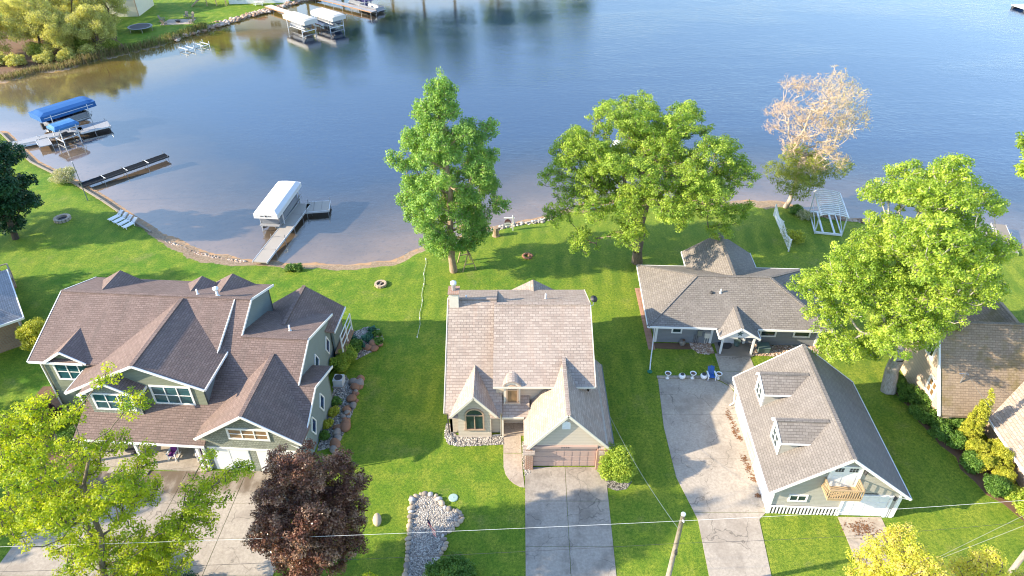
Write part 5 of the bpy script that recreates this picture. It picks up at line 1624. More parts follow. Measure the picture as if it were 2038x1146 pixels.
# burgundy maple
rg = np.random.default_rng(16)
lb = sub_lobes((-12.7, 26.6, 7.0), (3.4, 3.3, 4.7), 60, rg, (0.5, 0.98), (0.13, 0.24), -0.95)
lb.append((np.array((-12.3, 26.8, 11.3)), np.array((1.3, 1.3, 1.1))))
lb.append((np.array((-12.6, 26.6, 6.5)), np.array((2.3, 2.3, 3.4))))
cl = clusters_from(lb, 1300, rg, 0.26, (0.5, 1.05))
tree("burgundy_maple", "dense burgundy leaved maple in front of the sage house garage", (-13.2, 26.4, 0), trunk_line((-13.2, 26.4, 0), (-12.6, 26.6, 9), 6, 0.08, 6), 0.26, cl, 'lf_red', 'bark_dark', 85, 0.34, 0.115, 26, up=0.45)
# lime green foreground maple with pale limbs, long side limb over the driveway
rg = np.random.default_rng(17)
lb = sub_lobes((-23.2, 24.6, 12.4), (3.6, 3.2, 6.6), 28, rg, (0.35, 0.9), (0.16, 0.24), -0.9)
lb += [(np.array((-20.5, 25.5, 19.2)), np.array((0.8, 0.8, 0.7))), (np.array((-19.2, 25.2, 18.0)), np.array((0.8, 0.8, 0.7))),
       (np.array((-17.4, 25.4, 10.6)), np.array((1.5, 1.3, 0.8))), (np.array((-15.4, 25.9, 11.8)), np.array((1.0, 0.9, 0.6))), (np.array((-18.6, 24.6, 8.8)), np.array((1.6, 1.4, 1.0))),
       (np.array((-16.9, 26.0, 12.9)), np.array((0.6, 0.6, 0.5))), (np.array((-26.6, 25.6, 15.6)), np.array((1.5, 1.3, 1.4))), (np.array((-21.2, 24.4, 6.6)), np.array((2.4, 1.8, 1.8))), (np.array((-27.2, 24.2, 10.0)), np.array((2.4, 1.8, 2.2))), (np.array((-25.2, 24.6, 6.0)), np.array((2.6, 1.8, 2.0))), (np.array((-22.6, 25.0, 3.8)), np.array((2.2, 1.6, 1.4))), (np.array((-27.6, 25.4, 13.0)), np.array((1.8, 1.6, 1.6))), (np.array((-24.6, 25.6, 17.2)), np.array((1.0, 1.0, 0.9)))]
cl = clusters_from(lb, 900, rg, 0.34, (0.2, 1.0))
tree("lime_maple", "open lime green maple with pale limbs reaching over the wide driveway", (-25.6, 23.4, 0), trunk_line((-25.6, 23.4, 0), (-22.6, 24.8, 14.5), 8, 0.2, 7), 0.22, cl, 'lf_lime', 'bark_grey', 80, 0.4, 0.125, 27, rmin=0.03)
# yellow flowering tree tops at the bottom edge
def crown_top(nm, lab, bx, by, c, r, nl, seed, grp=None, leaf='lf_yellow', n=420):
    g = np.random.default_rng(seed)
    l_ = sub_lobes(c, r, nl, g, (0.4, 0.9), (0.24, 0.36), -0.5)
    k = clusters_from(l_, n, g, 0.33)
    return tree(nm, lab, (bx, by, 0), trunk_line((bx, by, 0), (c[0], c[1], c[2] + 0.5), 6, 0.08, seed), 0.22, k, leaf, 'bark_grey', 80, 0.34, 0.1, seed)
crown_top("yellow_tree", "golden yellow flowering tree beside the short garage apron", 20.6, 19.6, (20.1, 20.0, 9.4), (2.7, 2.7, 4.4), 18, 31)
crown_top("yellow_tree", "small golden flowering tree under the guyed utility pole", 26.0, 20.4, (25.9, 20.8, 7.9), (1.9, 1.9, 3.2), 12, 32, n=260)
crown_top("small_tree", "little lime leaved sapling beside the burgundy maple", -8.4, 22.4, (-8.2, 22.6, 4.6), (1.2, 1.2, 1.6), 9, 33, leaf='lf_lime', n=150)
crown_top("small_tree", "little lime leaved sapling at the foot of the gravel bed", -6.2, 22.4, (-6.1, 22.7, 4.4), (0.9, 0.9, 1.4), 8, 34, leaf='lf_lime', n=110)
# right edge tree by the water
rg = np.random.default_rng(18)
lb = sub_lobes((55.0, 64.0, 12.6), (3.6, 3.6, 4.0), 18, rg, (0.5, 0.9), (0.25, 0.36))
cl = clusters_from(lb, 360, rg, 0.5)
tree("silver_maple", "pale green tree at the far end of the brown house garden", (58.6, 62.6, 0), trunk_line((58.6, 62.6, 0), (55.6, 63.8, 12.4), 6, 0.1, 8), 0.3, cl, 'lf_oak2', 'bark_grey', 60, 0.5, 0.25, 35)

# trees standing beyond the picture's left side: their long shadows lie over the left gardens
for i, (x, y, h_, w_) in enumerate(((-67, 54, 15, 4.4), (-72, 43, 16, 4.8), (-61, 36, 15, 4.2), (-56, 27, 14, 3.8), (-80, 66, 16, 5.0), (-43, 16, 13, 3.8), (-34, 12.5, 14, 4.2), (-22, 9, 13, 3.6))):
    g = np.random.default_rng(200 + i)
    l_ = sub_lobes((x, y, h_ * 0.62), (w_, w_, h_ * 0.36), 20, g, (0.5, 0.9), (0.26, 0.38), -0.8)
    k = clusters_from(l_, 260, g, 0.6)
    tree("garden_tree", "leafy shade tree in the neighbouring garden behind the brick house" if i in (0, 1, 2, 4) else "leafy shade tree along the street side of the lots", (x, y, 0), trunk_line((x, y, 0), (x, y, h_ * 0.75), 6, 0.12, 50 + i), 0.32, k, 'lf_oak', 'bark_grey', 40, 0.7, 0.36, 300 + i,
         "shade trees in the neighbouring garden" if i in (0, 1, 2, 4) else "shade trees along the street")

# willow thicket on the far left point
willows = [(-93.5, 140.0, 11.5, 5.2), (-87.8, 138.0, 10.0, 4.8), (-82.4, 140.6, 9.2, 4.4), (-98.5, 148, 13, 6.0), (-90.0, 149, 13.0, 6.0), (-101, 136, 11, 5.4), (-85.2, 152.5, 11.5, 4.8), (-96, 158, 13, 5.5)]
wl_lab = ["olive willow at the tip of the wooded point", "yellow green willow over the muddy bank", "rounded willow next to the trampoline lawn", "tall willow at the back of the wooded point", "tall feathery willow behind the thicket", "willow at the outer bank of the point", "willow beside the cream house corner", "far willow at the landward side of the point"]
for i, (x, y, h_, w_) in enumerate(willows):
    g = np.random.default_rng(60 + i)
    l_ = sub_lobes((x, y, h_ * 0.5), (w_ * 0.9, w_ * 0.9, h_ * 0.48), 34, g, (0.4, 0.97), (0.18, 0.3), -0.95)
    k = clusters_from(l_, 700, g, 0.48, (0.3, 1.0), -0.95)
    k = k[k[:, 2] > 0.4]
    tree("willow_tree", wl_lab[i], (x, y, -0.05), trunk_line((x, y, -0.05), (x + 0.3, y, h_ * 0.7), 6, 0.2, 70 + i), 0.22, k, 'lf_willow', 'bark_grey', 46, 0.55, 0.2, 80 + i, "willows on the wooded point", droop=0.8, up=0.2)
# trees on the far shore, seen as reflections in the lake
for i, (x, y, h_, w_) in enumerate(((-68, 196, 21, 5.6), (-55, 197, 27, 6.0), (-46, 199, 25, 5.5), (-33, 203, 22, 5.5), (-24.5, 203, 26, 5.5), (-16, 206, 25.5, 6), (-4, 212, 21, 6), (7, 218, 22, 6.5), (20, 236, 22, 7), (-80, 192, 18, 5.5))):
    g = np.random.default_rng(400 + i)
    l_ = sub_lobes((x, y, h_ * 0.56), (w_ * 0.85, w_ * 0.85, h_ * 0.4), 24, g, (0.5, 0.9), (0.28, 0.4), -0.7)
    k = clusters_from(l_, 330, g, 0.6)
    tree("far_shore_tree", "tall leafy tree on the far shore behind the docks", (x, y, 0), trunk_line((x, y, 0), (x, y, h_ * 0.75), 6, 0.15, 90 + i), 0.35, k, 'lf_oak2', 'bark_grey', 34, 0.95, 0.5, 500 + i, "trees along the far shore")

# ------------------------------------------------------------------ shrubs
def shrub(name, label, base, r, leaf, seed, per=46, n=None, size=0.12, cr=0.26, group=None, cat="shrub", lumps=9, up=0.4, dmin=0.2, cone=False, fol="foliage"):
    rg = np.random.default_rng(seed)
    root = thing(name, label, cat, base, 0, group)
    c = np.array((0, 0, r[2] * 0.92))
    if cone:
        lob = []
        for k in range(16):
            f = k / 15
            w = r[0] * (1 - f) ** 0.75 * 0.55 + 0.1
            for q_ in range(4 if f < 0.8 else 1):
                a = q_ * 1.57 + k
                lob.append((np.array((math.cos(a) * w * 0.75, math.sin(a) * w * 0.75, 0.15 + f * r[2] * 1.9)), np.array((w * 0.75 + 0.05, w * 0.75 + 0.05, r[2] * 0.12))))
    else:
        lob = sub_lobes(c, r, lumps, rg, (0.45, 0.75), (0.32, 0.48), -0.9) + [(c, np.array(r) * 0.72)]
    area = r[0] * r[2] * 4
    n = n or int(max(30, min(420, area * 55)))
    k = clusters_from(lob, n, rg, dmin * max(0.6, min(1.4, r[0])), (0.6, 1.0), -0.9)
    k[:, 2] = np.maximum(k[:, 2], 0.06)
    lm = leaves_mesh(fol, k, per, cr, size, leaf, rg, up)
    obj(fol, lm, root)
    st = MB()
    for i in range(7):
        a = i * 0.9
        st.tube([(0.1 * math.cos(a), 0.1 * math.sin(a), -0.03), (r[0] * 0.5 * math.cos(a), r[1] * 0.5 * math.sin(a), r[2] * 1.2)], [0.035, 0.015], 4)
    st.build("stems", 'bark_dark', root)
    return root

shrub("round_bush", "clipped round bright green bush at the garage corner of the middle house", (8.2, 35.0, 0.0), (1.5, 1.5, 1.6), 'lf_bush', 1, n=460, lumps=16, dmin=0.17)
shrub("round_bush", "broad green bush at the foot of the gravel bed", (-3.95, 26.1, 0.0), (1.85, 1.5, 0.95), 'lf_hedge', 2, n=380, lumps=16, dmin=0.15)
shrub("yellow_shrub", "golden green shrub against the tan brick house", (-44.3, 49.9, 0), (1.5, 1.5, 1.9), 'lf_arb', 3, n=360, lumps=14)
shrub("blossom_shrub", "pale flowering shrub at the landing of the black dock", (-59.6, 83.9, -0.2), (1.9, 1.6, 1.25), 'lf_white', 4, n=220, per=30)
shrub("blossom_shrub", "low white flowering shrub under the budding tree", (36.1, 74.6, 0), (1.6, 0.9, 0.45), 'lf_white', 5, n=140, per=28)
shrub("leafy_shrub", "green shrub at the foot of the budding tree", (35.3, 75.8, -0.1), (1.1, 0.8, 0.5), 'lf_hedge', 6, n=110)
shrub("yellow_shrub", "loose yellow forsythia beside the white trellis", (32.9, 69.2, 0), (1.0, 1.3, 0.8), 'lf_arb', 7, n=80, per=22)
for i, x in enumerate((-24.4, -23.9, -23.4)):
    shrub("low_juniper", "low dark juniper clump at the sand edge", (x, 63.3, -0.05), (0.5, 0.45, 0.4), 'lf_hedge', 8 + i, n=45, group="junipers at the sand edge")
shrub("purple_shrub", "dark purple leaved shrub at the corner of the sage house", (-38.6, 40.0, 0), (1.8, 1.6, 1.5), 'lf_purple', 12, n=260)
shrub("round_bush", "small round dark green bush beside the purple shrub", (-35.6, 38.2, 0), (0.95, 0.95, 0.85), 'lf_hedge', 13, n=160)
# hedge along the brown house
hs = [(33.9, 45.0, 0.95, 0.8), (34.4, 43.7, 0.95, 0.75), (34.9, 42.5, 1.0, 0.8), (34.5, 41.3, 0.95, 0.75), (35.2, 40.2, 1.0, 0.8), (35.0, 39.0, 0.9, 0.7), (35.8, 38.2, 0.9, 0.7), (36.6, 39.8, 0.8, 0.9)]
HL = ["dark leafy shrub beside the pale oak trunk", "hedge shrub next after the one by the oak trunk", "hedge shrub below the upper gable window of the brown house", "hedge shrub at the lawn side below the lower gable window",
      "hedge shrub at the foot of the white rake board", "hedge shrub bulging into the lawn before the arborvitae", "hedge shrub touching the dark round yew", "hedge shrub behind the others against the brown roof eave"]
for i, (x, y, w_, h_) in enumerate(hs):
    shrub("hedge_shrub", HL[i], (x, y, 0), (w_, w_, h_), 'lf_hedge', 20 + i, n=130, group="hedge shrubs along the brown house", size=0.14)
shrub("arborvitae", "tall pointed golden arborvitae beside the brown roof", (36.75, 38.5, 0), (0.95, 0.95, 3.0), 'lf_arb', 30, n=1200, cone=True, cat="conifer", dmin=0.07, size=0.075, cr=0.13, per=36)
for i, (x, y, w_, h_, lab) in enumerate(((36.5, 36.9, 0.85, 1.3, "clipped golden arborvitae below the tall pointed one"), (37.6, 35.6, 1.05, 1.5, "widest clipped golden arborvitae of the row"),
                                         (36.3, 35.6, 0.8, 1.2, "golden arborvitae with open brown centre"), (38.1, 36.9, 0.85, 1.2, "golden arborvitae tucked against the tan roof"), (37.3, 34.4, 0.8, 1.0, "low golden arborvitae before the widest one"))):
    shrub("golden_shrub", lab, (x, y, 0), (w_ * 0.9, w_ * 0.9, h_ * 0.9), 'lf_arb', 40 + i, n=330, cat="conifer", size=0.08, cr=0.17, dmin=0.13)
for i, (x, y, w_, h_, lab) in enumerate(((35.7, 35.9, 0.9, 0.85, "dark round yew at the lawn edge below the arborvitae"), (36.3, 33.6, 0.95, 0.8, "round green yew at the bend of the bed"), (37.2, 33.3, 0.7, 0.6, "small golden yew by the tan wall"),
                                         (37.6, 31.6, 1.3, 1.0, "broad bright green bush at the street end of the bed"))):
    shrub("yew_shrub", lab, (x, y, 0), (w_, w_, h_), 'lf_hedge' if i < 2 else 'lf_bush', 50 + i, n=190)
# right side of the sage house
for i, (x, y, w_, h_, lab) in enumerate(((-15.5, 47.2, 0.85, 0.8, "round box bush nearest the air conditioner"), (-15.2, 48.4, 0.85, 0.85, "middle round box bush of the three by the sage wall"), (-14.8, 49.6, 0.8, 0.75, "round box bush beside the hosta bed"))):
    shrub("box_bush", lab, (x, y, 0), (w_, w_, h_), 'lf_bush' if i < 2 else 'lf_hedge', 60 + i, n=170)
for i, (x, y, s_, lf, lab) in enumerate(((-13.8, 51.4, 0.55, 'lf_bluegreen', "blue green hosta in the pale gravel"), (-14.4, 50.2, 0.6, 'lf_bluegreen', "blue green hosta in the pale gravel"), (-15.3, 51.2, 0.6, 'lf_bluegreen', "blue green hosta in the pale gravel"), (-13.6, 52.5, 0.4, 'lf_bluegreen', "blue green hosta in the pale gravel"),
                                         (-13.0, 52.0, 0.5, 'lf_hedge', "light green hosta in the pale gravel"), (-12.7, 50.9, 0.5, 'lf_hedge', "light green hosta in the pale gravel"))):
    shrub("hosta", lab, (x, y, 0.03), (s_, s_, 0.28), lf, 70 + i, n=34, per=16, size=0.26, cr=0.22, group="hostas in the gravel bed", cat="plant", lumps=4)
for i, (x, y, s_, lf, lab) in enumerate(((-15.2, 42.9, 0.45, 'lf_hedge', "dark tuft beside the sage wall boulders"), (-15.1, 41.6, 0.5, 'lf_arb', "larger gold tuft beside the sage wall boulders"), (-15.3, 40.3, 0.36, 'lf_arb', "small gold tuft beside the sage wall boulders"), (-15.3, 39.0, 0.35, 'lf_hedge', "low green tuft at the street end of the boulders"))):
    shrub("tuft_plant", lab, (x, y, 0.03), (s_, s_, 0.3), lf, 80 + i, n=36, cat="plant", lumps=4)
# undergrowth shrubs on the far point
for i, (x, y, w_, h_, lf) in enumerate(((-82.5, 136.5, 1.8, 1.4, 'lf_willow'), (-85.4, 134.0, 1.9, 1.3, 'lf_willow'), (-88.6, 132.6, 1.8, 1.2, 'lf_willow'), (-79.4, 140.0, 1.6, 1.3, 'lf_olive'), (-93, 131, 2.0, 1.3, 'lf_willow'), (-91.2, 135.5, 2.0, 1.7, 'lf_olive'), (-84.5, 138.3, 2.1, 1.8, 'lf_olive'), (-97, 132, 2.0, 1.4, 'lf_willow'))):
    shrub("bank_shrub", "scrubby bank shrub below the willows", (x, y, -0.1), (w_, w_, h_), lf, 90 + i, n=150, per=34, size=0.22, cr=0.4, group="bank shrubs below the willows")
# reeds along the far bank: nobody could count them
rg = np.random.default_rng(77)
V, F_, T = [], [], []
edge = [(-97, 124.2), (-91.5, 124.5), (-88.6, 129.0), (-84.6, 130.6), (-83, 133.2), (-81, 135.2), (-76.4, 140.2), (-71.8, 145.8), (-68.4, 152.6), (-66.4, 156.4)]
for i in range(4200):
    k = rg.integers(0, len(edge) - 1)
    f = rg.uniform()
    dens = 1.0 if k >= 4 else 0.6
    x = edge[k][0] * (1 - f) + edge[k + 1][0] * f + rg.normal() * 0.55
    y = edge[k][1] * (1 - f) + edge[k + 1][1] * f + rg.normal() * 0.55
    h_ = rg.uniform(0.5, 1.5) * dens
    a = rg.uniform(0, 6.28)
    lx, ly = rg.normal(0, 0.22, 2)
    w_ = 0.045
    b_ = len(V) * 4
    V.append(np.array([(x - w_ * math.cos(a), y - w_ * math.sin(a), -0.5), (x + w_ * math.cos(a), y + w_ * math.sin(a), -0.5), (x + lx + 0.02, y + ly, h_), (x + lx - 0.02, y + ly, h_)]))
    F_.append(np.arange(4) + b_)
    T.append(rg.uniform(0, 1) if k < 7 else rg.uniform(0.5, 1))
tag(obj("reeds", np_mesh("reeds", np.concatenate(V), np.array(F_), 'lf_reed', np.array(T))), "dry reeds and sedge fringing the far bank", kind="stuff")

shrub("dark_shrub", "dark green shrub at the street edge below the lime maple", (-25.2, 26.6, 0), (1.9, 1.3, 0.9), 'lf_hedge', 110, n=260)
shrub("dark_shrub", "second dark green shrub under the long limb of the lime maple", (-21.9, 25.6, 0), (1.5, 1.1, 0.8), 'lf_dark', 111, n=200)
# ------------------------------------------------------------------ boulders
import bmesh
def rock_mesh(seed, mat):
    bm = bmesh.new()
    bmesh.ops.create_icosphere(bm, subdivisions=2, radius=1.0)
    g = np.random.default_rng(seed)
    k = g.normal(size=(4, 3)) * 1.5
    ph = g.uniform(0, 6, 4)
    for v in bm.verts:
        n = sum(math.sin(float(np.dot(k[i], v.co)) + ph[i]) for i in range(4)) / 4
        v.co *= 1 + 0.22 * n
        v.co.z *= 0.8
    me = bpy.data.meshes.new("boulder")
    bm.to_mesh(me)
    bm.free()
    me.materials.append(M[mat])
    me.polygons.foreach_set("use_smooth", [True] * len(me.polygons))
    return me
ROCKS = {m: [rock_mesh(i * 7 + len(m), m) for i in range(4)] for m in ('rocktan', 'rockgrey', 'rockpale', 'rockred')}
rr = random.Random(9)
def boulder(x, y, s, mat, label, group, z=0.0):
    o = obj("boulder", rr.choice(ROCKS[mat]), None, (x, y, z + s * 0.3), (rr.uniform(-0.3, 0.3), rr.uniform(-0.3, 0.3), rr.uniform(0, 6.28)), (s * rr.uniform(0.85, 1.25), s * rr.uniform(0.75, 1.0), s * rr.uniform(0.7, 0.95)))
    return tag(o, label, "boulder", group)
# rim of the flag bed
per = []
for i in range(len(BED)):
    a, b = Vector((*BED[i], 0)), Vector((*BED[(i + 1) % len(BED)], 0))
    per.append((a, b, (b - a).length))
tot = sum(p[2] for p in per)
s_ = 0.0
while s_ < tot:
    acc = 0
    for a, b, ln in per:
        if acc + ln >= s_:
            p = a + (b - a) * ((s_ - acc) / ln)
            break
        acc += ln
    size = rr.uniform(0.15, 0.27)
    m = rr.choice(['rocktan', 'rocktan', 'rockgrey', 'rockpale'])
    boulder(p.x, p.y, size, m, {'rocktan': "rounded tan fieldstone in the rim of the gravel bed", 'rockgrey': "rounded grey fieldstone in the rim of the gravel bed", 'rockpale': "rounded whitish fieldstone in the rim of the gravel bed"}[m], "fieldstones rimming the gravel bed", 0.02)
    s_ += size * 1.75
boulder(-9.8, 31.1, 0.42, 'rocktan', "single large tan boulder alone on the front lawn", None)
# sage house boulders
for i in range(34):
    f = i / 33
    y = 45.8 - 8.0 * f + rr.uniform(-0.25, 0.25)
    x = -13.8 + 0.3 * math.sin(f * 5) + rr.uniform(-0.45, 0.5) - 0.35 * f
    red_ = rr.random() < 0.45
    m = 'rockred' if red_ else 'rockgrey'
    boulder(x, y, rr.choice((0.22, 0.28, 0.34, 0.42, 0.5)), m, ("rust red boulder" if red_ else "grey boulder") + " in the rock edging beside the sage wall", "boulders beside the sage wall")
for x, y, s in ((-12.9, 51.3, 0.4), (-13.2, 50.6, 0.45), (-13.7, 50.1, 0.42), (-13.0, 50.0, 0.4), (-12.5, 50.6, 0.33)):
    boulder(x, y, s, 'rockred', "rust red boulder among the hostas", "red boulders among the hostas")
# shore rip-rap: uncountable small stones
def riprap(pts, n, sz, seed, mat, label, spread=0.5, z=-0.25):
    g = np.random.default_rng(seed)
    V, F_, T = [], [], []
    base = np.array([(1, 0, 0), (0, 1, 0), (-1, 0, 0), (0, -1, 0), (0, 0, 0.9), (0, 0, -0.6), (0.65, 0.65, 0.4), (-0.65, 0.65, 0.4), (-0.65, -0.65, 0.4), (0.65, -0.65, 0.4)], float)
    tri = np.array([(4, 6, 7), (4, 7, 8), (4, 8, 9), (4, 9, 6), (0, 1, 6), (1, 7, 6), (1, 2, 7), (2, 8, 7), (2, 3, 8), (3, 9, 8), (3, 0, 9), (0, 6, 9), (0, 5, 1), (1, 5, 2), (2, 5, 3), (3, 5, 0)])
    for i in range(n):
        k = g.integers(0, len(pts) - 1)
        f = g.uniform()
        x = pts[k][0] * (1 - f) + pts[k + 1][0] * f + g.normal() * spread
        y = pts[k][1] * (1 - f) + pts[k + 1][1] * f + g.normal() * spread
        s = sz * g.uniform(0.6, 1.5)
        q_ = base * s * g.uniform(0.75, 1.2, (10, 1)) * np.array([1, 0.85, 0.8])
        a = g.uniform(0, 6.28)
        V.append(np.stack([q_[:, 0] * math.cos(a) - q_[:, 1] * math.sin(a) + x, q_[:, 0] * math.sin(a) + q_[:, 1] * math.cos(a) + y, q_[:, 2] + z + g.uniform(0, 0.2)], -1))
        F_.append(tri + 10 * i)
        T.append(np.full(16, g.uniform()))
    tag(obj("riprap", np_mesh("riprap", np.concatenate(V), np.concatenate(F_), mat, np.concatenate(T))), label, kind="stuff")
riprap([(-71, 148), (-68.4, 152.8), (-64.3, 159.6), (-60, 167.4), (-56.6, 171.8), (-51.8, 180), (-45, 184.5)], 900, 0.42, 5, 'cobble_var', "rip-rap stones lining the far bank", 0.55)
riprap([(-6.9, 68.9), (-4.1, 71.2), (-1.1, 72.4), (3.4, 73.8), (5.7, 75.6)], 230, 0.2, 6, 'pebble_var', "pale shore stones behind the hanging sign", 0.25)
riprap([(37.0, 75.9), (41.8, 74.0), (47.6, 73.3)], 120, 0.25, 7, 'cobble_var', "brown shore stones by the empty canopy frame", 0.3)
# weedy debris line on the beach
pebbles("beach_debris", [(-41, 69.2), (-36.5, 66.9), (-33, 65.5), (-30, 65.0), (-30, 65.5), (-33, 66.1), (-37, 67.7), (-41, 70.0)], 420, 0.13, 'cobble_var', 12, -0.3, "dark weedy debris washed up on the beach")
# catkin litter on the driveways
def litter(name, spots, n, seed, label):
    g = np.random.default_rng(seed)
    V, F_ = [], []
    for i in range(n):
        cx, cy, sx, sy = spots[g.integers(0, len(spots))]
        x, y = cx + g.normal() * sx, cy + g.normal() * sy
        a, s = g.uniform(0, 6.28), g.uniform(0.03, 0.09)
        c, d_ = math.cos(a) * s, math.sin(a) * s
        z = 0.04 + g.uniform(0, 0.02)
        F_.append(np.arange(4) + 4 * i)
        V.append(np.array([(x - c, y - d_, z), (x + d_ * 0.6, y - c * 0.6, z + 0.01), (x + c, y + d_, z + 0.004), (x - d_ * 0.6, y + c * 0.6, z + 0.012)]))
    tag(obj(name, np_mesh(name, np.concatenate(V), np.array(F_), 'leaffall')), label, kind="stuff")
litter("leaf_litter", [(18.3, 41.6, 0.12, 0.3), (18.45, 40.8, 0.14, 0.25), (18.5, 40.0, 0.16, 0.3), (18.35, 39.5, 0.1, 0.2), (18.6, 39.0, 0.1, 0.15), (18.4, 36.9, 0.14, 0.3), (18.5, 35.9, 0.18, 0.25), (18.6, 34.9, 0.12, 0.2), (18.5, 33.3, 0.1, 0.1)], 460, 41, "rusty catkin litter along the garage side of the driveway")
litter("leaf_litter", [(25.0, 30.6, 0.6, 0.25), (25.4, 30.2, 0.6, 0.3)], 260, 42, "rusty catkin litter on the short garage apron")

# ------------------------------------------------------------------ docks and boat lifts
def dock(label, p0, p1, w, nsec, deck, z=0.25, edge='alu', cross=None, posts=True, group=None, rail='dockdeck'):
    p0, p1 = Vector((*p0, 0)), Vector((*p1, 0))
    d_ = p1 - p0
    L_ = d_.length
    a = math.degrees(math.atan2(d_.y, d_.x))
    r_ = thing("dock", label, "dock", (p0.x, p0.y, WATER_Z), a, group)
    zz = z - WATER_Z
    for k in range(nsec):
        x0, x1 = L_ * k / nsec + 0.02, L_ * (k + 1) / nsec - 0.02
        MB().box(((x0 + x1) / 2, 0, zz), (x1 - x0, w, 0.1)).build("deck_section", deck, r_)
        if cross and k:
            MB().box((L_ * k / nsec, 0, zz + 0.075), (0.09, w + 0.12, 0.04)).build("cross_bar", cross, r_)
        if posts:
            for s in (-1, 1):
                MB().tube([(x1 - 0.2, s * (w / 2 + 0.04), -1.6), (x1 - 0.2, s * (w / 2 + 0.04), zz + (0.5 if k % 2 else 0.25))], 0.04, 6).build("dock_post", 'metal', r_)
    for s in (-1, 1):
        MB().box((L_ / 2, s * (w / 2 + 0.025), zz - 0.04), (L_, 0.05, 0.24)).build("edge_beam", edge, r_)
    return r_

def canopy_profile(W, drop=0.55, rise=0.38):
    return [(-W / 2, -drop), (-W / 2, 0), (-W * 0.33, rise * 0.8), (0, rise), (W * 0.33, rise * 0.8), (W / 2, 0), (W / 2, -drop)]

def boat_lift(label, c, heading, L_, W, top, canvas, group=None, slope_ends=0.5, drop=0.55):
    r_ = thing("boat_lift", label, "boat lift", (c[0], c[1], WATER_Z), heading, group)
    t = top - WATER_Z
    m = MB()
    pr = canopy_profile(W, drop)
    xs_ = [-L_ / 2, -L_ / 2 + slope_ends, -L_ * 0.2, 0, L_ * 0.2, L_ / 2 - slope_ends, L_ / 2]
    n = len(pr)
    vs, fs = [], []
    for i, x in enumerate(xs_):
        lo = 0.75 if i in (0, len(xs_) - 1) else (0.96 if i in (2, 4) else 1.0)
        for (a, b) in pr:
            zz = b if b <= 0 else b * (0.25 if i in (0, len(xs_) - 1) else lo)
            vs.append((x, a * (0.97 if i in (0, len(xs_) - 1) else 1), t + zz))
    for i in range(len(xs_) - 1):
        for k in range(n - 1):
            fs.append((i * n + k, i * n + k + 1, (i + 1) * n + k + 1, (i + 1) * n + k))
    fs.append(tuple(range(n)))
    fs.append(tuple((len(xs_) - 1) * n + k for k in reversed(range(n))))
    m.add(vs, fs)
    m.build("canopy", canvas, r_)
    for sx in (-1, 1):
        for sy in (-1, 1):
            MB().beam((sx * L_ * 0.33, sy * (W / 2 - 0.05), -0.9), (sx * L_ * 0.33, sy * (W / 2 - 0.05), t - 0.1), 0.11, 0.11).build("post", 'alu', r_)
        MB().beam((sx * L_ * 0.33, -W / 2, 0.45), (sx * L_ * 0.33, W / 2, 0.45), 0.12, 0.16).build("cradle_beam", 'alu', r_)
        MB().beam((sx * L_ * 0.33, -W / 2, t - 0.35), (sx * L_ * 0.33, W / 2, t - 0.35), 0.08, 0.08).build("top_beam", 'alu', r_)
    for sy in (-1, 1):
        MB().beam((-L_ * 0.36, sy * W * 0.28, 0.58), (L_ * 0.36, sy * W * 0.28, 0.58), 0.14, 0.1).build("bunk_rail", 'alu', r_)
        MB().beam((-L_ * 0.45, sy * (W / 2 - 0.03), t - 0.35), (L_ * 0.45, sy * (W / 2 - 0.03), t - 0.35), 0.07, 0.07).build("side_rail", 'alu', r_)
    whl = MB()
    for k in range(16):
        a0, a1 = 2 * math.pi * k / 16, 2 * math.pi * (k + 1) / 16
        whl.beam((L_ * 0.33 + 0.35 * math.cos(a0), -W / 2 - 0.12, t * 0.5 + 0.35 * math.sin(a0)), (L_ * 0.33 + 0.35 * math.cos(a1), -W / 2 - 0.12, t * 0.5 + 0.35 * math.sin(a1)), 0.05, 0.05)
    whl.build("crank_wheel", 'metal', r_)
    return r_

def pontoon(label, c, heading, L_, W, z, group=None, cover=None, top=False):
    r_ = thing("pontoon_boat", label, "boat", (c[0], c[1], z), heading, group)
    for s in (-1, 1):
        MB().tube([(-L_ / 2, s * W * 0.33, 0.3), (L_ * 0.38, s * W * 0.33, 0.3), (L_ * 0.46, s * W * 0.33, 0.4), (L_ / 2, s * W * 0.33, 0.52)], [0.3, 0.3, 0.2, 0.04], 10).build("pontoon", 'hull', r_, True)
    MB().box((0, 0, 0.66), (L_ * 0.96, W, 0.12)).build("boat_deck", 'dockgrey', r_)
    for s in (-1, 1):
        MB().box((0, s * (W / 2 - 0.04), 1.05), (L_ * 0.84, 0.05, 0.66)).build("side_fence", 'hull', r_)
        MB().box((-L_ * 0.05, s * (W / 2 - 0.35), 0.95), (L_ * 0.5, 0.5, 0.42)).build("bench_seat", 'navy' if not top else 'whitecanvas', r_)
    for s in (-1, 1):
        MB().box((s * L_ * 0.42, 0, 1.05), (0.05, W * 0.9, 0.6)).build("end_fence", 'hull', r_)
    MB().box((-L_ * 0.2, -W * 0.18, 1.15), (0.5, 0.6, 0.85)).build("console", 'navy', r_)
    MB().box((-L_ * 0.52, 0, 0.75), (0.35, 0.45, 0.95)).build("outboard_motor", 'darkmetal', r_)
    if top:
        MB().slab([(-1.2, -W * 0.45, 2.55), (1.0, -W * 0.45, 2.6), (1.0, W * 0.45, 2.6), (-1.2, W * 0.45, 2.55)], (0, 0, 0.06)).build("bimini_top", 'navy', r_)
        for sx in (-1.0, 0.9):
            for sy in (-1, 1):
                MB().tube([(sx, sy * W * 0.43, 1.3), (sx, sy * W * 0.43, 2.6)], 0.025, 5).build("bimini_pole", 'alu', r_)
    return r_

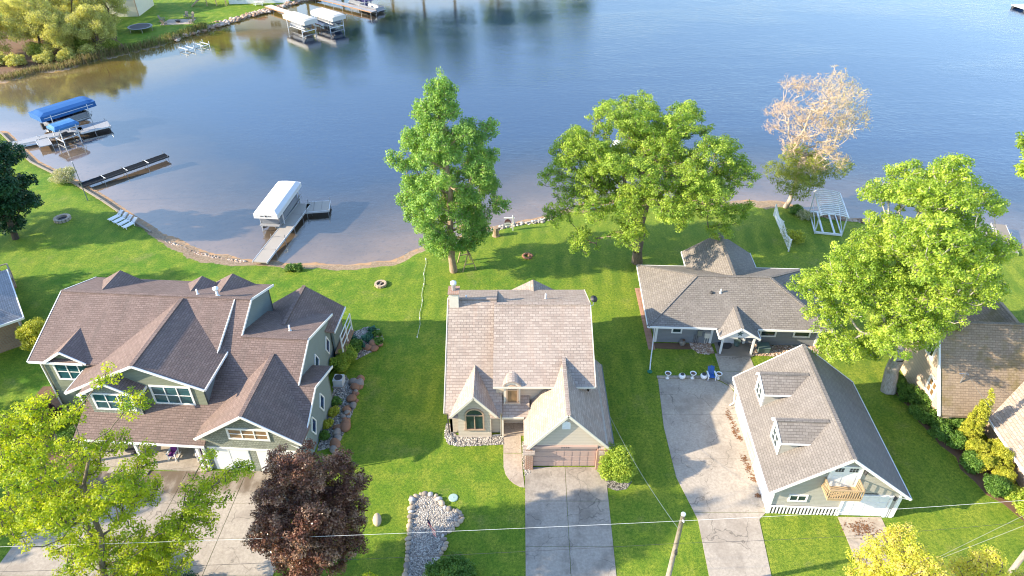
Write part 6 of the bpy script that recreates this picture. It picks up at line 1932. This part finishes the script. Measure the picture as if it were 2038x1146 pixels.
# white canopy lift and its T shaped dock
dock("sun bleached dock leading out beside the white canopy lift", (-28.0, 64.35), (-26.2, 77.6), 1.6, 5, 'dockdeck')
tp = thing("dock_platform", "square platform at the end of the sun bleached dock", "dock", (-24.6, 76.9, WATER_Z), 8)
for k in range(3):
    MB().box((-0.72 + 0.95 * k, 0, 0.63), (0.92, 2.5, 0.1)).build("deck_section", 'dockdeck', tp)
for y in (-1.28, 1.28):
    MB().box((0.2, y, 0.56), (2.9, 0.05, 0.24)).build("edge_beam", 'alu', tp)
MB().box((1.68, 0, 0.56), (0.05, 2.56, 0.24)).build("edge_beam", 'alu', tp)
for x, y in ((-1.1, 1.3), (1.6, 1.3), (1.6, -1.3), (-1.0, -1.3)):
    MB().tube([(x, y, -1.5), (x, y, 1.15)], 0.04, 6).build("dock_post", 'metal', tp)
boat_lift("boat lift with long white arched canopy beside the bleached dock", (-28.6, 75.5), 85.0, 8.4, 3.0, 2.3, 'whitecanvas', drop=0.55)
pontoon("covered pontoon boat hanging under the white canopy", (-28.6, 75.2), 265.0, 7.4, 2.4, -0.1)
mk = MB()
for k, (a, b) in enumerate(((-0.62, 0.1), (-0.5, 0.08), (-0.4, 0.1), (-0.3, 0.08), (0.3, 0.1), (0.42, 0.08), (0.52, 0.1), (0.63, 0.08))):
    mk.box((0, a, 0), (0.02, 0.07, b))
mk.box((0, -0.03, 0.01), (0.022, 0.2, 0.2), 0)
mk = mk.build("canopy_lettering", 'darkmetal')
for o in list(bpy.data.objects):
    if o.name.startswith("boat_lift") and o.get("label", "").startswith("boat lift with long white"):
        mk.parent = o
        mk.location = (-4.22, 0, 2.3 - WATER_Z - 0.22)

# black dock
bd_ = dock("black matted dock in four sections with white cross bars", (-57.0, 82.6), (-49.3, 91.9), 1.15, 4, 'blackmat', 0.22, 'darkmetal', 'white')
# blue canopies
dock("pale grey dock leading to the blue canopies", (-77.5, 92.4), (-66.0, 101.2), 1.5, 5, 'dockgrey')
dock("wide pale dock platform between the two blue canopies", (-66.3, 100.6), (-62.9, 103.3), 2.9, 2, 'dockgrey')
dock("short side finger of the pale grey dock", (-70.2, 97.4), (-68.2, 94.9), 1.6, 1, 'dockgrey')
boat_lift("boat lift with large royal blue canopy", (-69.8, 104.2), 54.0, 8.4, 3.8, 2.6, 'bluecanvas', slope_ends=0.9, drop=0.8)
pontoon("pontoon boat under the large royal blue canopy", (-69.7, 104.0), 54.0, 7.0, 2.5, -0.1)
boat_lift("small boat lift with faded sky blue canopy", (-66.9, 98.4), 54.0, 3.6, 2.6, 2.1, 'skycanvas', slope_ends=0.3, drop=0.3)
jet = thing("jet_ski", "dark jet ski under the small sky blue canopy", "watercraft", (-66.9, 98.4, 0.1), 54)
MB().lathe([(0.0, 0)] + [(0.55 * math.sin(math.pi * (0.1 + 0.8 * k / 8)), 0.1 + 0.06 * k) for k in range(9)], 12).build("hull", 'darkmetal', jet, True).scale = (2.2, 0.9, 1)
MB().box((-0.35, 0, 0.68), (1.1, 0.36, 0.26)).build("seat", 'darkmetal', jet)
MB().beam((0.35, -0.35, 0.95), (0.35, 0.35, 0.95), 0.06, 0.06).build("handlebar", 'metal', jet)
# far docks
dock("white dock running out from the rip-rap bank", (-57.8, 173.0), (-41.0, 157.2), 1.7, 6, 'whitecanvas', 0.4, 'brownwood')
boat_lift("far boat lift with ivory canopy next to the white dock", (-45.6, 155.6), -43, 8.2, 3.4, 2.5, 'tancanvas', drop=0.8)
boat_lift("far boat lift with ivory canopy farther from the bank", (-40.2, 158.6), -43, 8.2, 3.6, 2.5, 'tancanvas', drop=0.8)
pontoon("pontoon boat under the outer ivory canopy", (-40.2, 158.6), -43, 6.5, 2.5, 0.3)
pontoon("small boat under the inner ivory canopy", (-45.6, 155.6), -43, 5.5, 2.2, 0.2)
dock("long far dock with white posts and brown edge", (-50.0, 182.0), (-31.8, 167.6), 1.6, 7, 'dockgrey', 0.45, 'brownwood')
pontoon("far pontoon boat with open top moored at the long dock", (-33.0, 171.6), -40, 7.0, 2.6, WATER_Z - 0.1, top=True)
pontoon("far pontoon boat with pale seats behind the first", (-36.5, 176.5), -40, 6.5, 2.5, WATER_Z - 0.1, top=False)
raft = thing("swim_raft", "white swim raft corner far out on the lake", "raft", (123.5, 173.0, WATER_Z), 12)
for k in range(6):
    MB().box((-3.3 + 1.3 * k, 0, 0.55), (1.26, 5.0, 0.12)).build("deck_section", 'whitecanvas', raft)
for s in (-1, 1):
    MB().tube([(-4, s * 1.8, 0.15), (4, s * 1.8, 0.15)], 0.35, 10).build("float", 'darkmetal', raft)
dock("beige dock at the far end of the brown house garden", (56.4, 66.2), (58.6, 72.6), 1.5, 3, 'greywood')
dock("pinkish dock lying along the shore behind the broad oak", (8.6, 76.9), (15.2, 79.0), 1.3, 3, 'brownwood')
# personal watercraft racks
def rack(label, x, y, a):
    r_ = thing("watercraft_rack", label, "rack", (x, y, WATER_Z), a, "empty watercraft racks")
    for sy in (-0.6, 0.6):
        MB().beam((-1.4, sy, 0.55), (1.4, sy, 0.55), 0.16, 0.12).build("bunk", 'alu', r_)
    for sx in (-1.1, 1.1):
        MB().beam((sx, -1.0, 0.35), (sx, 1.0, 0.35), 0.1, 0.1).build("cross_beam", 'alu', r_)
        for sy in (-1.0, 1.0):
            MB().beam((sx, sy, -1.2), (sx, sy, 1.0), 0.08, 0.08).build("post", 'alu', r_)
    return r_
rack("empty aluminium watercraft rack standing in the reeds side shallows", -65.3, 141.6, -35)
rack("empty aluminium watercraft rack standing in the reeds side shallows", -63.2, 144.2, -35)
# empty canopy frames
def canopy_frame(label, x, y, a, L_=6.0, W=3.0, h_=2.75, grp=None):
    r_ = thing("canopy_frame", label, "boat lift", (x, y, 0), a, grp)
    for sy in (-1, 1):
        MB().beam((-L_ / 2, sy * W / 2, h_), (L_ / 2, sy * W / 2, h_), 0.16, 0.16).build("side_rail", 'white', r_)
        MB().beam((-L_ / 2 + 0.5, sy * W * 0.22, 0.32), (L_ / 2 - 0.8, sy * W * 0.22, 0.32), 0.2, 0.12).build("bunk_rail", 'alu', r_)
    for k in range(13):
        x_ = -L_ / 2 + L_ * k / 12
        m = MB()
        m.tube([(x_, W / 2 * math.cos(math.pi * j / 8), h_ + 0.32 * math.sin(math.pi * j / 8)) for j in range(9)], 0.06, 5)
        m.build("rib", 'white', r_)
    for sx in (-1, 1):
        for sy in (-1, 1):
            MB().beam((sx * (L_ / 2 - 0.5), sy * W / 2, 0.0), (sx * (L_ / 2 - 0.5), sy * W / 2, h_), 0.12, 0.12).build("post", 'alu', r_)
        MB().beam((sx * (L_ / 2 - 0.5), -W / 2, 0.18), (sx * (L_ / 2 - 0.5), W / 2, 0.18), 0.22, 0.2).build("base_beam", 'white', r_)
    for sy in (-1, 1):
        MB().beam((-L_ / 2 + 0.5, sy * W / 2, 0.3), (L_ / 2 - 0.5, sy * W / 2, 1.8), 0.07, 0.07).build("brace", 'alu', r_)
        MB().beam((-L_ / 2 + 0.5, sy * W / 2, 0.12), (L_ / 2 - 0.5, sy * W / 2, 0.12), 0.12, 0.14).build("base_rail", 'alu', r_)
    return r_
canopy_frame("bare white canopy frame pulled up on the lawn near the shore", 37.9, 73.0, 78)
cf2 = canopy_frame("bare white canopy frame standing in the lake behind the broad oak", 15.2, 94.0, 70, 1.6, 1.3, 1.3)
cf2.location.z = WATER_Z - 0.1

# ------------------------------------------------------------------ lawn furniture
def lounge(x, y, a, label):
    r_ = thing("lounge_chair", label, "lounge chair", (x, y, 0), a, "white loungers in a row")
    for s in (-1, 1):
        MB().beam((-0.95, s * 0.3, 0.3), (0.45, s * 0.3, 0.3), 0.06, 0.07).build("side_rail", 'whiteplastic', r_)
        for px in (-0.8, 0.3):
            MB().box((px, s * 0.28, 0.13), (0.07, 0.06, 0.3)).build("leg", 'whiteplastic', r_)
    for k in range(9):
        MB().box((-0.9 + 0.15 * k, 0, 0.345), (0.125, 0.56, 0.03)).build("slat", 'whiteplastic', r_)
    for k in range(5):
        MB().box((0.46 + 0.12 * k, 0, 0.4 + 0.075 * k), (0.125, 0.56, 0.03)).build("slat", 'whiteplastic', r_)
    return r_
for i in range(4):
    f = i / 3
    lounge(-48.5 + 2.5 * f, 74.35 - 1.75 * f, 62, "white slatted resin lounger in the row of four by the shore")

def ring(label, x, y, r_, n, mat, h_, cat="fire pit", ash=True, name="fire_ring"):
    t = thing(name, label, cat, (x, y, 0))
    for k in range(n):
        a = 2 * math.pi * k / n
        o = MB().box((0, 0, h_ / 2), (0.3 * r_ / 0.7, 2 * math.pi * r_ / n * 0.94, h_)).build("block", mat, t)
        o.location = (r_ * math.cos(a), r_ * math.sin(a), rr.uniform(0, 0.015))
        o.rotation_euler = (0, 0, a)
    if ash:
        MB().lathe([(r_ * 0.82, 0.0), (r_ * 0.8, 0.06), (0.05, 0.1)], 14).build("ash", 'darkmetal', t)
    return t
ring("pale concrete fire ring on the left lawn", -55.0, 74.1, 0.78, 14, 'concrete_pale', 0.34)
fp = ring("small tan block fire pit with white ash in the middle lawn", -14.0, 60.4, 0.52, 12, 'rocktan', 0.26)
for k in range(3):
    MB().tube([(-0.25 + 0.12 * k, -0.3, 0.14), (0.2 - 0.1 * k, 0.3, 0.18)], 0.06, 6).build("log", 'greywood', fp)
heap = thing("stone_heap", "low heap of dark red stones around a hole under the oak shade", "fire pit", (1.76, 65.9, 0))
for k in range(16):
    a = k * 0.45 + (0.2 if k > 12 else 0)
    rad_ = 0.5 if k < 13 else 0.2
    o = obj("stone", rr.choice(ROCKS['rockred']), heap, (rad_ * math.cos(a), rad_ * math.sin(a), 0.1), (0, 0, k), (0.17, 0.15, 0.15))
boulder(26.2, 64.2, 0.3, 'rocktan', "small tan boulder behind the ranch house roof", None)

# swing frame
sw = thing("swing_frame", "timber A frame stand leaning beside the silver maple trunk", "swing frame", (-4.7, 63.2, 0), 20)
for y in (-0.1, 1.9):
    for s in (-1, 1):
        MB().beam((s * 0.75, y, 0), (s * 0.08, y, 2.3), 0.1, 0.1).build("leg", 'wood', sw)
    MB().beam((-0.5, y, 0.85), (0.5, y, 0.85), 0.08, 0.1).build("brace", 'wood', sw)
MB().beam((0, -0.5, 2.3), (0, 2.4, 2.3), 0.12, 0.14).build("top_beam", 'brownwood', sw)
# stump, sign
stump = thing("tree_stump", "cut tan tree stump at the stony shore", "stump", (-1.9, 70.4, -0.05))
MB().lathe([(0.5, 0), (0.38, 0.2), (0.34, 0.7), (0.33, 1.15), (0.1, 1.17)], 12).build("stump_wood", 'bark_tan', stump)
sg = thing("hanging_sign", "white post sign with dark arched board hanging by the shore", "sign", (0.1, 71.6, 0), 0)
MB().box((0, 0, 0.95), (0.12, 0.12, 1.95)).build("post", 'white', sg)
MB().box((-0.42, 0, 1.72), (1.3, 0.1, 0.12)).build("arm", 'white', sg)
MB().lathe([(0.09, 1.92), (0.02, 2.1)], 8).build("finial", 'white', sg)
pts = [(-0.98, -0.02, 1.05), (-0.22, -0.02, 1.05)] + [(-0.6 + 0.38 * math.cos(math.pi * k / 10), -0.02, 1.12 + 0.42 * math.sin(math.pi * k / 10)) for k in range(11)]
MB().slab(list(reversed(pts)), (0, 0.04, 0)).build("board", 'purplegrit', sg)
MB().box((-0.6, -0.045, 1.16), (0.5, 0.01, 0.05)).build("lettering", 'whitecloth', sg)
MB().box((-0.6, 0, 0.82), (0.78, 0.04, 0.4)).build("rider_board", 'alu', sg)
MB().box((-0.6, -0.025, 0.84), (0.5, 0.01, 0.1)).build("lettering", 'hull', sg)
# rope on the lawn
rp = MB()
pts = []
for k in range(15):
    f = k / 14
    pts.append((-9.66 + 0.6 * f + 0.08 * math.sin(k * 1.7), 65.3 - 13.6 * f, 0.06 + 0.03 * math.sin(k * 2.3) ** 2))
rp.tube(pts, 0.014, 5)
rp = tag(rp.build("boundary_rope", 'whitecloth'), "thin white rope laid across the lawn to the shore", "rope")
for k in (0, 3, 5, 8, 11, 14):
    MB().lathe([(0.05, 0), (0.05, 0.2), (0.02, 0.22)], 6, (pts[k][0], pts[k][1], 0)).build("stake", 'white', rp)
fl = thing("bare_flagpole", "thin dark flagpole leaning on the shore by the black dock", "pole", (-54.3, 78.9, 0))
MB().tube([(0, 0, 0), (0, 0, 5.4)], [0.06, 0.035], 7).build("shaft", 'utility', fl)
MB().lathe([(0.07, 5.4), (0.02, 5.5)], 8).build("finial", 'metal', fl)
# trellis of white pickets
tr_ = thing("picket_trellis", "white picket trellis with scalloped top and climbing leaves", "fence", (32.0, 71.0, 0), 84.6)
for k in range(42):
    u = -4.0 + 8.0 * k / 41
    hh = 1.05 + 0.35 * abs(math.cos(math.pi * (u + 4) / 4.0)) ** 1.5
    MB().box((u, 0, hh / 2), (0.1, 0.035, hh)).build("picket", 'white', tr_)
for z in (0.3, 0.85):
    MB().box((0, 0.04, z), (8.1, 0.05, 0.09)).build("rail", 'white', tr_)
for u in (-4.05, 0.02, 4.05):
    MB().box((u, 0.06, 0.8), (0.13, 0.13, 1.65)).build("post", 'white', tr_)
g = np.random.default_rng(3)
vc = np.stack([g.uniform(-4, 0.3, 70), g.normal(0, 0.06, 70), g.uniform(0.2, 1.2, 70)], -1)
obj("ivy", leaves_mesh("ivy", vc, 12, 0.16, 0.1, 'lf_white', g), tr_)

# urns, pots and chair at the head of the long driveway
def urn(x, y, label, grp, s=0.85):
    r_ = thing("garden_urn", label, "urn", (x, y, 0.06), 0, grp)
    MB().lathe([(0.2, 0), (0.2, 0.08), (0.08, 0.14), (0.07, 0.3), (0.14, 0.36), (0.24, 0.55), (0.33, 0.72), (0.35, 0.75), (0.28, 0.75), (0.2, 0.6)], 14).build("bowl", 'whiteplastic', r_, True)
    MB().lathe([(0.26, 0.68), (0.05, 0.71)], 12).build("soil", 'soil', r_)
    r_.scale = (s, s, s)
    return r_
urn(13.95, 46.0, "white pedestal urn at the far left end of the driveway kerb", None)
urn(16.2, 46.0, "white pedestal urn between the two squat pots", None)
urn(18.5, 45.95, "white pedestal urn beside the blue chair near the walk", None)
for x, dark, lab in ((15.25, False, "squat white pot with dark neck on the driveway kerb"), (17.2, True, "white pot with dark open mouth beside the blue chair")):
    r_ = thing("flower_pot", lab, "pot", (x, 46.0, 0.06))
    MB().lathe([(0.18, 0), (0.3, 0.18), (0.32, 0.34), (0.24, 0.46), (0.2, 0.48)], 14).build("bowl", 'whiteplastic', r_, True)
    MB().lathe([(0.19, 0.46), (0.13 if not dark else 0.2, 0.55), (0.1, 0.56)], 12).build("neck", 'darkmetal', r_)
def adirondack(x, y, a, label, slat, frame, grp=None, z=0.05):
    r_ = thing("garden_chair", label, "chair", (x, y, z), a, grp)
    for k in range(5):
        MB().beam((-0.24 + 0.12 * k, 0.22, 0.3), (-0.24 + 0.12 * k, 0.5, 1.02 + 0.05 * (2 - abs(k - 2))), 0.1, 0.03).build("back_slat", slat, r_)
        MB().box((0, -0.28 + 0.12 * k, 0.36 - 0.015 * k), (0.56, 0.105, 0.03)).build("seat_slat", slat, r_)
    for s in (-1, 1):
        MB().box((s * 0.34, -0.05, 0.6), (0.14, 0.75, 0.035)).build("armrest", frame, r_)
        MB().box((s * 0.33, -0.3, 0.3), (0.06, 0.08, 0.6)).build("leg", frame, r_)
        MB().beam((s * 0.29, -0.36, 0.34), (s * 0.29, 0.5, 0.04), 0.05, 0.12).build("leg", frame, r_)
    return r_
adirondack(17.85, 46.0, 0, "blue slatted garden chair with white arms on the driveway kerb", 'blue', 'whiteplastic')
# ranch porch bits, cobble bed utility box
ub = thing("utility_box", "low green utility box in the cobble bed", "utility box", (23.6, 49.75, 0.02), -2.5)
MB().box((0, 0, 0.3), (1.0, 0.8, 0.6)).build("cabinet", 'utility', ub)
MB().slab([(-0.55, -0.45, 0.6), (0.55, -0.45, 0.6), (0.55, 0.45, 0.66), (-0.55, 0.45, 0.66)], (0, 0, 0.06)).build("lid", 'utility', ub)
gm = thing("garden_statue", "small pale statue beside the green utility box", "statue", (23.3, 50.3, 0.02))
MB().lathe([(0.16, 0), (0.12, 0.2), (0.18, 0.45), (0.1, 0.6), (0.14, 0.72), (0.04, 0.86)], 10).build("figure", 'rockpale', gm, True)
tb = thing("patio_planter", "dark round planter on the ranch porch", "planter", (21.3, 50.45, 0.14))
MB().lathe([(0.24, 0), (0.32, 0.5), (0.34, 0.55), (0.26, 0.55)], 14).build("tub", 'utility', tb)
MB().lathe([(0.26, 0.5), (0.05, 0.55)], 12).build("soil", 'soil', tb)
wb = thing("barrel_planter", "small barrel shaped planter on the soil strip", "planter", (16.2, 50.7, 0.02))
MB().lathe([(0.24, 0), (0.32, 0.25), (0.26, 0.5), (0.2, 0.5)], 12).build("barrel", 'greywood', wb)
MB().box((0.1, 0, 0.52), (0.2, 0.2, 0.1)).build("soil", 'soil', wb)
mat_ = tag(MB().lathe([(0.65, 0.0), (0.65, 0.03), (0.6, 0.035)], 18, (20.2, 50.5, 0.17)).build("door_mat", 'darkmetal'), "dark half round mat at the ranch house door", "mat")
# rocking chairs on the sage house porch
def to_A(x, y):
    a = R(-4)
    return (-23.45 + x * math.cos(a) - y * math.sin(a), 35.88 + x * math.sin(a) + y * math.cos(a))
def rocker(lx, ly, a, label):
    x, y = to_A(lx, ly)
    r_ = thing("rocking_chair", label, "rocking chair", (x, y, 0.18), a)
    for s in (-1, 1):
        MB().tube([(s * 0.3, -0.5, 0.1), (s * 0.3, -0.2, 0.03), (s * 0.3, 0.2, 0.03), (s * 0.3, 0.55, 0.12)], 0.03, 5).build("rocker", 'whiteplastic', r_)
        MB().beam((s * 0.3, -0.32, 0.03), (s * 0.3, -0.32, 0.66), 0.06, 0.06).build("leg", 'whiteplastic', r_)
        MB().beam((s * 0.28, 0.22, 0.03), (s * 0.28, 0.42, 1.25), 0.06, 0.06).build("back_post", 'whiteplastic', r_)
        MB().box((s * 0.32, -0.05, 0.68), (0.1, 0.7, 0.035)).build("armrest", 'whiteplastic', r_)
    MB().box((0, -0.05, 0.42), (0.56, 0.55, 0.05)).build("seat", 'whiteplastic', r_)
    MB().beam((-0.3, 0.42, 1.22), (0.3, 0.42, 1.22), 0.05, 0.12).build("top_rail", 'whiteplastic', r_)
    MB().box((0, -0.08, 0.49), (0.5, 0.5, 0.09)).build("seat_cushion", 'purple', r_)
    MB().slab([(-0.24, 0.16, 0.5), (0.24, 0.16, 0.5), (0.24, 0.33, 1.2), (-0.24, 0.33, 1.2)], (0, 0.07, 0)).build("back_cushion", 'purple', r_)
rocker(-3.3, 0.75, -4, "white rocking chair with purple cushions in the middle of the porch")
rocker(-1.15, 0.9, 25, "white rocking chair with purple cushions next to the porch end post")
x, y = to_A(-6.7, 0.95)
pt = thing("porch_table", "dark round table on the sage house porch", "table", (x, y, 0.18))
MB().lathe([(0.55, 0.62), (0.55, 0.67), (0.5, 0.68)], 18).build("table_top", 'darkmetal', pt)
MB().lathe([(0.3, 0), (0.06, 0.06), (0.06, 0.62)], 10).build("pedestal", 'darkmetal', pt)
# air conditioner
ac = thing("air_conditioner", "pale air conditioner unit beside the sage wall", "air conditioner", (-15.35, 45.3, 0.02), -4)
MB().box((0, 0, 0.4), (0.85, 0.85, 0.8)).build("cabinet", 'alu', ac)
MB().lathe([(0.36, 0.8), (0.36, 0.84), (0.05, 0.82)], 16).build("fan_grille", 'darkmetal', ac)
MB().box((0, 0, 0.02), (1.05, 1.05, 0.08)).build("base_pad", 'concrete', ac)
# well cover, lawn disc
wc = thing("septic_lid", "round pale aqua tank lid in the front lawn", "lid", (-4.4, 33.1, 0))
MB().lathe([(0.36, 0), (0.36, 0.05), (0.32, 0.07), (0.05, 0.08)], 18).build("lid_disc", 'aqua', wc)
MB().lathe([(0.06, 0.08), (0.03, 0.11)], 8).build("knob", 'aqua', wc)
# flag
fg = thing("lawn_flag", "small striped flag on a thin stick in the gravel bed", "flag", (-5.75, 29.5, 0.03))
MB().tube([(0, 0, 0), (-0.06, 0, 2.5)], [0.025, 0.018], 6).build("stick", 'metal', fg)
m = MB()
for i in range(10):
    for j in range(7):
        def F3(a, b):
            u, v = a / 10, b / 7
            return (-0.06 + 0.58 * u + 0.03 * math.sin(u * 7), -0.02 - 0.7 * u + 0.03 * math.sin(u * 7), 2.48 - 0.7 * v - 0.45 * u)
        canton = i < 4 and j >= 0 and j < 4
        mi = 1 if canton else (0 if j % 2 == 0 else 2)
        m.add([F3(i, j), F3(i + 1, j), F3(i + 1, j + 1), F3(i, j + 1)], [(0, 1, 2, 3)], mi)
m.build("cloth", ['redcloth', 'navy', 'whitecloth'], fg)

# far shore furniture
tm_ = thing("trampoline", "round trampoline with grey blue rim on the far lawn", "trampoline", (-79.7, 154.0, 0))
MB().lathe([(2.1, 0.88), (2.1, 0.9), (0.05, 0.9)], 28).build("jumping_mat", 'darkmetal', tm_)
m = MB()
for k in range(28):
    a0, a1 = 2 * math.pi * k / 28, 2 * math.pi * (k + 1) / 28
    m.slab([(2.1 * math.cos(a0), 2.1 * math.sin(a0), 0.93), (2.5 * math.cos(a0), 2.5 * math.sin(a0), 0.93), (2.5 * math.cos(a1), 2.5 * math.sin(a1), 0.93), (2.1 * math.cos(a1), 2.1 * math.sin(a1), 0.93)], (0, 0, -0.06))
m.build("rim_pad", 'hull', tm_)
for k in range(6):
    a = k * math.pi / 3
    MB().tube([(2.45 * math.cos(a), 2.45 * math.sin(a), 0.9), (2.5 * math.cos(a), 2.5 * math.sin(a), 0)], 0.04, 5).build("leg", 'metal', tm_)
pad("stone_patio", [(-77.5, 158.2), (-71.0, 159.0), (-71.2, 163.2), (-77.2, 162.6)], 'concrete_warm', 0.03, "pale stone patio with fire bowl on the far lawn")
for i, (x, y, a) in enumerate(((-78.0, 161.0, 90), (-72.2, 163.4, -20), (-73.6, 163.8, 0), (-70.8, 159.4, -100), (-76.4, 158.2, 160))):
    adirondack(x, y, a, "weathered wooden garden chair at the far patio", 'greywood', 'greywood', "chairs around the far patio", 0.02).scale = (1.25, 1.25, 1.25)
fb = thing("fire_bowl", "dark fire bowl on the far patio", "fire pit", (-74.2, 160.4, 0.03))
MB().lathe([(0.3, 0), (0.6, 0.35), (0.65, 0.42), (0.5, 0.38), (0.1, 0.25)], 16).build("bowl", 'darkmetal', fb)
MB().tube([(-0.3, 0, 0.4), (0.3, 0.1, 0.42)], 0.07, 6).build("log", 'greywood', fb)
pt2 = thing("picnic_table", "white picnic table with red parasol beside the white lake house", "table", (-60.5, 175.0, 0), 6)
MB().box((0, 0, 0.78), (2.2, 0.9, 0.08)).build("table_top", 'whiteplastic', pt2)
for s in (-1, 1):
    MB().box((0, s * 0.8, 0.46), (2.2, 0.32, 0.06)).build("bench", 'whiteplastic', pt2)
    MB().beam((s * 0.8, -0.7, 0), (s * 0.8, 0.7, 0.75), 0.08, 0.1).build("leg", 'whiteplastic', pt2)
    MB().beam((s * 0.8, 0.7, 0), (s * 0.8, -0.7, 0.75), 0.08, 0.1).build("leg", 'whiteplastic', pt2)
MB().lathe([(1.5, 2.1), (1.48, 2.14), (0.8, 2.4), (0.05, 2.55)], 12).build("parasol", 'red', pt2)
MB().tube([(0, 0, 0.1), (0, 0, 2.5)], 0.03, 6).build("parasol_pole", 'metal', pt2)

# timber seawall edging along the left shore
sw_ = thing("seawall", "low grey timber seawall edging the left lawn", "seawall", (0, 0, 0))
sp = [(-78.4, 100.6), (-68.1, 90.4), (-62.5, 86.5), (-58.3, 83.6), (-52.9, 79.4), (-47.7, 75.0), (-43.1, 71.4)]
for a, b in zip(sp, sp[1:]):
    n_ = max(1, int(math.hypot(b[0] - a[0], b[1] - a[1]) / 2.4))
    for k in range(n_):
        f0, f1 = k / n_, (k + 1) / n_
        MB().beam((a[0] + (b[0] - a[0]) * f0, a[1] + (b[1] - a[1]) * f0, -0.24), (a[0] + (b[0] - a[0]) * f1, a[1] + (b[1] - a[1]) * f1, -0.24), 0.2, 0.5).build("timber", 'greywood', sw_)

# ------------------------------------------------------------------ utility poles and wires
def upole(label, x, y, h_, lean=0.0):
    r_ = thing("utility_pole", label, "utility pole", (x, y, 0))
    MB().tube([(0, 0, -0.1), (lean * 0.5, 0, h_ * 0.5), (lean, 0, h_)], [0.19, 0.16, 0.13], 10).build("shaft", 'pole', r_, True)
    MB().lathe([(0.15, h_), (0.13, h_ + 0.08), (0.03, h_ + 0.1)], 10, (lean, 0, 0)).build("pole_cap", 'alu', r_)
    MB().tube([(lean, -0.14, h_ - 0.35), (lean, -0.3, h_ - 0.3)], 0.05, 6).build("insulator", 'white', r_)
    MB().box((lean * 0.6 + 0.02, -0.22, h_ * 0.62), (0.14, 0.2, 0.35)).build("cable_bracket", 'darkmetal', r_)
    return r_
upole("weathered utility pole at the lawn edge beside the long driveway", 9.9, 25.1, 9.0, 0.06)
upole("second utility pole with guy wires at the street corner", 33.2, 26.5, 9.5, 0.1)
def wire(label, a, b, sag, r_=0.018, mat='alu', twist=False):
    pts = []
    for k in range(25):
        f = k / 24
        p = Vector(a).lerp(Vector(b), f)
        p.z -= sag * 4 * f * (1 - f)
        pts.append(p)
    return tag(MB().tube(pts, r_, 5).build("overhead_wire", mat), label, "wire")
wire("pale overhead wire running from the weathered pole past the burgundy maple", (9.96, 24.85, 8.75), (-46, 22.3, 9.3), 0.35, 0.008, 'whitecloth')
wire("pale overhead wire running between the two utility poles", (9.96, 24.85, 8.75), (33.3, 26.2, 9.2), 0.15, 0.008, 'whitecloth')
wire("thin dark communication wire from the weathered pole towards the sage house side", (9.95, 24.95, 6.4), (-46, 22.3, 7.0), 0.5, 0.01, 'darkmetal')
wire("thin dark communication wire between the poles over the garage lawn", (9.95, 24.95, 6.4), (33.25, 26.3, 6.9), 0.4, 0.01, 'darkmetal')
wire("twisted service wire dropping from the weathered pole to the middle house garage", (9.95, 25.2, 7.4), (7.75, 38.6, 2.9), 0.5, 0.012, 'metal')
wire("twisted service wire dropping from the guyed pole to the brown house mast", (33.3, 26.7, 9.0), (36.35, 41.25, 5.2), 0.5, 0.012, 'metal')
wire("upper steel guy wire of the street corner pole", (29.6, 28.2, 0.0), (33.3, 26.5, 9.2), 0.0, 0.014, 'metal')
wire("lower steel guy wire of the street corner pole", (29.7, 28.1, 0.0), (33.3, 26.5, 7.2), 0.0, 0.014, 'metal')
